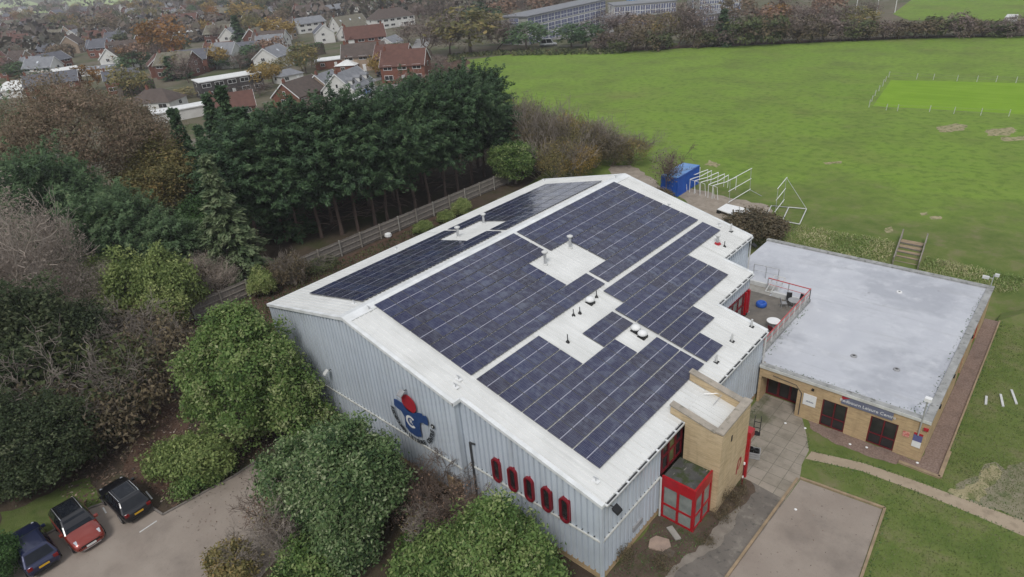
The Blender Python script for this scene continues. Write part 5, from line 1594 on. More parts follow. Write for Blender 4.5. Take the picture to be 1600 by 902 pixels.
def car(label, x, y, rz, body, roofm, L=4.4, W=1.84, H=1.62, front_plate=False, rails=True, pano=True, bonnet=None, name='parked_car', group=None, van=False):
    o = thing(name, label, 'van' if van else 'car', (x, y, 0), rz, group)
    hl = L/2
    st = [(-1.0, .74, .72, .42), (-.985, .86, .80, .30), (-.93, .96, .86, .27), (-.72, 1.0, .91, .25), (-.3, 1.0, .92, .24), (.1, .99, .92, .24), (.42, .985, .915, .24), (.62, .96, .90, .25), (.80, .89, .88, .26), (.92, .80, .83, .28), (.985, .70, .76, .34), (1.0, .60, .68, .42)]
    rings = []
    for f, zb_, wf, z0 in st:
        X = f*hl
        ww = wf*W/1.84
        half = [(ww*.86, z0), (ww*.985, z0+.14), (ww, .55 if zb_ > .65 else z0+.1), (ww*.985, zb_-.10), (ww*.93, zb_-.02), (ww*.55, zb_+.025)]
        ring_ = [(X, w_, z_) for w_, z_ in half]+[(X, -w_, z_) for w_, z_ in half[::-1]]
        rings.append(ring_)
    mb = MB().tube_rings(rings)
    mb.build('body', body, o, local=True, smooth=True)
    if bonnet:
        bm_ = MB()
        bm_.add([(.40*hl, -.72, 1.012), (.40*hl, .72, 1.012), (.66*hl, .72, .975), (.9*hl, .62, .855), (.9*hl, -.62, .855), (.66*hl, -.72, .975)], [(0, 5, 2, 1), (5, 4, 3, 2)])
        bm_.build('bonnet', bonnet, o, local=True, smooth=True)
    # cabin
    zb_, k = .97, W/1.84
    xb0, xb1, xr0, xr1 = (-.93*hl, .42*hl, -.70*hl, .10*hl) if not van else (-.96*hl, .62*hl, -.93*hl, .36*hl)
    wb_, wr = .86*k, .63*k if not van else .76*k
    def cab(xf, zf, wf):
        return xf, zf, wf
    lv = [(xb0, xb1, wb_, zb_), (xb0+(xr0-xb0)*.55, xb1+(xr1-xb1)*.55, wb_+(wr-wb_)*.5, zb_+(H-zb_)*.55), (xr0, xr1, wr+.03, H-.06), (xr0+.12, xr1-.12, wr-.1, H)]
    rg = []
    for a, b2, w_, z_ in lv:
        rg.append([(b2, -w_*.92, z_), (b2-.04, w_*.0-w_, z_), ((a+b2)/2, -w_, z_), (a+.04, -w_, z_), (a, -w_*.92, z_), (a, w_*.92, z_), (a+.04, w_, z_), ((a+b2)/2, w_, z_), (b2-.04, w_, z_), (b2, w_*.92, z_)][::-1])
    MB().tube_rings(rg).build('cabin', roofm, o, local=True, smooth=False)
    def lerp_pt(t, sx_, ys):
        a = xb0+(xr0-xb0)*t
        b2 = xb1+(xr1-xb1)*t
        return a, b2, wb_+(wr+.03-wb_)*t, zb_+(H-.06-zb_)*t
    def gl(name_, quad):
        MB().add(quad, [(0, 1, 2, 3)]).build(name_, M['car_glass'], o, local=True)
    a0, b0, w0, z0 = lerp_pt(.08, 0, 0)
    a1, b1, w1, z1 = lerp_pt(.93, 0, 0)
    e = .012
    gl('windscreen', [(b0+e+.012, -w0*.86, z0), (b0+e+.012, w0*.86, z0), (b1+e+.012, w1*.88, z1), (b1+e+.012, -w1*.88, z1)])
    gl('rear_window', [(a0-e-.01, w0*.84, z0+.06), (a0-e-.01, -w0*.84, z0+.06), (a1-e-.01, -w1*.86, z1), (a1-e-.01, w1*.86, z1)])
    for sg in (-1, 1):
        m0 = (a0+b0)/2
        for (fa, fb) in ((.10, .47), (.52, .93)):
            q4 = [(a0+(b0-a0)*fa, sg*(w0+e), z0), (a0+(b0-a0)*fb, sg*(w0+e), z0), (a1+(b1-a1)*min(fb, .95), sg*(w1+e), z1), (a1+(b1-a1)*max(fa, .05), sg*(w1+e), z1)]
            gl('side_window', q4 if sg < 0 else q4[::-1])
    if pano:
        gl('roof_glass', [(xr0+.25, -wr*.72, H+.006), (xr1-.2, -wr*.72, H+.006), (xr1-.2, wr*.72, H+.006), (xr0+.25, wr*.72, H+.006)])
    if rails:
        for sg in (-1, 1):
            MB().tube([(xr0+.1, sg*(wr-.03), H-.02), (xr0+.25, sg*(wr-.02), H+.05), (xr1-.3, sg*(wr-.02), H+.05), (xr1-.08, sg*(wr-.03), H-.03)], .022, 6).build('roof_rail', M['chrome'], o, local=True)
    for fx in (.62, -.62):
        for sg in (-1, 1):
            wx, wy = fx*hl, sg*(W/2-.10)
            rr = .34
            wl_ = MB().tube([(0, -.11, 0), (0, .11, 0)], rr, 20).build('wheel', M['tyre'], o, local=True, loc=(wx, wy, rr))
            rim = MB().tube([(0, sg*.112, 0), (0, sg*.118, 0)], [.22, .2], 14).build('rim', M['rim'])
            rim.parent = wl_
    for sg in (-1, 1):
        MB().hexa([(.86*hl, sg*.58*k-.16, .66), (.955*hl, sg*.58*k-.16, .64), (.955*hl, sg*.58*k+.16, .64), (.86*hl, sg*.58*k+.16, .66)], [(.80*hl, sg*.60*k-.13, .905), (.925*hl, sg*.56*k-.12, .80), (.925*hl, sg*.56*k+.12, .80), (.80*hl, sg*.60*k+.13, .905)]).build('headlight', M['lamp_clear'], o, local=True)
        MB().box(-.998*hl, -.93*hl, sg*.66*k-.13, sg*.66*k+.13, .74, .92).build('tail_light', M['tail_red'], o, local=True)
        MB().box(.30*hl, .38*hl, sg*(W/2+.06)-.1, sg*(W/2+.06)+.1, .98, 1.12).build('mirror', body, o, local=True)
    MB().box(-1.008*hl, -.99*hl, -.27, .27, .62, .74).build('number_plate', M['plate_yellow'], o, local=True)
    MB().box(.995*hl, 1.012*hl, -.27, .27, .42, .54).build('number_plate', M['plate_white'], o, local=True)
    MB().box(.955*hl, 1.004*hl, -.52, .52, .55, .63).build('grille', M['black'], o, local=True)
    MB().box(.985*hl, 1.012*hl, -.5, .5, .30, .345).build('bumper_trim', M['chrome'], o, local=True)
    MB().box(-1.01*hl, -.97*hl, -.62, .62, .34, .50).build('rear_bumper', M['black'], o, local=True)
    return o
car('red parked car with a black roof facing the lane, middle of the three', -8.15, -16.25, R(2), P['red'], P['black'], L=4.45)
car('dark blue parked car with its rear and yellow plate towards the lane', -8.45, -18.6, R(182), P['navy'], P['navy'], rails=False, pano=False, H=1.55)
car('black parked car with silver roof rails next to the hedge, reversed in', -8.1, -13.45, R(183), P['black'], P['black'], L=4.3)

# ------------------------------------------------------------------ trees and shrubs near the hall
GRP = {}
# clipped by hand: three big evergreen shrubs in front of the gable
def shrub(name, label, cat, x, y, blobs, nc, per, size, cr, m, seed, trunk=None, twigs=None, tm='twig_grey', group=None, **kw):
    o = thing(name, label, cat, (x, y, 0), 0, group)
    if trunk:
        put('trunk', trunk_mesh('trunk', trunk[0], trunk[1], M['bark'], seed, 6), o)
    put('crown', crown('crown', blobs, nc, per, size, cr, m, seed, **kw), o)
    if twigs:
        put('branch', twig_mesh('branch', seed+3, *twigs, M[tm]), o)
    return o
shrub('evergreen_tree', 'tall bushy evergreen tree with glossy leaves against the left half of the gable', 'tree', -7.3, -4.1,
      [(0, 0, 6.2, 2.6, 2.4, 3.7), (1.7, 1.4, 4.6, 2.0, 1.9, 3.3), (-1.9, -1.5, 4.2, 2.1, 2.1, 3.0), (2.3, 1.4, 2.4, 2.2, 2.0, 2.1), (.1, .4, 8.9, 1.3, 1.3, 1.4), (-.4, -.9, 2.6, 2.4, 2.2, 2.2), (-1.2, 0, 6.6, 1.9, 1.8, 2.4)],
      1700, 40, .23, .28, F['laurel'], 41, trunk=(8.0, .22), asp=.5, rough=.2)
shrub('evergreen_shrub', 'low spreading shrub with lime tinted leaves at the car park corner', 'shrub', -7.3, -9.3,
      [(0, 0, 1.4, 1.6, 1.5, 1.4), (-1.3, -1.1, 1.2, 1.2, 1.1, 1.0), (1.2, .9, 1.6, 1.5, 1.3, 1.4)],
      380, 36, .20, .24, F['lime'], 42, twigs=(2.2, .5), asp=.5)
shrub('hedge_shrub', 'dark clipped hedge along the corner kerb of the car park', 'hedge', -5.8, -10.2,
      [(0, .3, .55, .6, 1.6, .7), (.2, 1.6, .6, .6, 1.2, .7)], 190, 34, .17, .2, F['laurel'], 43, asp=.5)
shrub('evergreen_shrub', 'big rounded evergreen shrub in the middle of the foreground by the emblem', 'shrub', 5.3, -5.0,
      [(0, 0, 4.0, 2.7, 2.4, 3.2), (1.4, .4, 3.2, 2.0, 1.9, 2.7), (-1.7, -.6, 3.8, 1.9, 1.9, 2.2), (-2.7, -2.1, 3.4, 1.6, 1.6, 1.8), (1.2, -1.6, 2.2, 2.0, 1.7, 2.2), (2.2, -2.0, 1.3, 1.5, 1.3, 1.4), (-.6, -1.8, 3.0, 1.6, 1.5, 1.8)],
      1600, 40, .21, .27, F['holm'], 44, trunk=(5, .2), asp=.5, rough=.18)
shrub('evergreen_shrub', 'big evergreen shrub at the bottom of the picture in front of the oval windows', 'shrub', 14.9, -2.8,
      [(0, 0, 2.3, 2.3, 2.0, 2.6), (1.8, .4, 1.7, 1.8, 1.6, 2.1), (-2.2, -1.2, 1.3, 1.9, 1.7, 1.5), (-.1, .5, 3.5, 1.2, 1.1, 1.7), (3.0, .4, 1.0, 1.5, 1.3, 1.4), (-3.6, -2.2, .8, 1.5, 1.4, 1.2), (.4, -2.0, 1.6, 2.4, 1.6, 2.0), (-1.6, -2.8, 1.0, 2.2, 1.5, 1.5)],
      1700, 40, .20, .25, F['laurel'], 45, trunk=(3.6, .16), asp=.5, rough=.18)
shrub('evergreen_shrub', 'small evergreen shrub at the bottom edge left of the bare stems', 'shrub', 6.0, -9.0,
      [(0, 0, 1.0, 1.2, 1.1, 1.2), (1.1, .6, .8, .9, .9, .9)], 320, 36, .2, .25, F['laurel'], 46, asp=.5)
shrub('evergreen_shrub', 'brownish small shrub at the very bottom beside the car park', 'shrub', 2.6, -11.6,
      [(0, 0, .8, 1.2, 1.0, 1.0)], 140, 34, .2, .25, F['olive'], 47, twigs=(2.4, .5), asp=.45)
for i, (x, y, h, lb, tm, n, sp) in enumerate((
    (3.2, -8.2, 4.6, 'bare grey stemmed shrub on the left flank of the big rounded evergreen', 'twig_grey', 9, .42),
    (1.6, -8.4, 3.8, 'bare brown shrub beside the lane edge behind the grey stems', 'twig_brown', 8, .5),
    (8.4, -2.7, 3.9, 'bare brown stemmed shrub by the wall step, between the two evergreens', 'twig_brown', 12, .42),
    (10.6, -1.2, 3.6, 'bare reddish shrub just left of the oval windows', 'twig_brown', 11, .4),
    (9.6, -3.4, 2.8, 'bare grey shrub in the gap between the foreground evergreens', 'twig_grey', 10, .5),
    (7.2, -1.6, 3.4, 'low bare shrub with tangled twigs in front of the wall step', 'twig_brown', 11, .45),
    (11.7, -2.2, 2.8, 'bare brown thicket right behind the bottom evergreen shrub', 'twig_brown', 10, .45),
    (4.4, -8.9, 3.4, 'bare pale stems in front of the big rounded evergreen', 'twig_grey', 9, .4))):
    o = thing('bare_shrub', lb, 'shrub', (x, y, 0), i*1.3)
    put('branch', twig_mesh('branch', 70+i, h, sp, M[tm], stems=n, levels=3, kids=5, r0=.03, rmin=.009, base_r=.9), o)
    put('last_leaves', crown('last_leaves', [(0, 0, h*.42, h*.34, h*.34, h*.36)], 60, 7, .12, .3, F['redbrown'] if tm == 'twig_brown' else F['olive'], 170+i, shell=.3), o)

# prototypes -------------------------------------------------------------
def K(name, cat, cm, tm, h, w):
    return Kind(name, cat, cm, tm, h, w)
def round_blobs(w, h, h0, n, seed):
    r = random.Random(seed)
    out = [(0, 0, h0+(h-h0)*.5, w*.40, w*.40, (h-h0)*.5)]
    for i in range(n):
        a = 2*PI*i/n+r.uniform(-.3, .3)
        q = r.uniform(.22, .34)*w
        out.append((math.cos(a)*q, math.sin(a)*q, h0+(h-h0)*r.uniform(.30, .66), w*r.uniform(.18, .27), w*r.uniform(.18, .27), (h-h0)*r.uniform(.24, .36)))
    return out
bigoak = [K('oak_tree', 'tree', crown('crown', round_blobs(22, 18.5, 3, 9, 3), 1900, 34, .36, .62, F['oak_brown'], 51, asp=.34, shell=.6), trunk_mesh('trunk', 14, .45, M['bark'], 51, 9), 18.5, 22)]
pale = K('bare_tree', 'tree', crown('crown', round_blobs(13, 15.5, 1.5, 7, 5), 620, 30, .26, .7, F['pale_tan'], 52, asp=.30, shell=.4), twig_mesh('trunk', 52, 17, .42, mat('twig_pale', (.44, .37, .315), (.33, .275, .235), 3, rough=.9), stems=5, levels=3, kids=6, r0=.14, rmin=.02, up=.5), 15.5, 13)
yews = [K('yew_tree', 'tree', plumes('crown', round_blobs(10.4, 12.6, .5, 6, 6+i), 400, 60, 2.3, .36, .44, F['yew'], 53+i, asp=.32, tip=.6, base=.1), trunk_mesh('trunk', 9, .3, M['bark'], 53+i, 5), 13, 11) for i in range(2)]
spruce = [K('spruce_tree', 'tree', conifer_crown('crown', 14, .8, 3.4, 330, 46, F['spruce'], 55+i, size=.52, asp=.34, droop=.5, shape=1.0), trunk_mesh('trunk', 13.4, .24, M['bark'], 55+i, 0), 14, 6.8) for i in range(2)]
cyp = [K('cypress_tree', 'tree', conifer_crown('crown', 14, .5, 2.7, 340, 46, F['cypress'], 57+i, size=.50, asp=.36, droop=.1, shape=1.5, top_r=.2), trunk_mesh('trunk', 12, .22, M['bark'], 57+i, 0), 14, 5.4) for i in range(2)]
def pine_blobs(seed):
    r = random.Random(seed)
    out = [(r.gauss(0, .4), r.gauss(0, .4), 12.8, 1.5, 1.5, r.uniform(1.6, 2.6)), (r.gauss(0, .5), r.gauss(0, .5), 10.2, 2.2, 2.2, 2.4), (0, 0, r.uniform(6.6, 8.0), 2.0, 2.0, 1.9)]
    for i in range(7):
        a = 2*PI*i/6+r.uniform(-.4, .4)
        q = r.uniform(1.2, 2.6)
        out.append((math.cos(a)*q, math.sin(a)*q, r.uniform(5.6, 12.6), 1.3, 1.3, 1.3))
    return out
belt = [K('conifer_tree', 'tree', plumes('crown', pine_blobs(60+i), 330, 72, 2.3, .30, .42, F['cypress'], 60+i, asp=.30, rise=.5, zmin=-.75, tip=.62, base=.08), pole_trunk('trunk', 13.5, .17, M['bark_red'], 60+i), 15.3, 6.6) for i in range(4)]  # low base tint paints the deep shade between plumes into their colour
laurel = [K('laurel_shrub', 'shrub', crown('crown', round_blobs(5, 5, .2, 5, 8+i), 420, 34, .24, .26, F['lime'], 64+i, asp=.5), None, 5, 5) for i in range(2)]
greens = [K('evergreen_shrub', 'shrub', crown('crown', round_blobs(6, 5.5, .1, 6, 12+i), 560, 34, .26, .3, F['ivy'], 66+i, asp=.52), None, 5.5, 6) for i in range(2)]
holly = [K('holly_thicket', 'thicket', crown('crown', round_blobs(9, 9, .1, 9, 82+i), 1200, 34, .27, .36, F['wood_green'], 83+i, asp=.5, rough=.2), None, 9, 9) for i in range(2)]
bright = K('holly_tree', 'tree', crown('crown', round_blobs(6.5, 7.5, .2, 6, 15), 700, 36, .26, .3, F['laurel'], 68, asp=.5), trunk_mesh('trunk', 5, .16, M['bark'], 68, 4), 7.5, 6.5)
thick = [K('thorn_bush', 'bush', crown('crown', round_blobs(6, 5.5, .1, 6, 17+i), 230, 26, .24, .42, F[m_], 69+i, asp=.28, shell=.45), twig_mesh('branch', 69+i, 7.4, .34, M['twig_grey'], stems=11, levels=2, kids=6, r0=.05, rmin=.016, up=.45), 5.5, 6) for i, m_ in enumerate(('olive', 'thorn_tan', 'gold'))]
scrub = [K('bramble_scrub', 'scrub', crown('crown', round_blobs(6, 3.2, .0, 6, 21+i), 150, 26, .26, .45, F[m_], 74+i, asp=.45, shell=.3), twig_mesh('branch', 74+i, 4.6, .7, M['twig_grey'], stems=10, levels=3, kids=5, r0=.05, rmin=.012, up=.0), 3.2, 6) for i, m_ in enumerate(('hedge_brown', 'dull_green'))]

def T3(k, t, w, label, group=None):
    return k.plant(t[0], t[1], t[2], w, label, group)
T3(bigoak[0], (-69.39, 6.46, 18.80), 23, 'huge domed oak with thin rusty brown autumn leaves above the dark evergreens')
T3(K('autumn_tree', 'tree', crown('crown', round_blobs(10, 13, 1, 6, 31), 900, 34, .34, .5, F['olive'], 81, asp=.5, shell=.6), trunk_mesh('trunk', 9, .28, M['bark'], 81, 6), 13, 10), (-60.13, 12.01, 10.85), 10, 'olive and brown leafed tree right of the huge rusty oak')
for k, t, w, lb in (
    (yews[0], (-52.57, -2.05, 15.27), 11.5, 'tallest dark yew in front of the rusty oak'),
    (yews[1], (-60.01, -3.71, 12.38), 10, 'dark yew left of the tallest yew, above the pale bare tree'),
    (yews[0], (-43.72, 0.80, 11.31), 10, 'dark spreading yew right of the tallest yew'),
    (yews[1], (-39.72, 3.42, 8.01), 8, 'low dark yew above the lime laurels by the fence end'),
    (yews[1], (-101.08, 2.35, 16.82), 14, 'large dark evergreen at the far left below the town roofs'),
    (yews[0], (-66.52, -6.77, 12.51), 9, 'dark evergreen cut by the left edge, behind the pale bare tree'),
    (spruce[0], (-33.50, 8.04, 13.99), 8.8, 'pale grey green spruce standing alone left of the fence end'),
    (cyp[0], (-60.11, 16.25, 14.36), 5.6, 'slim dark cypress between the rusty oak and the conifer belt'),
    (cyp[1], (-55.97, 17.27, 12.34), 5.2, 'shorter cypress tucked against the left end of the belt'),
    (cyp[0], (-53.25, 20.29, 16.96), 7.0, 'tall broad cypress at the left end of the conifer belt'),
    (cyp[1], (-64.41, 23.09, 14.69), 6.2, 'cypress behind the tall one at the left end of the belt'),
    (cyp[0], (-77.94, 18.95, 12.57), 5.4, 'dark cypress behind the olive tree'),
    (cyp[1], (-84.27, 19.15, 12.28), 4.8, 'slender cypress farthest left behind the rusty oak'),
    (bright, (-27.97, 47.74, 6.08), 6.6, 'bright green holly tree at the far end of the board fence'),
    (laurel[0], (-32.45, -2.47, 7.46), 6.0, 'yellow green laurel shrub, largest of those left of the fence'),
    (laurel[1], (-30.04, -0.08, 7.51), 5.2, 'yellow green laurel nearest the end of the fence'),
    (laurel[1], (-37.19, -3.73, 6.08), 5.0, 'green laurel shrub beside the pale bare tree'),
    (laurel[0], (-27.84, -2.16, 5.15), 4.2, 'small lime laurel low in front of the fence end'),
    (laurel[1], (-25.78, 34.63, 2.19), 2.6, 'round lime green bush on the verge near the silver flues'),
    (laurel[0], (-25.92, 32.02, 1.47), 2.2, 'low green bush on the verge, second from the round lime bush'),
    (laurel[1], (-25.80, 28.01, 1.44), 2.4, 'small pale green bush on the verge behind the roof edge'),
    (laurel[0], (-27.65, 7.52, 3.12), 2.6, 'yellow leafed bush by the left roof corner'),
    (holly[0], (-25.08, -14.74, 10.51), 10, 'dark holly thicket at the left edge below the pale tree'),
    (holly[1], (-25.69, -11.05, 7.74), 8, 'dark green holly thicket under the pale bare tree'),
    (holly[1], (-16.64, -17.87, 6.62), 7, 'dark evergreen thicket at the left edge above the cars'),
    (holly[0], (-15.44, -15.45, 5.62), 7, 'green thicket right above the blue car'),
    (greens[0], (-8.00, -20.45, 2.92), 2.6, 'dark bush at the bottom left corner beside the navy car')):
    T3(k, t, w, lb)
T3(pale, (-43.21, -12.06, 11.65), 9, 'pale bare tree cut off by the left edge beside the big pale one')
T3(pale, (-34.49, -6.05, 7.26), 6.5, 'small pale bare tree between the big pale tree and the lime laurels')
T3(pale, (-31.58, 3.58, 4.79), 5.5, 'small pale bare tree leaning at the end of the fence')
T3(pale, (-35.98, -10.52, 15.95), 12.5, 'pale tan nearly bare tree filling the left edge')
for k, t, w, lb in ((scrub[0], (-26.11, -6.76, 4.61), 9, 'tangled grey bramble scrub in the dark clearing'), (scrub[1], (-19.48, -11.60, 5.96), 9, 'green and brown scrub beside the leaf litter'), (scrub[0], (-16.09, -10.94, 4.15), 7, 'bare scrub heap at the edge of the leaf litter'), (scrub[1], (-16.77, -14.86, 4.06), 7, 'low scrub above the red car'), (scrub[0], (-33.40, 2.36, 3.36), 6, 'bare scrub hanging over the end of the fence'), (scrub[0], (-27.50, 10.54, 3.03), 4, 'dry reddish scrub by the fence near the roof corner'), (scrub[0], (-35.48, 6.20, 3.12), 7, 'dead scrub below the lone spruce'), (scrub[1], (-28.23, 14.65, 1.19), 4, 'low weedy scrub on the verge below the fence'), (scrub[0], (-19.83, -15.46, 5.27), 8, 'bare grey scrub between the holly thickets at lower left'), (pale, (-25.31, -9.67, 6.02), 5.5, 'thin bare tree rising out of the grey bramble scrub'), (scrub[0], (-20.30, -6.08, 5.04), 7, 'silvery dead branches sprawling over the litter')):
    T3(k, t, w, lb)
# belt of tall conifers behind the fence: front row one by one, second row behind
front = [(470, 378, 166), (503, 371, 158), (535, 366, 150), (560, 360, 152), (587, 352, 160), (606, 345, 166), (627, 338, 156), (650, 328, 148), (672, 321, 136), (697, 311, 126), (716, 300, 118), (738, 287, 113), (757, 276, 122), (773, 266, 140)]
ft = [(-37.13, 17.80, 16.23), (-36.00, 20.11, 16.33), (-34.56, 22.17, 16.81), (-33.79, 24.07, 16.64), (-33.22, 26.38, 15.64), (-33.06, 28.24, 14.67), (-32.74, 30.24, 14.89), (-32.82, 32.87, 14.97), (-32.40, 35.04, 15.51), (-32.31, 37.96, 15.84), (-32.91, 40.91, 16.00), (-33.69, 44.57, 15.73), (-34.36, 47.87, 14.00), (-35.12, 50.96, 11.59)]
for i, t in enumerate(ft):
    belt[(i*3+i//4) % 4].plant(t[0], t[1], t[2]*rnd.uniform(.9, 1.03), rnd.uniform(6.2, 8.2), 'tall dark conifer with a bare reddish trunk in the front row behind the fence', 'front row of the conifer belt')
for i in range(13):
    y = 13.5+i*3.4
    belt[(i+1) % 4].plant(-39.5+rnd.uniform(-1, 1), y, rnd.uniform(13.2, 15.2), 8.0, 'dark conifer in the back row of the belt behind the fence', 'back row of the conifer belt')
for i, t in enumerate(((-44.01, 17.84, 15.61), (-39.57, 17.68, 15.60))):
    cyp[i].plant(t[0], t[1], t[2], 7.4, ('feathery cypress at the left end of the belt, leafy to the ground', 'feathery cypress second from the left end of the belt')[i])
for i in range(11):
    greens[i % 2].plant(-45+rnd.uniform(-1.2, 1.2), 7+i*3.7, rnd.uniform(4.5, 6.5), 6.5, 'dark evergreen undergrowth behind the bare trunks of the conifer belt', 'undergrowth behind the conifer belt')
# thorn thicket along the field edge
th = [(-29.20, 53.43, 8.91), (-27.52, 56.45, 7.95), (-24.74, 57.92, 6.96), (-22.18, 59.29, 6.35), (-20.51, 61.59, 5.05), (-18.57, 63.33, 4.09), (-33.86, 61.52, 7.44), (-30.99, 63.78, 6.41), (-27.76, 64.62, 5.54), (-25.02, 66.01, 4.10), (-40.34, 64.62, 7.07), (-35.15, 56.90, 8.59), (-23.62, 51.76, 5.61), (-21.45, 54.24, 4.70)]
for i, t in enumerate(th):
    thick[(1, 1, 0, 1, 1, 0, 1, 2, 1, 1, 0, 1, 0, 2)[i]].plant(t[0], t[1], t[2], 6.0, ('olive thorn bush in the thicket at the field edge', 'brown thorn bush in the thicket at the field edge', 'golden leafed thorn bush in the thicket at the field edge')[(1, 1, 0, 1, 1, 0, 1, 2, 1, 1, 0, 1, 0, 2)[i]], 'thorn thicket '+('olive', 'brown', 'golden')[(1, 1, 0, 1, 1, 0, 1, 2, 1, 1, 0, 1, 0, 2)[i]])
T3(K('dead_tree', 'tree', crown('crown', [(0, 0, 4.2, 1.7, 1.7, 1.7), (.6, .3, 2.6, 1.2, 1.2, 1.2)], 75, 9, .2, .3, F['bare'], 91, asp=.6, shell=.3), twig_mesh('trunk', 91, 6.2, .42, M['twig_brown'], stems=4, levels=3, kids=5, r0=.07, rmin=.016, up=.4), 5.8, 4), (-7.72, 54.02, 5.66), 4.2, 'sparse dark tree with withered leaves in front of the blue container')
for t, w, lb in (((7.05, 46.45, 2.86), 5.5, 'dark dull bush behind the far right corner of the hall'), ((8.64, 47.43, 2.25), 4.5, 'dark bush beside the flat roof, right of the dull bush'), ((-5.90, 50.22, 2.20), 3.0, 'dark scrub below the blue container')):
    T3(K('dark_bush', 'bush', crown('crown', round_blobs(5, 4, .1, 5, 33), 260, 28, .3, .36, F['hedge_brown'], 93, asp=.45, shell=.5), twig_mesh('branch', 93, 4, .5, M['twig_brown'], stems=8, levels=2, kids=5, r0=.04, rmin=.015), 4, 5), t, w, lb)
for t, w, lb in (((22.33, 9.35, 1.23), 1.1, 'low dark shrub at the foot of the stair tower'), ((22.14, 8.24, 0.87), .9, 'dark tuft of shrub between porch and tower'), ((22.30, 6.19, 0.61), .8, 'small green shrub in the soil bed before the porch'), ((22.26, 10.62, 0.88), .8, 'dark shrub at the outer corner of the stair tower'), ((21.38, 3.45, 0.90), 1.1, 'grassy clump at the bottom of the soil bed'), ((19.35, 2.54, 1.26), 1.0, 'low weeds against the hall plinth')):
    T3(K('low_shrub', 'shrub', crown('crown', [(0, 0, .5, .6, .6, .5), (.4, .2, .35, .5, .4, .35)], 60, 16, .11, .16, F['hedge_brown'], 95, asp=.35), None, 1.0, 1.3), t, w, lb)

# ------------------------------------------------------------------ uncountable ground cover
def scatter(name, label, cat, polys, n, size, asp, m, seed, zf=lambda x, y: 0.0, lift=(0.01, .05), upright=False):
    rng = np.random.default_rng(seed)
    pts = []
    areas = []
    for p in polys:
        a = np.array(p, float)
        areas.append((a[:, 0].max()-a[:, 0].min())*(a[:, 1].max()-a[:, 1].min()))
    areas = np.array(areas)/sum(areas)
    for p, q in zip(polys, areas):
        a = np.array(p, float)
        k = int(n*q)
        X = rng.uniform(a[:, 0].min(), a[:, 0].max(), k)
        Y = rng.uniform(a[:, 1].min(), a[:, 1].max(), k)
        ins = np.zeros(k, bool)
        j = len(a)-1
        for i in range(len(a)):
            xi, yi_, xj, yj = a[i, 0], a[i, 1], a[j, 0], a[j, 1]
            c_ = ((yi_ > Y) != (yj > Y)) & (X < (xj-xi)*(Y-yi_)/(yj-yi_+1e-12)+xi)
            ins ^= c_
            j = i
        pts.append(np.stack([X[ins], Y[ins]], 1))
    XY = np.concatenate(pts)
    k = len(XY)
    Z = np.array([zf(x, y) for x, y in XY]) if k else np.zeros(0)
    Pn = np.concatenate([XY, (Z+rng.uniform(*lift, k))[:, None]], 1)
    pat = .42+.3*np.sin(XY[:, 0]*.9+seed)*np.sin(XY[:, 1]*.8+1.3)
    if upright:
        N = unit(np.concatenate([rng.normal(size=(k, 2)), .9+rng.normal(size=(k, 1))*.3], 1))
        al = unit(np.concatenate([rng.normal(size=(k, 2))*.45, np.ones((k, 1))], 1))
        V, FQ, Tt = quads(Pn, N, size, asp, rng, al, np.clip(pat+rng.normal(size=k)*.2, 0, 1))
    else:
        N = unit(np.concatenate([rng.normal(size=(k, 2))*.35, np.ones((k, 1))], 1))
        V, FQ, Tt = quads(Pn, N, size, asp, rng, None, np.clip(rng.beta(1.2, 2.2, k), 0, 1))
    return stuff(put(name, np_mesh(name, V, FQ, Tt, [m])), label, cat)
scatter('fallen_leaves', 'fallen leaves scattered over the dark woodland floor and litter', 'leaves', [[(-29, -16), (-10, -16), (-10, 0), (-29, 5)], [(-10, -12), (-5.3, -12), (-5.3, -1), (-10, -1)]], 9000, .2, .6, F['leaf_litter'], 1)
scatter('fallen_leaves', 'sparse fallen leaves on the car park tarmac under the shrubs', 'leaves', [[(-5, -12), (3, -12), (1, -6), (-5, -7)]], 260, .09, .6, F['leaf_litter'], 2)
scatter('lawn_grass', 'short grass of the lawn strips by the footpath and pad', 'grass', [[(23.95, 17.57), (25.16, 18.01), (28.87, 18.07), (31.07, 18.93), (31.2, 22), (36, 24), (36, 18.6), (30.26, 18.05), (27.13, 17.81)], [(24.22, 15.70), (27.23, 16.84), (30.49, 17.01), (37.03, 16.67), (34, 2), (30.3, 2), (29.2, 14.7)], [(31.1, 20), (38, 20), (38, 41), (31, 41)]], 42000, .10, .34, F['turf'], 3, upright=True, lift=(.0, .03))
def edge_strips(pairs, w):
    out = []
    for a, b2 in pairs:
        a, b2 = Vector(a), Vector(b2)
        n_ = Vector((-(b2-a).y, (b2-a).x)).normalized()*w
        out.append([tuple(a-n_), tuple(b2-n_), tuple(b2+n_), tuple(a+n_)])
    return out
scatter('edge_weeds', 'weeds and grass creeping over the edges of pad, path and court', 'weeds', edge_strips([((24.55, 14.25), (29.2, 14.72)), ((29.3, 14.6), (30.6, 0)), ((24.21, 16.01), (27.21, 16.89)), ((27.21, 16.89), (30.48, 17.06)), ((30.48, 17.06), (33.03, 17.01)), ((33.03, 17.01), (37.01, 16.86)), ((24.25, 16.96), (27.13, 17.81)), ((27.13, 17.81), (30.26, 18.05)), ((30.26, 18.05), (32.84, 18.11)), ((32.84, 18.11), (35.22, 18.17)), ((24.1, 16.9), (23.4, 18.4)), ((19.6, 14), (19.7, 19.5)), ((31.0, 21.5), (30.85, 41))], .14), 4200, .12, .35, F['ivy'], 9, upright=True, lift=(.0, .05))
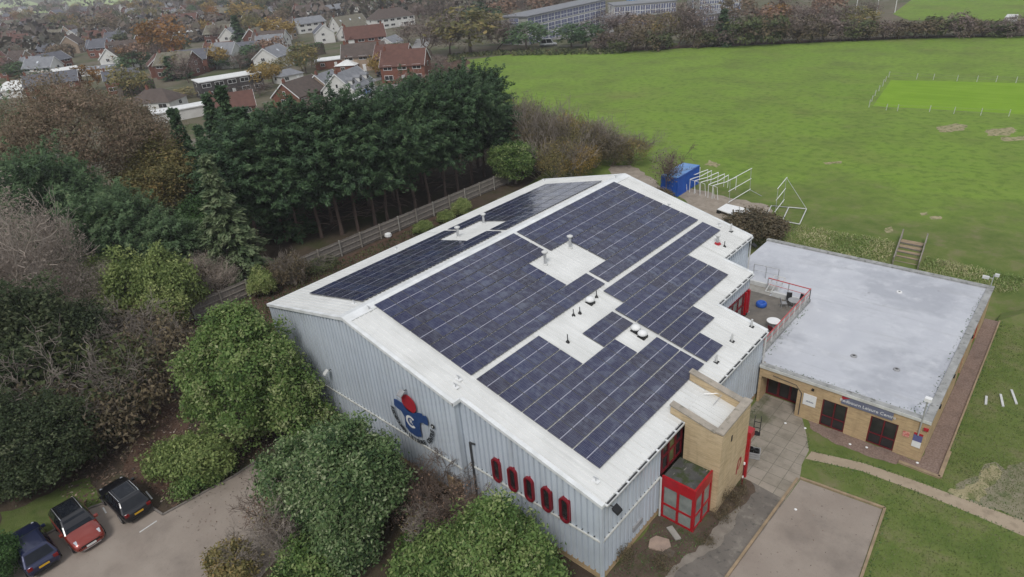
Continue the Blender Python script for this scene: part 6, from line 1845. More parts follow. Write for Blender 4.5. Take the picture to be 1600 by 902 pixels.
scatter('fallen_leaves', 'stray leaves blown over the pad, path and paved court', 'leaves', [[(24.6, 2), (29.8, 2), (29.2, 14.3), (24.7, 14)], [(20, 12.3), (24.3, 12.3), (23.6, 17.8), (20, 19.6)], [(22.4, 3), (24.1, 3), (24.2, 12), (22.8, 12)]], 130, .08, .6, F['leaf_litter'], 10, lift=(.016, .02))
scatter('verge_weeds', 'rough weeds along the verge behind the hall', 'weeds', [[(-28, 5), (-22, 5), (-22, 33), (-28, 33)]], 5000, .28, .3, F['dull_green'], 4, upright=True, lift=(0, .1))
scatter('bed_weeds', 'weeds and ground cover in the soil bed', 'weeds', [[(19.3, .6), (20.6, 1), (22, 5.0), (22.2, 8.5), (21.6, 6.3), (19.4, 6.2)]], 1500, .14, .35, F['ivy'], 5, upright=True, lift=(0, .05))
def bank_z(x, y):
    return 0.0 if y >= 54 else max(-1.15, -(54-y)*.19)
scatter('bank_grass', 'long straw streaked grass on the bank behind the flat roof', 'grass', [[(6, 47.5), (20.3, 48.8), (20.1, 53.4), (9, 52.6), (5, 51.5)], [(23.2, 48.8), (31.5, 48.5), (31.5, 51.5), (23.2, 51.8)]], 9000, .30, .2, F['straw'], 6, zf=bank_z, upright=True, lift=(.1, .3))
scatter('roof_moss', 'dark moss and debris gathered along the edges of the flat roof', 'moss', [[(19.6, 20.3), (29.2, 20.3), (29.2, 20.62), (19.6, 20.5)], [(18.98, 21), (19.5, 21), (19.3, 30), (18.98, 30)], [(28.2, 20.4), (29.25, 20.4), (29.25, 22.5)], [(29.0, 21), (29.3, 21), (29.3, 40), (29.1, 40)]], 420, .11, .6, F['yew'], 8, zf=lambda x, y: 3.06, lift=(.003, .02))
scatter('field_edge_growth', 'rough growth along the far field edge below the trees', 'undergrowth', [[(-110.59, 140.61), (-79.78, 151.66), (-84.69, 159.10), (-118.13, 149.17)], [(-121.71, 123.35), (-124.60, 134.65), (-112.41, 142.68), (-120.51, 148.64), (-133.87, 134.92)]], 5000, 1.0, .5, F['dull_green'], 7, upright=True, lift=(.1, .6))

# ------------------------------------------------------------------ far trees, hedgerow
def far_kind(name, key, seed, h=10, w=9, h0=1.2, n=520, size=.95, asp=.5, trunk=True, shell=.55, along=False, cat='tree', twig=False):
    cm = crown('crown', round_blobs(w, h, h0, 6, seed), n//16, 16, size, w*.07, F[key], seed, asp=asp, shell=shell, along_out=along)
    tm = twig_mesh('trunk', seed, h*.98, .40, M['twig_brown'], stems=1, levels=3, kids=6, r0=.22, rmin=.035, up=.5) if twig else trunk_mesh('trunk', h*.7, .22, M['bark'], seed, 6)
    return K(name, cat, cm, tm, h, w)
FK = {
    'bare': [far_kind('bare_tree', 'bare', 201, n=1500, size=.55, asp=.22, along=True, twig=True), far_kind('bare_tree', 'bare_pink', 202, n=1500, size=.55, asp=.22, along=True, twig=True)],
    'orange': [far_kind('autumn_tree', 'orange', 203, n=1100, size=.8), far_kind('autumn_tree', 'gold', 204, n=1000, size=.8)],
    'brown': [far_kind('autumn_tree', 'oak_brown', 205, n=1000, size=.8), far_kind('autumn_tree', 'redbrown', 206, n=1000, size=.8)],
    'olive': [far_kind('autumn_tree', 'olive', 207, n=1000, size=.8), far_kind('leafy_tree', 'dull_green', 208, n=1000, size=.8)],
    'dark': [far_kind('evergreen_tree', 'yew', 209, n=1100, size=.85), far_kind('evergreen_tree', 'cypress', 210, n=1100, size=.85)],
    'fir': [K('fir_tree', 'tree', conifer_crown('crown', 10, .6, 2.6, 110, 14, F['cypress'], 211, size=.9, asp=.35, droop=.3), trunk_mesh('trunk', 9, .2, M['bark'], 211, 0), 10, 5.2)],
    'hedge': [far_kind('hedgerow_bush', 'hedge_brown', 212, 5, 6, .0, 1300, .55, .35, cat='bush', along=True), far_kind('hedgerow_bush', 'bare', 213, 5, 6, .0, 1400, .5, .25, cat='bush', along=True, twig=True), far_kind('hedgerow_bush', 'dull_green', 214, 5, 6, .0, 1200, .6, cat='bush'), far_kind('hedgerow_bush', 'bare_pink', 215, 5, 6, 0, 1300, .5, .25, cat='bush', along=True, twig=True)],
}
NAMES = {'bare': ('bare brown winter tree', 'bare pinkish grey winter tree'), 'orange': ('orange autumn tree', 'golden autumn tree'), 'brown': ('brown leafed autumn tree', 'reddish brown autumn tree'), 'olive': ('olive autumn tree', 'dull green tree'), 'dark': ('dark evergreen tree', 'dark green evergreen tree'), 'fir': ('narrow dark fir tree',)}
def far(kind, i, t, w, label, group=None):
    ks = FK[kind]
    return ks[i % len(ks)].plant(t[0], t[1], t[2], w, label, group)
# named trees of the town
for k, i, t, w, lb in (
    ('orange', 0, (-262.12, 95.39, 16.18), 21, 'large glowing orange tree above the brick houses at upper left'),
    ('brown', 0, (-401.26, 118.58, 14.13), 21, 'broad pale orange brown tree at the far upper left of the town'),
    ('orange', 1, (-374.40, 192.23, 13.73), 22, 'golden brown tree at the top edge, right of the glowing orange one'),
    ('brown', 0, (-459.04, 192.06, 9.44), 18, 'brown tree at the top behind the glowing orange tree'),
    ('orange', 1, (-245.25, 138.82, 11.49), 17, 'golden twiggy tree beside the white houses left of the road'),
    ('fir', 0, (-255.11, 125.85, 13.46), 11, 'tall dark fir standing before the golden top edge tree'),
    ('dark', 0, (-242.38, 75.88, 6.38), 13, 'rounded dark evergreen in front of the white gabled house'),
    ('fir', 0, (-197.88, 71.41, 7.41), 9, 'dark pointed fir beside the long dormer roof, left one'),
    ('fir', 0, (-196.78, 75.19, 4.87), 8, 'dark pointed fir beside the long dormer roof, right one'),
    ('dark', 1, (-204.08, 89.96, 5.15), 11, 'dark evergreen behind the long dormer roof'),
    ('dark', 1, (-197.47, 94.48, 3.85), 8, 'small dark evergreen right behind the long dormer roof'),
    ('dark', 0, (-279.18, 48.18, 5.85), 12, 'dark evergreen among roofs at the left edge, first of two'),
    ('dark', 1, (-263.96, 50.59, 5.00), 13, 'dark evergreen among roofs at the left edge, second of two'),
    ('olive', 1, (-354.94, 113.44, 6.22), 11, 'green tree left of the glowing orange tree'),
    ('orange', 1, (-371.18, 101.47, 5.65), 7, 'small bright yellow tree by the tall gabled house'),
    ('olive', 0, (-165.83, 89.74, 5.02), 11, 'rounded olive green bush tree left of the brick bungalow'),
    ('dark', 0, (-198.99, 101.98, 6.53), 14, 'dark tree below the golden twiggy tree'),
    ('bare', 0, (-133.48, 106.45, 3.14), 7, 'bare brown tree in the garden beside the road bend'),
    ('bare', 1, (-177.06, 155.19, 7.70), 13, 'bare tree at the corner of the big hipped house'),
    ('bare', 0, (-140.07, 133.40, 14.65), 19, 'tall bare tree on the right of the town road'),
    ('olive', 0, (-131.79, 143.39, 14.32), 24, 'large olive brown tree at the left end of the field'),
    ('bare', 1, (-134.83, 137.31, 12.67), 17, 'bare pinkish tree between the road and the large olive tree'),
    ('bare', 0, (-124.11, 147.84, 11.88), 16, 'bare brown tree right of the large olive tree'),
    ('dark', 1, (-171.78, 192.34, 11.45), 17, 'dark green conifer crown at the top behind the olive tree'),
    ('dark', 0, (-114.91, 152.57, 8.27), 15, 'dark evergreen at the left end of the glazed school block'),
    ('dark', 0, (-102.28, 160.65, 7.01), 12, 'dark evergreen beside the white van, left of two'),
    ('dark', 1, (-95.50, 159.37, 7.98), 11, 'dark evergreen beside the white van, right of two'),
    ('bare', 0, (-110.01, 103.64, 5.75), 11, 'bare purple grey bush tree right of the road near the field'),
    ('bare', 1, (-93.20, 85.46, 5.70), 10, 'bare pinkish bush tree above the conifer belt'),
    ('bare', 1, (-114.80, 112.16, 4.60), 9, 'bare bush tree at the field corner by the road'),
    ('bare', 0, (-150.95, 65.11, 3.45), 12, 'bare grey tree in front of the long dormer roof'),
    ('olive', 0, (-159.70, 60.00, 2.45), 10, 'faded olive shrub tree beside the hipped bungalow'),
    ('bare', 1, (-102.00, 63.84, 3.89), 8, 'bare pink tree in front of the brick bungalow'),
    ('bare', 1, (-95.53, 64.61, 3.67), 7, 'bare pinkish tree in front of the grey dormer house'),
    ('bare', 0, (-137.69, 68.43, 3.67), 9, 'bare brown tree between long dormer roof and bungalow'),
    ('bare', 1, (-167.94, 104.31, 3.85), 8, 'bare pink tree beside the clipped hedge'),
    ('bare', 0, (-103.45, 177.62, 8.57), 14, 'bare tree in front of the right end of the glazed school block'),
    ('bare', 1, (-97.48, 181.61, 9.31), 13, 'bare pinkish tree in front of the low white school wing'),
    ('brown', 0, (-88.47, 180.09, 7.89), 12, 'brown tree in front of the low white school wing'),
    ('bare', 0, (-128.68, 161.13, 10.42), 14, 'bare tree at the left end of the glazed school block'),
    ('fir', 0, (-56.07, 172.52, 10.09), 9, 'dark fir among the trees along the far side of the field'),
    ('orange', 0, (-51.21, 200.14, 8.96), 11, 'orange tree at the top behind the hedgerow'),
    ):
    far(k, i, t, w, lb)
# trees and bushes along the far side of the field
hr = [(-86.17, 161.33, 6.71, 14.0, 'hedge', 0), (-78.27, 158.02, 6.49, 14.0, 'hedge', 1), (-74.06, 160.17, 6.62, 15.0, 'hedge', 0), (-71.48, 163.18, 4.86, 12.0, 'hedge', 2), (-87.78, 158.43, 5.22, 11.0, 'hedge', 3), (-79.86, 155.23, 3.62, 9.0, 'hedge', 2), (-53.9, 172.95, 6.63, 13.0, 'hedge', 1), (-50.83, 174.78, 7.8, 14.0, 'hedge', 2), (-47.79, 176.6, 7.26, 13.0, 'hedge', 0), (-44.77, 178.41, 7.73, 14.0, 'hedge', 2), (-41.43, 180.26, 7.19, 13.0, 'hedge', 0), (-37.95, 182.13, 7.32, 14.0, 'hedge', 1), (-34.5, 183.98, 7.11, 14.0, 'hedge', 0), (-31.25, 185.79, 6.75, 13.0, 'hedge', 3), (-28.03, 187.57, 6.05, 13.0, 'hedge', 1), (-24.68, 189.37, 5.53, 12.0, 'hedge', 2), (-21.37, 191.15, 5.0, 12.0, 'hedge', 0), (-18.24, 192.89, 4.98, 12.0, 'hedge', 3), (-15.13, 194.62, 4.63, 12.0, 'hedge', 0), (-11.91, 196.35, 4.12, 11.0, 'hedge', 1), (-8.45, 196.88, 4.72, 12.0, 'hedge', 0), (-5.45, 198.55, 5.34, 13.0, 'hedge', 2), (-2.25, 199.04, 6.08, 13.0, 'hedge', 3), (0.54, 200.66, 4.95, 12.0, 'hedge', 0), (3.78, 201.14, 3.96, 11.0, 'hedge', 1), (6.82, 201.58, 3.77, 11.0, 'hedge', 2), (9.81, 202.02, 5.12, 12.0, 'hedge', 3), (12.6, 203.6, 5.55, 13.0, 'hedge', 1), (-62.88, 168.68, 4.63, 11.0, 'hedge', 0), (-59.73, 170.56, 4.44, 10.0, 'hedge', 2)]
tr_ = [(-69.24, 169.92, 12.52, 13.0, 'bare', 0), (-64.62, 170.83, 13.07, 13.0, 'bare', 1), (-61.43, 172.72, 11.47, 12.0, 'bare', 0), (-72.9, 171.8, 9.53, 10.0, 'olive', 0), (-55.79, 188.19, 10.03, 12.0, 'bare', 0), (-52.28, 194.27, 8.84, 12.0, 'brown', 1), (-43.86, 195.49, 9.0, 12.0, 'bare', 1), (-39.38, 201.67, 8.69, 12.0, 'bare', 0), (-33.97, 205.17, 7.57, 11.0, 'bare', 1), (-28.69, 205.81, 7.12, 10.0, 'olive', 0), (-100.79, 193.74, 7.2, 11.0, 'bare', 1), (-95.96, 200.97, 8.08, 12.0, 'bare', 0), (-130.43, 212.13, 8.56, 13.0, 'bare', 0), (-163.23, 245.77, 9.31, 14.0, 'bare', 1), (-184.34, 245.58, 9.14, 14.0, 'brown', 1), (-198.09, 273.2, 8.64, 14.0, 'bare', 0), (-196.62, 245.47, 8.78, 15.0, 'bare', 1), (-183.55, 216.69, 10.23, 15.0, 'brown', 1), (-70.49, 213.64, 10.21, 12.0, 'brown', 0), (-55.61, 218.23, 9.92, 12.0, 'bare', 1), (-44.56, 225.65, 8.66, 12.0, 'brown', 1), (-34.71, 229.56, 7.37, 11.0, 'bare', 0)]
HL = ('brown hedgerow bush along the far side of the field', 'bare twiggy hedgerow bush along the far side of the field', 'dull green hedgerow bush along the far side of the field', 'pinkish bare hedgerow bush along the far side of the field')
town_trees = [(-434.5, 215.5, 8.5, 9.0, 'olive', 1), (-275.7, 56.7, 7.2, 6.1, 'olive', 0), (-247.8, 232.6, 8.7, 9.9, 'bare', 0), (-693.0, 132.4, 6.8, 5.8, 'dark', 0), (-470.0, 120.6, 9.9, 8.0, 'olive', 1), (-464.7, 78.5, 8.5, 8.7, 'bare', 0), (-291.6, 152.4, 12.2, 9.9, 'olive', 0), (-350.7, 125.6, 6.7, 7.5, 'bare', 0), (-640.4, 171.9, 10.8, 11.3, 'bare', 1), (-1118.6, 241.8, 10.2, 9.6, 'olive', 0), (-548.2, 167.0, 8.1, 6.6, 'dark', 0), (-592.9, 167.4, 10.4, 8.8, 'orange', 1), (-523.5, 128.9, 7.5, 7.1, 'dark', 0), (-334.3, 149.0, 8.9, 8.0, 'orange', 1), (-647.8, 250.8, 12.8, 13.0, 'orange', 1), (-517.2, 238.4, 11.7, 12.9, 'orange', 1), (-846.7, 295.1, 11.2, 10.1, 'orange', 1), (-609.6, 163.0, 9.8, 10.5, 'bare', 1), (-120.6, 96.8, 7.2, 6.7, 'orange', 1), (-298.8, 165.1, 7.3, 8.4, 'dark', 0), (-280.5, 161.1, 11.6, 10.0, 'brown', 0), (-282.8, 259.3, 8.2, 6.6, 'brown', 1), (-352.7, 112.3, 7.7, 7.1, 'olive', 1), (-202.9, 74.8, 8.2, 7.6, 'olive', 0), (-1095.3, 258.9, 6.0, 5.0, 'dark', 0), (-248.8, 88.4, 8.0, 7.1, 'bare', 1), (-438.4, 148.5, 10.0, 9.0, 'olive', 1), (-1171.8, 305.4, 6.0, 5.9, 'dark', 1), (-556.2, 105.9, 6.3, 5.4, 'brown', 1), (-249.5, 74.5, 8.5, 8.7, 'orange', 0), (-932.6, 297.7, 11.1, 9.3, 'brown', 0), (-191.2, 104.4, 9.3, 10.2, 'brown', 1), (-280.1, 46.7, 8.5, 8.1, 'bare', 1), (-399.8, 131.9, 7.4, 7.3, 'bare', 1), (-1278.8, 288.4, 9.0, 8.6, 'bare', 0), (-393.0, 227.0, 11.3, 9.6, 'bare', 1), (-498.3, 131.0, 9.5, 8.1, 'bare', 0), (-682.8, 266.1, 8.7, 8.7, 'bare', 0), (-362.9, 194.9, 9.1, 9.4, 'brown', 0), (-390.0, 200.1, 8.5, 9.5, 'dark', 0), (-370.8, 108.1, 7.6, 6.4, 'olive', 0), (-376.6, 142.7, 11.3, 11.6, 'bare', 0), (-349.4, 276.0, 10.6, 9.3, 'orange', 1), (-265.3, 54.0, 6.9, 7.5, 'olive', 1), (-300.6, 102.6, 5.9, 6.2, 'dark', 1), (-266.9, 139.4, 6.1, 5.2, 'olive', 0), (-1031.1, 302.4, 9.9, 11.2, 'bare', 1), (-921.1, 246.7, 12.2, 13.5, 'olive', 1), (-626.3, 203.3, 11.5, 11.9, 'bare', 0), (-319.9, 275.5, 8.9, 7.3, 'olive', 0), (-300.8, 68.0, 8.6, 8.6, 'brown', 0), (-624.4, 235.0, 11.4, 12.0, 'bare', 0), (-810.7, 236.6, 10.9, 10.3, 'bare', 1), (-558.6, 282.0, 10.4, 11.7, 'orange', 0), (-285.5, 52.0, 5.3, 4.7, 'brown', 0), (-308.7, 50.7, 6.1, 6.3, 'dark', 0), (-379.1, 235.7, 8.0, 7.9, 'dark', 0), (-292.8, 53.1, 8.0, 8.8, 'bare', 0), (-399.4, 143.8, 8.9, 8.3, 'dark', 0), (-739.3, 166.7, 11.9, 10.8, 'olive', 0), (-414.9, 121.7, 6.0, 5.4, 'orange', 1), (-330.1, 47.7, 8.3, 8.8, 'olive', 0), (-212.5, 73.2, 6.6, 6.0, 'bare', 0), (-191.0, 91.2, 5.6, 6.4, 'bare', 1), (-245.6, 220.7, 8.4, 8.0, 'bare', 1), (-600.0, 155.1, 12.0, 12.6, 'olive', 0), (-223.2, 122.7, 7.2, 8.2, 'bare', 1), (-612.9, 123.7, 7.2, 7.2, 'bare', 1), (-629.0, 156.7, 9.9, 8.1, 'brown', 0), (-308.2, 147.4, 9.0, 8.4, 'bare', 0), (-464.4, 282.5, 8.9, 8.3, 'olive', 1), (-1114.4, 295.4, 7.8, 7.9, 'dark', 0), (-1229.3, 291.1, 10.7, 11.8, 'olive', 1), (-478.0, 228.3, 8.4, 9.6, 'bare', 1), (-743.6, 296.4, 11.5, 11.3, 'bare', 0), (-288.6, 105.5, 9.2, 10.2, 'bare', 1), (-797.4, 271.3, 11.8, 9.7, 'olive', 0), (-521.7, 138.7, 6.3, 6.3, 'dark', 1), (-569.0, 184.3, 12.3, 11.3, 'olive', 1), (-508.0, 261.1, 10.4, 9.9, 'olive', 1), (-608.9, 279.6, 12.7, 11.6, 'orange', 1), (-207.4, 49.3, 8.1, 8.7, 'orange', 0), (-416.8, 141.4, 11.3, 12.7, 'bare', 0), (-589.0, 104.6, 12.8, 10.8, 'olive', 0), (-576.1, 261.5, 11.5, 10.0, 'olive', 1), (-430.9, 198.9, 11.6, 9.6, 'orange', 0), (-683.1, 285.0, 8.6, 9.1, 'brown', 0), (-592.7, 268.8, 10.2, 9.6, 'bare', 0), (-485.9, 211.5, 10.4, 8.6, 'dark', 0), (-571.1, 105.4, 7.0, 7.5, 'bare', 1), (-646.3, 178.3, 13.0, 11.4, 'bare', 1), (-669.3, 253.8, 11.0, 9.3, 'bare', 0), (-439.4, 270.7, 12.4, 13.7, 'bare', 0), (-327.8, 180.5, 8.1, 7.7, 'bare', 1), (-460.4, 152.3, 10.3, 9.8, 'brown', 0), (-1252.6, 255.1, 11.4, 9.6, 'bare', 1), (-1508.9, 310.3, 9.5, 9.3, 'brown', 0), (-596.7, 280.6, 11.2, 12.4, 'bare', 0), (-550.0, 122.8, 12.5, 11.7, 'bare', 1), (-671.2, 177.1, 6.3, 6.1, 'dark', 0), (-524.3, 227.6, 11.5, 9.6, 'bare', 0), (-1003.6, 252.5, 12.0, 12.2, 'olive', 1), (-157.5, 95.8, 9.4, 8.9, 'olive', 0), (-591.9, 259.4, 11.9, 11.6, 'orange', 0), (-393.2, 156.0, 10.7, 10.8, 'orange', 0), (-503.9, 201.3, 8.6, 7.7, 'olive', 0), (-332.6, 194.5, 9.8, 8.4, 'brown', 0), (-262.1, 249.7, 8.1, 8.3, 'dark', 1), (-549.1, 253.6, 8.5, 9.6, 'dark', 1), (-775.7, 251.6, 10.0, 11.3, 'brown', 0), (-552.2, 204.7, 8.6, 8.8, 'orange', 0), (-464.7, 264.3, 8.1, 8.7, 'olive', 1), (-535.3, 191.0, 6.3, 5.7, 'dark', 0), (-672.6, 145.7, 6.5, 6.9, 'dark', 0), (-453.1, 266.3, 8.7, 8.3, 'dark', 1), (-334.4, 81.1, 6.6, 7.2, 'brown', 0), (-309.0, 271.7, 8.8, 8.8, 'brown', 1), (-183.0, 94.8, 8.0, 7.7, 'bare', 0), (-678.5, 210.7, 6.4, 6.1, 'dark', 1), (-393.0, 245.5, 8.8, 9.8, 'bare', 1), (-267.9, 131.5, 8.8, 8.1, 'brown', 1), (-548.3, 194.8, 7.8, 7.4, 'olive', 1), (-271.1, 247.3, 9.3, 8.8, 'dark', 1), (-557.1, 96.5, 8.9, 9.7, 'brown', 0), (-301.7, 277.6, 8.2, 9.4, 'orange', 0), (-598.4, 135.4, 9.2, 8.1, 'dark', 1), (-732.9, 223.2, 11.5, 11.2, 'bare', 1), (-893.9, 208.8, 10.6, 11.3, 'orange', 1), (-699.7, 294.6, 7.1, 7.6, 'brown', 0), (-794.0, 175.4, 11.6, 11.8, 'orange', 0), (-770.3, 283.1, 10.2, 11.3, 'bare', 0), (-556.2, 222.7, 7.9, 9.0, 'brown', 1), (-164.0, 98.5, 5.4, 4.5, 'dark', 0), (-488.3, 130.1, 10.5, 11.0, 'olive', 0), (-487.8, 267.1, 11.9, 12.1, 'olive', 0), (-598.6, 249.9, 11.5, 12.0, 'bare', 1), (-1074.1, 286.1, 12.9, 13.6, 'bare', 1), (-145.0, 73.8, 7.1, 6.6, 'orange', 1), (-635.3, 290.3, 11.9, 9.8, 'bare', 1), (-468.6, 270.0, 9.2, 7.5, 'dark', 1), (-466.0, 191.2, 9.7, 8.0, 'olive', 0), (-417.0, 166.6, 9.1, 10.3, 'bare', 0), (-288.6, 132.7, 9.2, 9.2, 'bare', 1), (-361.3, 235.4, 6.6, 5.4, 'dark', 1), (-502.8, 187.5, 12.6, 10.6, 'olive', 0), (-337.0, 56.2, 7.9, 8.3, 'bare', 0), (-479.2, 270.6, 9.6, 8.5, 'olive', 1), (-678.9, 244.3, 13.0, 12.9, 'orange', 1), (-318.7, 259.7, 12.5, 11.5, 'olive', 0), (-698.3, 187.6, 6.0, 6.2, 'dark', 1), (-270.6, 107.9, 7.6, 6.4, 'olive', 1), (-278.3, 142.9, 5.1, 4.3, 'orange', 1), (-487.3, 175.7, 7.3, 7.1, 'bare', 1), (-515.7, 176.1, 9.7, 7.9, 'olive', 0), (-421.8, 262.0, 8.5, 7.0, 'bare', 0), (-481.6, 170.2, 6.8, 6.1, 'dark', 0), (-585.6, 268.3, 8.6, 8.2, 'orange', 0), (-434.5, 71.4, 8.7, 8.8, 'orange', 1), (-525.8, 164.9, 12.1, 13.1, 'brown', 1), (-553.5, 214.3, 8.9, 8.0, 'dark', 0), (-151.5, 80.7, 6.3, 6.3, 'orange', 1), (-1607.0, 330.9, 10.6, 10.9, 'bare', 1), (-600.1, 165.3, 10.4, 9.0, 'orange', 0), (-402.3, 218.2, 11.8, 11.0, 'olive', 1), (-285.7, 269.5, 9.1, 7.4, 'dark', 1), (-262.8, 91.3, 9.0, 9.4, 'olive', 0), (-301.0, 141.3, 5.9, 6.4, 'orange', 1), (-309.5, 156.2, 8.9, 9.4, 'brown', 0), (-272.6, 147.9, 5.7, 4.8, 'orange', 0), (-667.1, 280.5, 12.7, 13.5, 'bare', 1), (-241.7, 78.0, 9.9, 9.6, 'brown', 1), (-456.7, 76.7, 6.0, 6.0, 'bare', 1), (-388.4, 132.1, 6.1, 5.8, 'olive', 1), (-713.4, 249.9, 12.7, 11.7, 'brown', 0), (-517.8, 264.8, 7.7, 7.6, 'olive', 1), (-694.4, 176.0, 8.9, 10.1, 'brown', 0), (-272.7, 98.2, 6.3, 7.2, 'bare', 1), (-305.7, 43.4, 7.8, 6.6, 'olive', 0), (-552.6, 267.1, 8.5, 8.0, 'bare', 0), (-392.9, 236.2, 10.1, 9.4, 'brown', 0), (-508.9, 284.0, 6.0, 6.2, 'dark', 1), (-484.3, 221.1, 7.4, 6.2, 'olive', 1), (-1067.1, 296.9, 9.6, 10.4, 'brown', 0), (-917.4, 201.1, 9.6, 8.4, 'orange', 1), (-185.1, 70.7, 9.3, 9.0, 'bare', 1), (-175.9, 50.3, 9.2, 10.4, 'olive', 0), (-355.5, 207.8, 11.1, 9.0, 'olive', 1), (-310.9, 166.8, 8.1, 9.1, 'dark', 0), (-958.3, 276.5, 9.6, 9.4, 'orange', 1), (-269.9, 258.5, 8.3, 7.0, 'olive', 0), (-599.0, 176.2, 9.5, 8.5, 'bare', 1), (-643.5, 284.6, 7.5, 7.3, 'brown', 1), (-698.4, 250.2, 9.9, 10.3, 'orange', 1), (-202.4, 89.8, 8.4, 7.7, 'orange', 1), (-538.1, 261.9, 11.0, 9.5, 'dark', 1), (-334.4, 252.8, 13.0, 12.2, 'olive', 1), (-568.0, 201.2, 10.9, 10.6, 'olive', 0), (-1177.0, 290.6, 7.6, 7.2, 'olive', 0), (-372.7, 136.7, 6.7, 5.6, 'dark', 0), (-414.7, 90.1, 9.5, 7.8, 'bare', 1), (-590.1, 142.3, 8.3, 8.6, 'bare', 0), (-535.7, 287.6, 10.5, 12.1, 'brown', 0), (-1042.1, 271.1, 10.6, 11.9, 'brown', 1), (-319.8, 252.7, 7.3, 7.6, 'dark', 1), (-371.1, 60.5, 7.7, 7.6, 'dark', 0), (-459.0, 177.3, 7.5, 6.2, 'bare', 0), (-248.8, 239.2, 12.4, 13.8, 'bare', 1), (-412.5, 226.1, 10.5, 9.0, 'bare', 0), (-552.9, 116.6, 8.0, 8.7, 'olive', 0), (-231.4, 129.1, 6.6, 7.6, 'olive', 0), (-494.9, 216.8, 11.2, 10.4, 'bare', 0), (-933.8, 268.5, 8.6, 8.0, 'olive', 1), (-738.6, 207.4, 12.3, 10.4, 'bare', 1), (-564.6, 101.9, 7.7, 7.3, 'bare', 0), (-760.5, 268.1, 9.2, 10.0, 'brown', 1)]
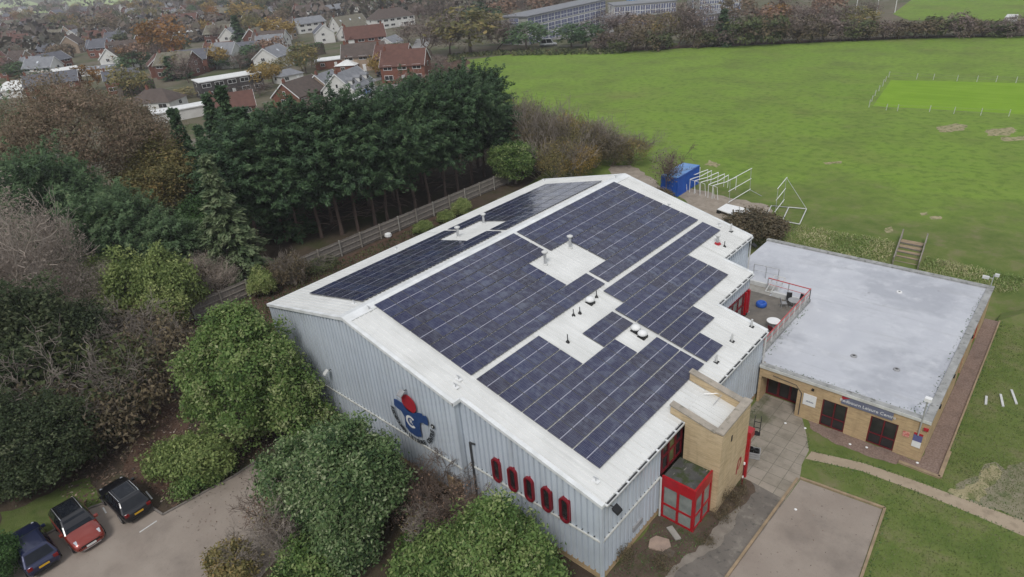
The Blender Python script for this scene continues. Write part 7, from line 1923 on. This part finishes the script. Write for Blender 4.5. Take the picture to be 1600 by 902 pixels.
town_houses = [(-557.5, 224.1, 0.62, 2), (-314.4, 262.5, 0.76, 2), (-127.1, 107.3, 0.51, 2), (-653.7, 268.5, 0.67, 3), (-833.9, 220.1, 2.14, 1), (-275.8, 103.3, 0.36, 2), (-429.5, 153.3, 0.87, 5), (-358.2, 111.9, 0.75, 1), (-112.2, 99.1, 0.62, 2), (-399.1, 115.2, 0.64, 1), (-1149.4, 266.7, 2.14, 1), (-372.9, 107.2, 0.82, 2), (-415.4, 90.6, 2.07, 3), (-432.2, 87.7, 0.76, 2), (-544.6, 200.7, 2.16, 3), (-609.0, 231.6, 0.56, 5), (-143.1, 108.7, 0.78, 0), (-290.0, 134.8, 0.48, 5), (-465.2, 122.6, 2.2, 0), (-400.6, 212.2, 0.6, 1), (-382.3, 143.3, 2.21, 2), (-289.5, 61.5, 2.02, 1), (-314.3, 166.6, 0.76, 3), (-293.5, 46.3, 0.52, 2), (-500.5, 86.1, 2.24, 1), (-512.7, 275.9, 2.16, 1), (-498.3, 234.3, 0.7, 5), (-314.2, 90.4, 0.63, 1), (-1121.5, 261.0, 2.08, 3), (-181.2, 99.0, 2.18, 3), (-590.4, 175.5, 0.64, 1), (-264.8, 128.4, 2.24, 3), (-857.8, 195.7, 0.86, 5), (-447.3, 178.2, 0.52, 2), (-328.3, 93.2, 0.77, 1), (-304.0, 105.1, 2.22, 2), (-330.7, 50.9, 1.99, 2), (-500.8, 144.7, 2.31, 1), (-228.1, 125.5, 0.68, 4), (-295.2, 168.6, 0.56, 2), (-309.0, 56.4, 0.4, 0), (-1226.9, 265.7, 0.82, 3), (-328.5, 119.3, 0.59, 2), (-343.9, 76.3, 0.41, 1), (-682.9, 221.9, 0.74, 2), (-698.6, 194.0, 2.26, 1), (-823.2, 243.4, 0.84, 1), (-431.4, 117.2, 2.11, 3), (-535.5, 101.1, 0.77, 5), (-851.3, 271.5, 2.1, 5), (-505.8, 221.1, 2.21, 1), (-665.0, 128.7, 0.51, 1), (-513.6, 89.1, 2.02, 5), (-1174.4, 269.9, 0.81, 4), (-535.2, 215.6, 2.1, 3), (-475.6, 92.7, 0.83, 2), (-697.0, 157.9, 0.63, 2), (-928.8, 197.1, 0.54, 1), (-1258.2, 295.2, 0.46, 2), (-574.8, 134.0, 2.24, 2), (-562.6, 266.9, 0.36, 2), (-581.8, 225.8, 0.69, 0), (-518.0, 138.2, 0.62, 2), (-429.6, 182.7, 0.72, 2), (-403.1, 226.0, 2.23, 3), (-419.7, 225.6, 2.06, 4), (-281.4, 161.9, 0.89, 4), (-309.6, 144.7, 2.05, 5), (-609.8, 136.8, 0.89, 1), (-204.1, 94.1, 0.41, 3), (-483.7, 260.1, 2.16, 2), (-449.7, 110.3, 0.63, 5), (-640.1, 274.8, 0.47, 0), (-562.2, 164.9, 0.64, 1), (-546.6, 145.0, 0.69, 2), (-206.3, 113.0, 0.78, 3), (-526.7, 249.8, 0.7, 1), (-563.2, 240.6, 2.0, 2), (-385.1, 115.6, 2.28, 4), (-400.8, 166.2, 0.76, 0), (-363.1, 135.5, 0.53, 2), (-625.5, 132.4, 2.23, 0), (-1188.7, 277.8, 0.62, 1), (-265.1, 52.8, 0.69, 3), (-711.9, 201.7, 0.58, 2), (-505.1, 118.1, 0.87, 0), (-477.1, 208.1, 2.13, 4), (-353.6, 266.3, 0.63, 4), (-796.7, 266.0, 0.78, 4), (-610.9, 172.8, 2.34, 5), (-668.9, 263.7, 2.12, 0), (-461.7, 264.3, 0.79, 4), (-251.4, 74.8, 2.24, 4), (-384.0, 223.6, 2.12, 2), (-912.8, 243.1, 0.68, 0), (-488.6, 175.8, 2.05, 1), (-490.8, 95.4, 0.86, 0), (-366.9, 230.0, 0.73, 4), (-1151.1, 280.9, 2.25, 0), (-1207.2, 254.5, 2.15, 4), (-982.2, 196.0, 0.65, 1), (-202.9, 76.2, 0.57, 5), (-357.4, 185.6, 2.33, 5), (-468.0, 225.4, 0.63, 5), (-633.6, 223.2, 0.61, 3), (-335.9, 264.2, 2.26, 4), (-771.8, 267.7, 1.96, 3), (-506.3, 177.0, 2.24, 4), (-259.4, 149.4, 2.09, 0), (-667.4, 239.0, 0.62, 0), (-713.7, 250.1, 2.22, 5), (-1061.6, 293.3, 0.74, 4), (-1441.9, 297.0, 1.99, 1), (-423.1, 133.4, 0.36, 4), (-1140.4, 255.7, 0.69, 4), (-752.3, 145.4, 0.8, 5), (-488.6, 201.4, 0.53, 3), (-549.6, 105.1, 1.98, 4), (-897.7, 284.8, 0.84, 1), (-733.1, 242.4, 1.96, 0), (-444.0, 233.3, 0.71, 1), (-380.7, 238.1, 0.6, 2), (-247.4, 130.0, 2.21, 5), (-278.1, 53.2, 0.47, 3), (-476.4, 137.6, 0.57, 5)]
for x, y, h, w, k, i in hr:
    FK['hedge'][i].plant(x, y, h, w*.72, HL[i], 'hedgerow bushes: '+HL[i].split(' hedgerow')[0])
for x, y, h, w, k, i in tr_:
    far(k, i, (x, y, h), w, NAMES[k][i % len(NAMES[k])]+' standing behind the far hedgerow', 'trees behind the hedgerow, '+NAMES[k][i % len(NAMES[k])])
for x, y, h, w, k, i in town_trees:
    far(k, i, (x, y, h), w, NAMES[k][i % len(NAMES[k])]+' between the scattered roofs of the town', 'town trees, '+NAMES[k][i % len(NAMES[k])])

# ------------------------------------------------------------------ houses
RM = {
    'brown': mat('tiles_brown', (.075, .058, .050), (.105, .08, .068), .8, rough=.85),
    'slate': mat('tiles_slate', (.085, .088, .105), (.12, .122, .14), .8, rough=.7),
    'grey': mat('tiles_grey', (.17, .175, .19), (.22, .225, .24), .8, rough=.75),
    'red': mat('tiles_red', (.095, .046, .036), (.13, .062, .048), .8, rough=.85),
    'olive': mat('tiles_olive', (.13, .12, .09), (.17, .155, .115), .8, rough=.85),
    'white': mat('felt_white', (.62, .62, .61), (.72, .72, .70), .8, rough=.6),
}
WM = {
    'brick': mat('house_brick', (.20, .082, .055), (.165, .070, .048), 1.5, rough=.9),
    'white': mat('house_render', (.66, .65, .62), (.58, .57, .54), .6, rough=.85),
    'tile': mat('hung_tile', (.15, .066, .05), (.12, .055, .042), 1.5, rough=.9),
    'buff': mat('house_buff', (.36, .27, .20), (.30, .23, .17), 1, rough=.9),
    'dark': mat('house_dark', (.05, .045, .045), (.07, .062, .06), 1, rough=.85),
}
def win_mesh(w, h):
    mb = MB()
    mb.box(-w/2, w/2, -.05, .06, 0, h, 0)
    n = 2 if w > 1 else 1
    for k in range(n):
        a, b2 = -w/2+.09+k*(w-.09)/n, -w/2+(k+1)*(w-.09)/n
        mb.box(a, b2, -.065, -.04, .1, h-.1, 1)
    return mb.mesh('window', [M['white'], M['glass_dark']])
WIN = {'n': win_mesh(1.5, 1.15), 'w': win_mesh(2.6, 1.2), 's': win_mesh(.8, 1.1)}
DOOR = MB().box(-.5, .5, -.06, .05, 0, 2.05).mesh('door', M['white'])
def house(label, x, y, rz, L=11, W=8, h=2.6, rh=2.6, roof='gable', rm='brown', wm='brick', ch=1, dorm=0, ww='n', sky=0, group=None, name='house', wins=True, bay=False):
    o = thing(name, label, 'house', (x, y, 0), rz, group)
    w = MB().box(-L/2, L/2, -W/2, W/2, 0, h)
    if roof == 'gable':
        for sx_ in (-L/2, L/2-.25):
            w.add([(sx_, -W/2, h), (sx_, W/2, h), (sx_, 0, h+rh), (sx_+.25, -W/2, h), (sx_+.25, W/2, h), (sx_+.25, 0, h+rh)], [(0, 2, 1), (3, 4, 5), (0, 3, 5, 2), (1, 2, 5, 4)])
    w.build('wall', WM[wm], o, local=True)
    e, t = .4, .16
    r = MB()
    k = rh/(W/2)
    if roof == 'gable':
        for s in (-1, 1):
            y1, z1 = s*(W/2+e), h-e*k
            q = [(-L/2-.3, y1, z1), (L/2+.3, y1, z1), (L/2+.3, 0, h+rh), (-L/2-.3, 0, h+rh)]
            q = q if s < 0 else [q[1], q[0], q[3], q[2]]
            r.hexa(q, [(a, b2, c_+t) for a, b2, c_ in q])
    elif roof == 'hip':
        i = W/2*.85
        B_ = [(-L/2-e, -W/2-e, h-.05), (L/2+e, -W/2-e, h-.05), (L/2+e, W/2+e, h-.05), (-L/2-e, W/2+e, h-.05)]
        Tt = [(-L/2+i, -.06, h+rh), (L/2-i, -.06, h+rh), (L/2-i, .06, h+rh), (-L/2+i, .06, h+rh)]
        r.hexa(B_, Tt)
    else:
        r.box(-L/2-.25, L/2+.25, -W/2-.25, W/2+.25, h, h+.25)
    ro = r.build('roof', RM[rm], o, local=True)
    if roof == 'gable' and wm != 'dark':
        for sx_ in (-L/2-.34, L/2+.3):
            bb = MB()
            for s in (-1, 1):
                bb.hexa([(sx_, s*(W/2+e), h-e*k-.12), (sx_+.05, s*(W/2+e), h-e*k-.12), (sx_+.05, 0, h+rh-.12), (sx_, 0, h+rh-.12)], [(sx_, s*(W/2+e), h-e*k+.2), (sx_+.05, s*(W/2+e), h-e*k+.2), (sx_+.05, 0, h+rh+.2), (sx_, 0, h+rh+.2)])
            bb.build('bargeboard', M['white'], o, local=True)
    for c_ in range(ch):
        cx_ = (-L/2+.8) if c_ == 0 else L/2-.9
        if roof == 'hip':
            cx_ *= .35
        MB().box(cx_-.35, cx_+.35, -.3, .3, h+rh*.55, h+rh+.9).box(cx_-.14, cx_+.14, -.14, .14, h+rh+.9, h+rh+1.15).build('chimney', WM['brick'], ro, local=True)
    if wins:
        fl = [0.95] if h < 4 else [.95, 3.35]
        n = max(2, int(L/3.6))
        for z in fl:
            for s in (-1, 1):
                for j in range(n):
                    xx = -L/2+L*(j+.5)/n
                    if z < 1 and j == n//2 and s < 0:
                        put('door', DOOR, o, (xx, s*W/2-.03, 0), 0)
                        continue
                    put('window', WIN[ww], o, (xx, s*(W/2+.012), z), 0 if s < 0 else PI)
        for s in (-1, 1):
            for z in fl:
                put('window', WIN['n'], o, (s*(L/2+.012), .8, z), PI/2 if s > 0 else -PI/2)
        if roof == 'gable' and h < 4 and rh > 2.3:
            for s in (-1, 1):
                put('window', WIN['s'], o, (s*(L/2+.012), 0, h+.35), PI/2 if s > 0 else -PI/2)
    for j in range(dorm):
        xx = -L/2+L*(j+.5)/dorm
        d = MB()
        zb = h+rh*.22
        for s in (-1,):
            y0_ = s*W/2*(1-.22)-.0
            d.box(xx-.8, xx+.8, y0_-.35, -.3, zb, zb+1.25)
            d.build('dormer', WM['white'], o, local=True)
            rr = MB()
            rr.hexa([(xx-1.0, y0_-.55, zb+1.2), (xx+1.0, y0_-.55, zb+1.2), (xx+1.0, .2, zb+1.2), (xx-1.0, .2, zb+1.2)], [(xx-.04, y0_-.5, zb+1.85), (xx+.04, y0_-.5, zb+1.85), (xx+.04, .3, zb+1.85), (xx-.04, .3, zb+1.85)])
            rr.build('dormer_roof', RM[rm], o, local=True)
            put('window', WIN['n'], o, (xx, y0_-.37, zb+.05), 0)
    for j in range(sky):
        xx = -L/2+L*(j+.5)/sky
        yy = -W/4
        zz = h+rh/2+t+.03
        a = math.atan(k)
        s_ = MB().box(-.4, .4, -.55, .55, 0, .06).build('skylight', mat('sky_glass', (.55, .58, .62), rough=.1) if 'sky_glass' not in bpy.data.materials else bpy.data.materials['sky_glass'], o, local=True, loc=(xx, yy, zz))
        s_.rotation_euler = (a, 0, 0)
    if bay:
        MB().box(-L/2+1, -L/2+3.4, -W/2-.9, -W/2-.02, 0, h-.1).build('bay', WM['white'], o, local=True)
        put('window', WIN['w'], o, (-L/2+2.2, -W/2-.93, .8), 0)
        MB().hexa([(-L/2+.7, -W/2-1.2, h-.1), (-L/2+3.7, -W/2-1.2, h-.1), (-L/2+3.7, -W/2+.3, h-.1), (-L/2+.7, -W/2+.3, h-.1)], [(-L/2+2.15, -W/2-1.0, h+1.2), (-L/2+2.25, -W/2-1.0, h+1.2), (-L/2+2.25, -W/2+1.5, h+1.2), (-L/2+2.15, -W/2+1.5, h+1.2)]).build('bay_roof', RM[rm], o, local=True)
    return o
HS = [
    ('red brick house with dark slate roof behind the huge rusty oak', (-207.05, 39.94), 1.150, dict(L=16, W=9, h=5.0, rh=2.8, rm='slate')),
    ('house with pale grey roof and white conservatory at the left edge', (-226.37, 34.48), 0.799, dict(L=12, W=8, h=2.6, rh=2.6, rm='white', wm='white', roof='hip')),
    ('brick house with dark slate roof and three white windows above the green hedge', (-193.51, 54.86), 1.215, dict(L=11, W=8, h=4.4, rh=2.4, rm='slate', ww='w')),
    ('bungalow with brown hipped roof and a white gable wall, next to the pale flat garages', (-150.23, 47.19), 0.609, dict(L=13, W=9, h=2.5, rh=3.0, rm='brown', wm='white', roof='hip', ww='w')),
    ('house with rows of white dormer windows along a long dark upper storey', (-150.40, 67.10), 1.360, dict(L=19, W=9, h=4.9, rh=.3, roof='flat', rm='white', wm='dark', ww='w', ch=0)),
    ('long low garage row with a pale flat roof below the hipped bungalow', (-131.00, 46.59), 1.381, dict(L=24, W=6, h=2.5, roof='flat', rm='white', wm='white', ch=0, wins=False)),
    ('house with a plain reddish brown roof half hidden by the cypresses', (-120.35, 52.58), 1.106, dict(L=11, W=9, h=2.6, rh=3.0, rm='red', wm='brick')),
    ('red brick twin gabled house with slate roof below the glowing orange tree', (-208.34, 83.58), 0.787, dict(L=14, W=9, h=4.9, rh=3.0, rm='slate', ww='n', bay=True)),
    ('red tiled house right of the twin gabled brick house', (-218.85, 99.31), 0.778, dict(L=12, W=9, h=4.6, rh=3.2, rm='red', wm='tile')),
    ('slate roofed brick house rightmost of the row of three brick houses', (-205.39, 102.96), 0.897, dict(L=13, W=9, h=4.6, rh=3.2, rm='slate', wm='brick')),
    ('white house with twin pointed gables and brown roof in the upper left', (-288.63, 90.21), 1.049, dict(L=14, W=9, h=4.6, rh=3.4, rm='brown', wm='white', dorm=3)),
    ('tall narrow brownish gabled house at the upper left', (-359.59, 91.48), 2.556, dict(L=13, W=9, h=4.8, rh=4.0, rm='brown', wm='buff')),
    ('low house with white roofs at the far left of the town', (-337.85, 63.57), 0.759, dict(L=17, W=8, h=2.8, rh=1.2, rm='white', wm='white', roof='hip', ch=0)),
    ('white glasshouse with bright panes between the roofs at left', (-253.98, 56.44), 1.631, dict(L=9, W=6, h=2.4, rh=1.6, rm='white', wm='white', ch=0, wins=False)),
    ('long white roofed shed cluttered with bright panes in the left gardens', (-250.47, 65.35), 0.901, dict(L=17, W=6, h=2.2, rh=.9, rm='grey', wm='white', ch=0, sky=4, wins=False)),
    ('dark flat roofed box house near the top left of the town', (-321.43, 132.82), 0.723, dict(L=12, W=9, h=5.4, roof='flat', rm='white', wm='dark', ch=0)),
    ('brown roofed house behind the flat roofed box house', (-355.52, 160.87), 1.927, dict(L=16, W=9, h=4.6, rh=3.2, rm='brown', wm='buff')),
    ('white house with dark windows behind the tall dark fir', (-319.64, 151.14), 1.991, dict(L=14, W=9, h=5.0, rh=2.6, rm='olive', wm='white', ww='w')),
    ('brick bungalow with white edged gable and dark roof above the conifer belt', (-116.87, 68.51), 1.931, dict(L=13, W=9, h=2.7, rh=3.4, rm='brown', wm='brick', ww='w')),
    ('grey slate house with three pointed dormers beside the driveway', (-110.67, 78.78), 2.025, dict(L=13, W=9.5, h=2.9, rh=3.9, rm='grey', wm='white', dorm=3, bay=True)),
    ('grey slate wing behind the dormer house', (-118.72, 77.34), 1.992, dict(L=9, W=8, h=2.8, rh=3.2, rm='grey', wm='buff')),
    ('brown hut with a wide white flat roof next to the clipped hedge', (-159.33, 108.01), 1.062, dict(L=14, W=9, h=2.7, roof='flat', rm='white', wm='brick', ch=0)),
    ('low house with many small white dormers and brown roof by the road', (-147.34, 111.44), 2.159, dict(L=16, W=9, h=2.6, rh=3.0, rm='brown', wm='white', dorm=4, sky=0)),
    ('white roofed extension between the hut and the many dormered house', (-144.22, 103.17), 2.153, dict(L=9, W=7, h=2.6, rh=1.6, rm='white', wm='brick', roof='hip')),
    ('large red tiled house with two gables and brick walls left of the road', (-185.26, 140.52), 1.029, dict(L=17, W=10, h=4.7, rh=4.2, rm='red', wm='brick', ww='w', bay=True, ch=2)),
    ('broad dark hipped house with a row of white windows at the road top', (-241.06, 198.31), 1.380, dict(L=24, W=12, h=4.8, rh=4.4, rm='brown', wm='white', roof='hip', ww='w')),
    ('white house with olive roof and two bright skylights', (-260.51, 186.93), 1.528, dict(L=19, W=10, h=2.8, rh=4.2, rm='olive', wm='white', sky=3)),
    ('white house with green brown roof and a row of skylights behind the red tiled house', (-221.40, 162.04), 1.801, dict(L=17, W=9, h=2.8, rh=3.6, rm='olive', wm='white', sky=5)),
    ('grey roofed white house with dark upper floor beside the golden twiggy tree', (-278.55, 175.45), 1.482, dict(L=17, W=10, h=4.8, rh=2.8, rm='grey', wm='white', ww='w')),
    ('plain white gable house left of the red tiled house', (-226.82, 149.69), 2.652, dict(L=12, W=9, h=4.6, rh=3.2, rm='slate', wm='white')),
    ('small white garden building left of the brick bungalow', (-149.19, 84.63), 1.503, dict(L=8, W=6, h=2.4, rh=1.6, rm='grey', wm='white', roof='hip', ch=0)),
    ('grey garage roof beside the dark hedges at the road', (-173.22, 143.05), 1.999, dict(L=10, W=7, h=2.5, rh=2.2, rm='grey', wm='white', ch=0)),
    ('long grey house with pale upper walls at the top of the town', (-348.01, 237.44), 1.772, dict(L=20, W=10, h=4.8, rh=2.6, rm='grey', wm='dark')),
    ('small orange brick gable in front of the two pointed firs', (-214.63, 74.16), 2.834, dict(L=9, W=7, h=4.4, rh=2.6, rm='red', wm='brick')),
    ('white eaved house far up behind the bare trees at the road top', (-313.12, 278.12), 1.580, dict(L=22, W=11, h=5, rh=4, rm='white', wm='white')),
]
for lb, p_, a, kw in HS:
    house(lb, p_[0], p_[1], a, **kw).scale = (.88, .88, .92)
FILL = [('brown', 'buff'), ('slate', 'brick'), ('red', 'brick'), ('grey', 'white'), ('brown', 'white'), ('olive', 'tile')]
FN = ('brown roofed buff house', 'slate roofed brick house', 'red roofed brick house', 'grey roofed white house', 'brown roofed white house', 'olive roofed tile hung house')
proto = {}
for x, y, a, k in town_houses:
    lb = FN[k]+' among the distant trees of the town'
    if k not in proto:
        proto[k] = house(lb, x, y, a, L=13, W=9, h=4.4, rh=3.2, rm=FILL[k][0], wm=FILL[k][1], ww='w', group='distant town houses, '+FN[k], sky=1 if k in (3, 4) else 0)
    else:
        o = copy_tree(proto[k])
        o.location = (x, y, 0)
        o.rotation_euler = (0, 0, a)
        s = rnd.uniform(.65, 1.0)
        o.scale = (s, s, rnd.uniform(.85, 1.1))
# clipped hedges of the gardens
def hedge(label, p, q, w, h, key='ivy'):
    a, b2 = Vector(p), Vector(q)
    L = (b2-a).length
    d = (b2-a).normalized()
    n = int(L*w*6+L*h*8)
    rng = np.random.default_rng(int(L*10))
    u, v, z = rng.uniform(0, L, n), rng.uniform(-w/2, w/2, n), rng.uniform(0.1, h, n)
    f = rng.random(n)
    z[f < .4] = h
    v[f > .6] = np.sign(v[f > .6])*w/2
    P_ = np.stack([a.x+d.x*u-d.y*v, a.y+d.y*u+d.x*v, z+rng.normal(size=n)*.08], 1)
    N = unit(rng.normal(size=(n, 3))+np.array([0, 0, .8]))
    V, FQ, Tt = quads(P_, N, .55, .6, rng, None, np.clip(.4+.18*rng.normal(size=n), 0, 1))
    o = thing('clipped_hedge', label, 'hedge', (0, 0, 0))
    put('leaves', np_mesh('leaves', V, FQ, Tt, [F[key]]), o)
    mb = MB()
    n_ = Vector((-d.y, d.x))*(w/2-.2)
    mb.hexa([(*(a-n_), 0), (*(b2-n_), 0), (*(b2+n_), 0), (*(a+n_), 0)], [(*(a-n_), h-.2), (*(b2-n_), h-.2), (*(b2+n_), h-.2), (*(a+n_), h-.2)])
    mb.build('core', M['bark'], o)
hedge('long dark clipped hedge in the gardens left of the brown hut', (-193.95, 108.81), (-193.49, 126.28), 4, 4.0)
hedge('bright green hedge in front of the three windowed slate house', (-182.57, 49.39), (-185.52, 59.79), 3, 3.2)
hedge('tall dark hedge behind the road corner, upper of two', (-162.92, 130.59), (-155.67, 135.11), 3, 3.4)
hedge('dark hedge by the road corner, lower of two', (-149.68, 120.60), (-143.96, 124.64), 2.5, 2.2)
# wall along the road corner and lamp
lamp = thing('street_lamp', 'slim pale street lamp at the road corner by the dark hedges', 'street lamp', (*(-144.21, 124.58), 0))
MB().tube([(0, 0, 0), (0, 0, 5.6)], [.1, .06], 8).build('column', M['pale_grey'], lamp, local=True)
MB().tube([(0, 0, 5.55), (-.6, -.3, 5.8), (-1.0, -.5, 5.75)], .05, 6).build('arm', M['pale_grey'], lamp, local=True)
MB().hexa([(-1.6, -.9, 5.62), (-1.0, -.6, 5.62), (-.9, -.4, 5.62), (-1.5, -.7, 5.62)], [(-1.6, -.9, 5.78), (-1.0, -.6, 5.84), (-.9, -.4, 5.84), (-1.5, -.7, 5.78)]).build('lamp_head', M['white'], lamp, local=True)
car('white car on the driveway before the grey dormer house', *(-104.07, 75.89), 1.705, P['white'], P['white'], pano=False)
car('pale blue car on the driveway behind the white car', *(-107.66, 81.53), 2.154, P['blue'], P['blue'], pano=False)
car('white car parked by the road hedge', *(-142.59, 117.57), 1.126, P['white'], P['white'], pano=False)
car('dark car on the side road near the driveway', *(-125.73, 101.51), 1.173, P['black'], P['black'], pano=False)
car('silver van parked beside the school behind the field', *(-112.47, 161.37), 0.673, P['silver'], P['silver'], L=5.8, W=2.0, H=2.45, rails=False, pano=False, name='parked_van', van=True)

# ------------------------------------------------------------------ school beyond the field
M['curtain_glass'] = mat('curtain_glass', (.10, .115, .20), (.20, .215, .30), .5, rough=.2, spec=.5)
M['school_panel'] = mat('school_panel', (.36, .36, .33), (.28, .28, .26), .4, rough=.7)
M['school_blue'] = mat('school_blue', (.03, .17, .45), (.04, .22, .5), 1, rough=.5)
def gwin(w, h, m):
    mb = MB()
    mb.box(-w/2, w/2, -.1, .04, 0, h, 0)
    for i in range(2):
        mb.box(-w/2+.12+i*w/2-.02*i, i*w/2-.06, -.13, -.09, .15, h*.42, 1)
        mb.box(-w/2+.12+i*w/2-.02*i, i*w/2-.06, -.13, -.09, h*.48, h-.15, 1)
    return mb.mesh('window', [M['white'], m])
def block(label, p, q, depth, h, storeys, nw, glass, name='school_block', wallm=None, flip=1):
    a, b2 = Vector(p), Vector(q)
    L = (b2-a).length
    rz = math.atan2((b2-a).y, (b2-a).x)
    o = thing(name, label, 'school building', (*((a+b2)/2), 0), rz)
    MB().box(-L/2, L/2, 0, depth, 0, h).build('wall', wallm or M['school_panel'], o, local=True)
    MB().box(-L/2-.4, L/2+.4, -.5, depth+.4, h, h+.4).build('roof', RM['grey'], o, local=True)
    sh = h/storeys
    wm_ = gwin(L/nw*.92, sh*.86, glass)
    for s in range(storeys):
        for i in range(nw):
            put('window', wm_, o, (-L/2+L*(i+.5)/nw, -.05, s*sh+sh*.07), 0)
    for s in range(storeys):
        for sx_ in (-1, 1):
            put('window', wm_, o, (sx_*(L/2+.05), depth/2, s*sh+sh*.07), PI/2*sx_)
    return o
block('long glazed three storey school block with white frames behind the field trees', (-121.02, 161.13), (-126.80, 216.35), 11, 9.0, 3, 13, M['curtain_glass'])
block('low white flat roofed school wing right of the glazed block', (-116.07, 202.24), (-106.49, 214.08), 12, 3.4, 1, 6, M['curtain_glass'], wallm=WM['white'])
block('second low white school wing behind the first one', (-136.08, 236.90), (-116.68, 255.30), 16, 4.6, 1, 12, M['curtain_glass'], wallm=WM['white'])
block('bright blue panelled school building at the top edge', (-160.92, 288.50), (-147.99, 299.12), 14, 6.5, 2, 6, M['school_blue'], wallm=M['school_blue'])
block('pale grey school building behind the bare trees at the top', (-103.50, 250.68), (-90.65, 263.97), 16, 6.5, 2, 9, M['curtain_glass'])
block('low pale school wing with a white roof partly hidden by the far field trees', (-85.04, 208.90), (-73.50, 220.25), 12, 3.8, 1, 8, M['curtain_glass'], wallm=WM['white'])
for (u_, lb) in (((-34.81, 246.93, 6.12), 'white goal post beyond the hedgerow, left of two'), ((-30.86, 254.35, 6.17), 'white goal post beyond the hedgerow, right of two'), ((-40.56, 243.20, 5.75), 'thin white pole beyond the hedgerow, left of the goal posts')):
    tag(MB().tube([(0, 0, 0), (0, 0, u_[2])], [.13, .1], 6).build('white_pole', M['white'], loc=(u_[0], u_[1], 0)), lb, 'pole')
tag(MB().lathe([(1.0, .5), (1.5, 1.4), (1.2, 2.1), (.2, 2.5)], n=9).build('covered_roller', M['pale_grey'], loc=(*(-22.68, 193.42), 0)), 'pale covered roller in front of the hedgerow', 'roller')
bx = MB().hexa([(-1.6, -1, 0), (1.6, -1, 0), (1.6, 1, 0), (-1.6, 1, 0)], [(-1.5, -.9, 2.0), (1.5, -.9, 2.0), (1.3, .9, 2.6), (-1.3, .9, 2.6)])
tag(bx.build('covered_heap', M['pale_grey'], loc=(*(6.26, 226.08), 0)), 'pale covered heap at the right end of the hedgerow', 'heap')

# ------------------------------------------------------------------ far woods (one mass) and the air
def far_woods():
    rng = np.random.default_rng(77)
    pts, sz, tn = [], [], []
    for _ in range(2600):
        d = 380+1900*rng.random()**1.4
        # bearings across the town and behind it
        az = math.radians(rng.uniform(-100, -22))
        x, y = cam_loc[0]+math.sin(az)*d, cam_loc[1]+math.cos(az)*d
        if x > -150-0.15*y and y > 190:
            if d < 520:
                continue
        if math.sin(x*.013+y*.009)+math.sin(x*.007-y*.015+1) < -.9:
            continue
        if az < math.radians(-70) and d > 640 and d < 1750 and rng.random() < .8:
            continue
        pts.append((x, y))
        sz.append(rng.uniform(.7, 1.5)*(5+d*.003))
        tn.append(np.clip(.45+.24*rng.normal(), 0, 1))
    C = np.array(pts)
    S = np.array(sz)
    per = 26
    n = len(C)
    D = unit(rng.normal(size=(n*per, 3)))
    D[:, 2] = np.abs(D[:, 2])
    Sx = np.repeat(S, per)[:, None]
    Pq = np.concatenate([np.repeat(C, per, 0), np.zeros((n*per, 1))], 1)+D*Sx*np.array([1, 1, 1.25])*rng.uniform(.7, 1.05, (n*per, 1))
    N = unit(D+rng.normal(size=(n*per, 3))*.6)
    V, FQ, Tt = quads(Pq, N, 1.0, .7, rng, None, np.clip(np.repeat(np.array(tn), per)+rng.normal(size=n*per)*.1, 0, 1))
    V = V.reshape(-1, 4, 3)
    ctr = V.mean(1, keepdims=True)
    V = (ctr+(V-ctr)*(np.repeat(S, per)*.42)[:, None, None]).reshape(-1, 3)
    m = foliage('far_woods', [(.045, .045, .03), (.085, .072, .05), (.12, .09, .07), (.14, .11, .095)], trans=0)
    stuff(put('far_woods', np_mesh('far_woods', V, FQ, Tt, [m])), 'wooded country fading into haze beyond the town', 'woods')
far_woods()
hz = MB().box(-4300, 1600, -800, 3300, -3.0, 36.0)
hm = bpy.data.materials.new('haze')
hm.use_nodes = True
hn = hm.node_tree
for n_ in list(hn.nodes):
    if n_.type != 'OUTPUT_MATERIAL':
        hn.nodes.remove(n_)
pv = hn.nodes.new('ShaderNodeVolumePrincipled')
pv.inputs['Color'].default_value = (.93, .93, .98, 1)
pv.inputs['Density'].default_value = 0.00026
hn.links.new(pv.outputs[0], hn.nodes['Material Output'].inputs['Volume'])
ho = hz.build('haze', hm)
stuff(ho, 'thin grey haze lying over the whole town and fields', 'haze')
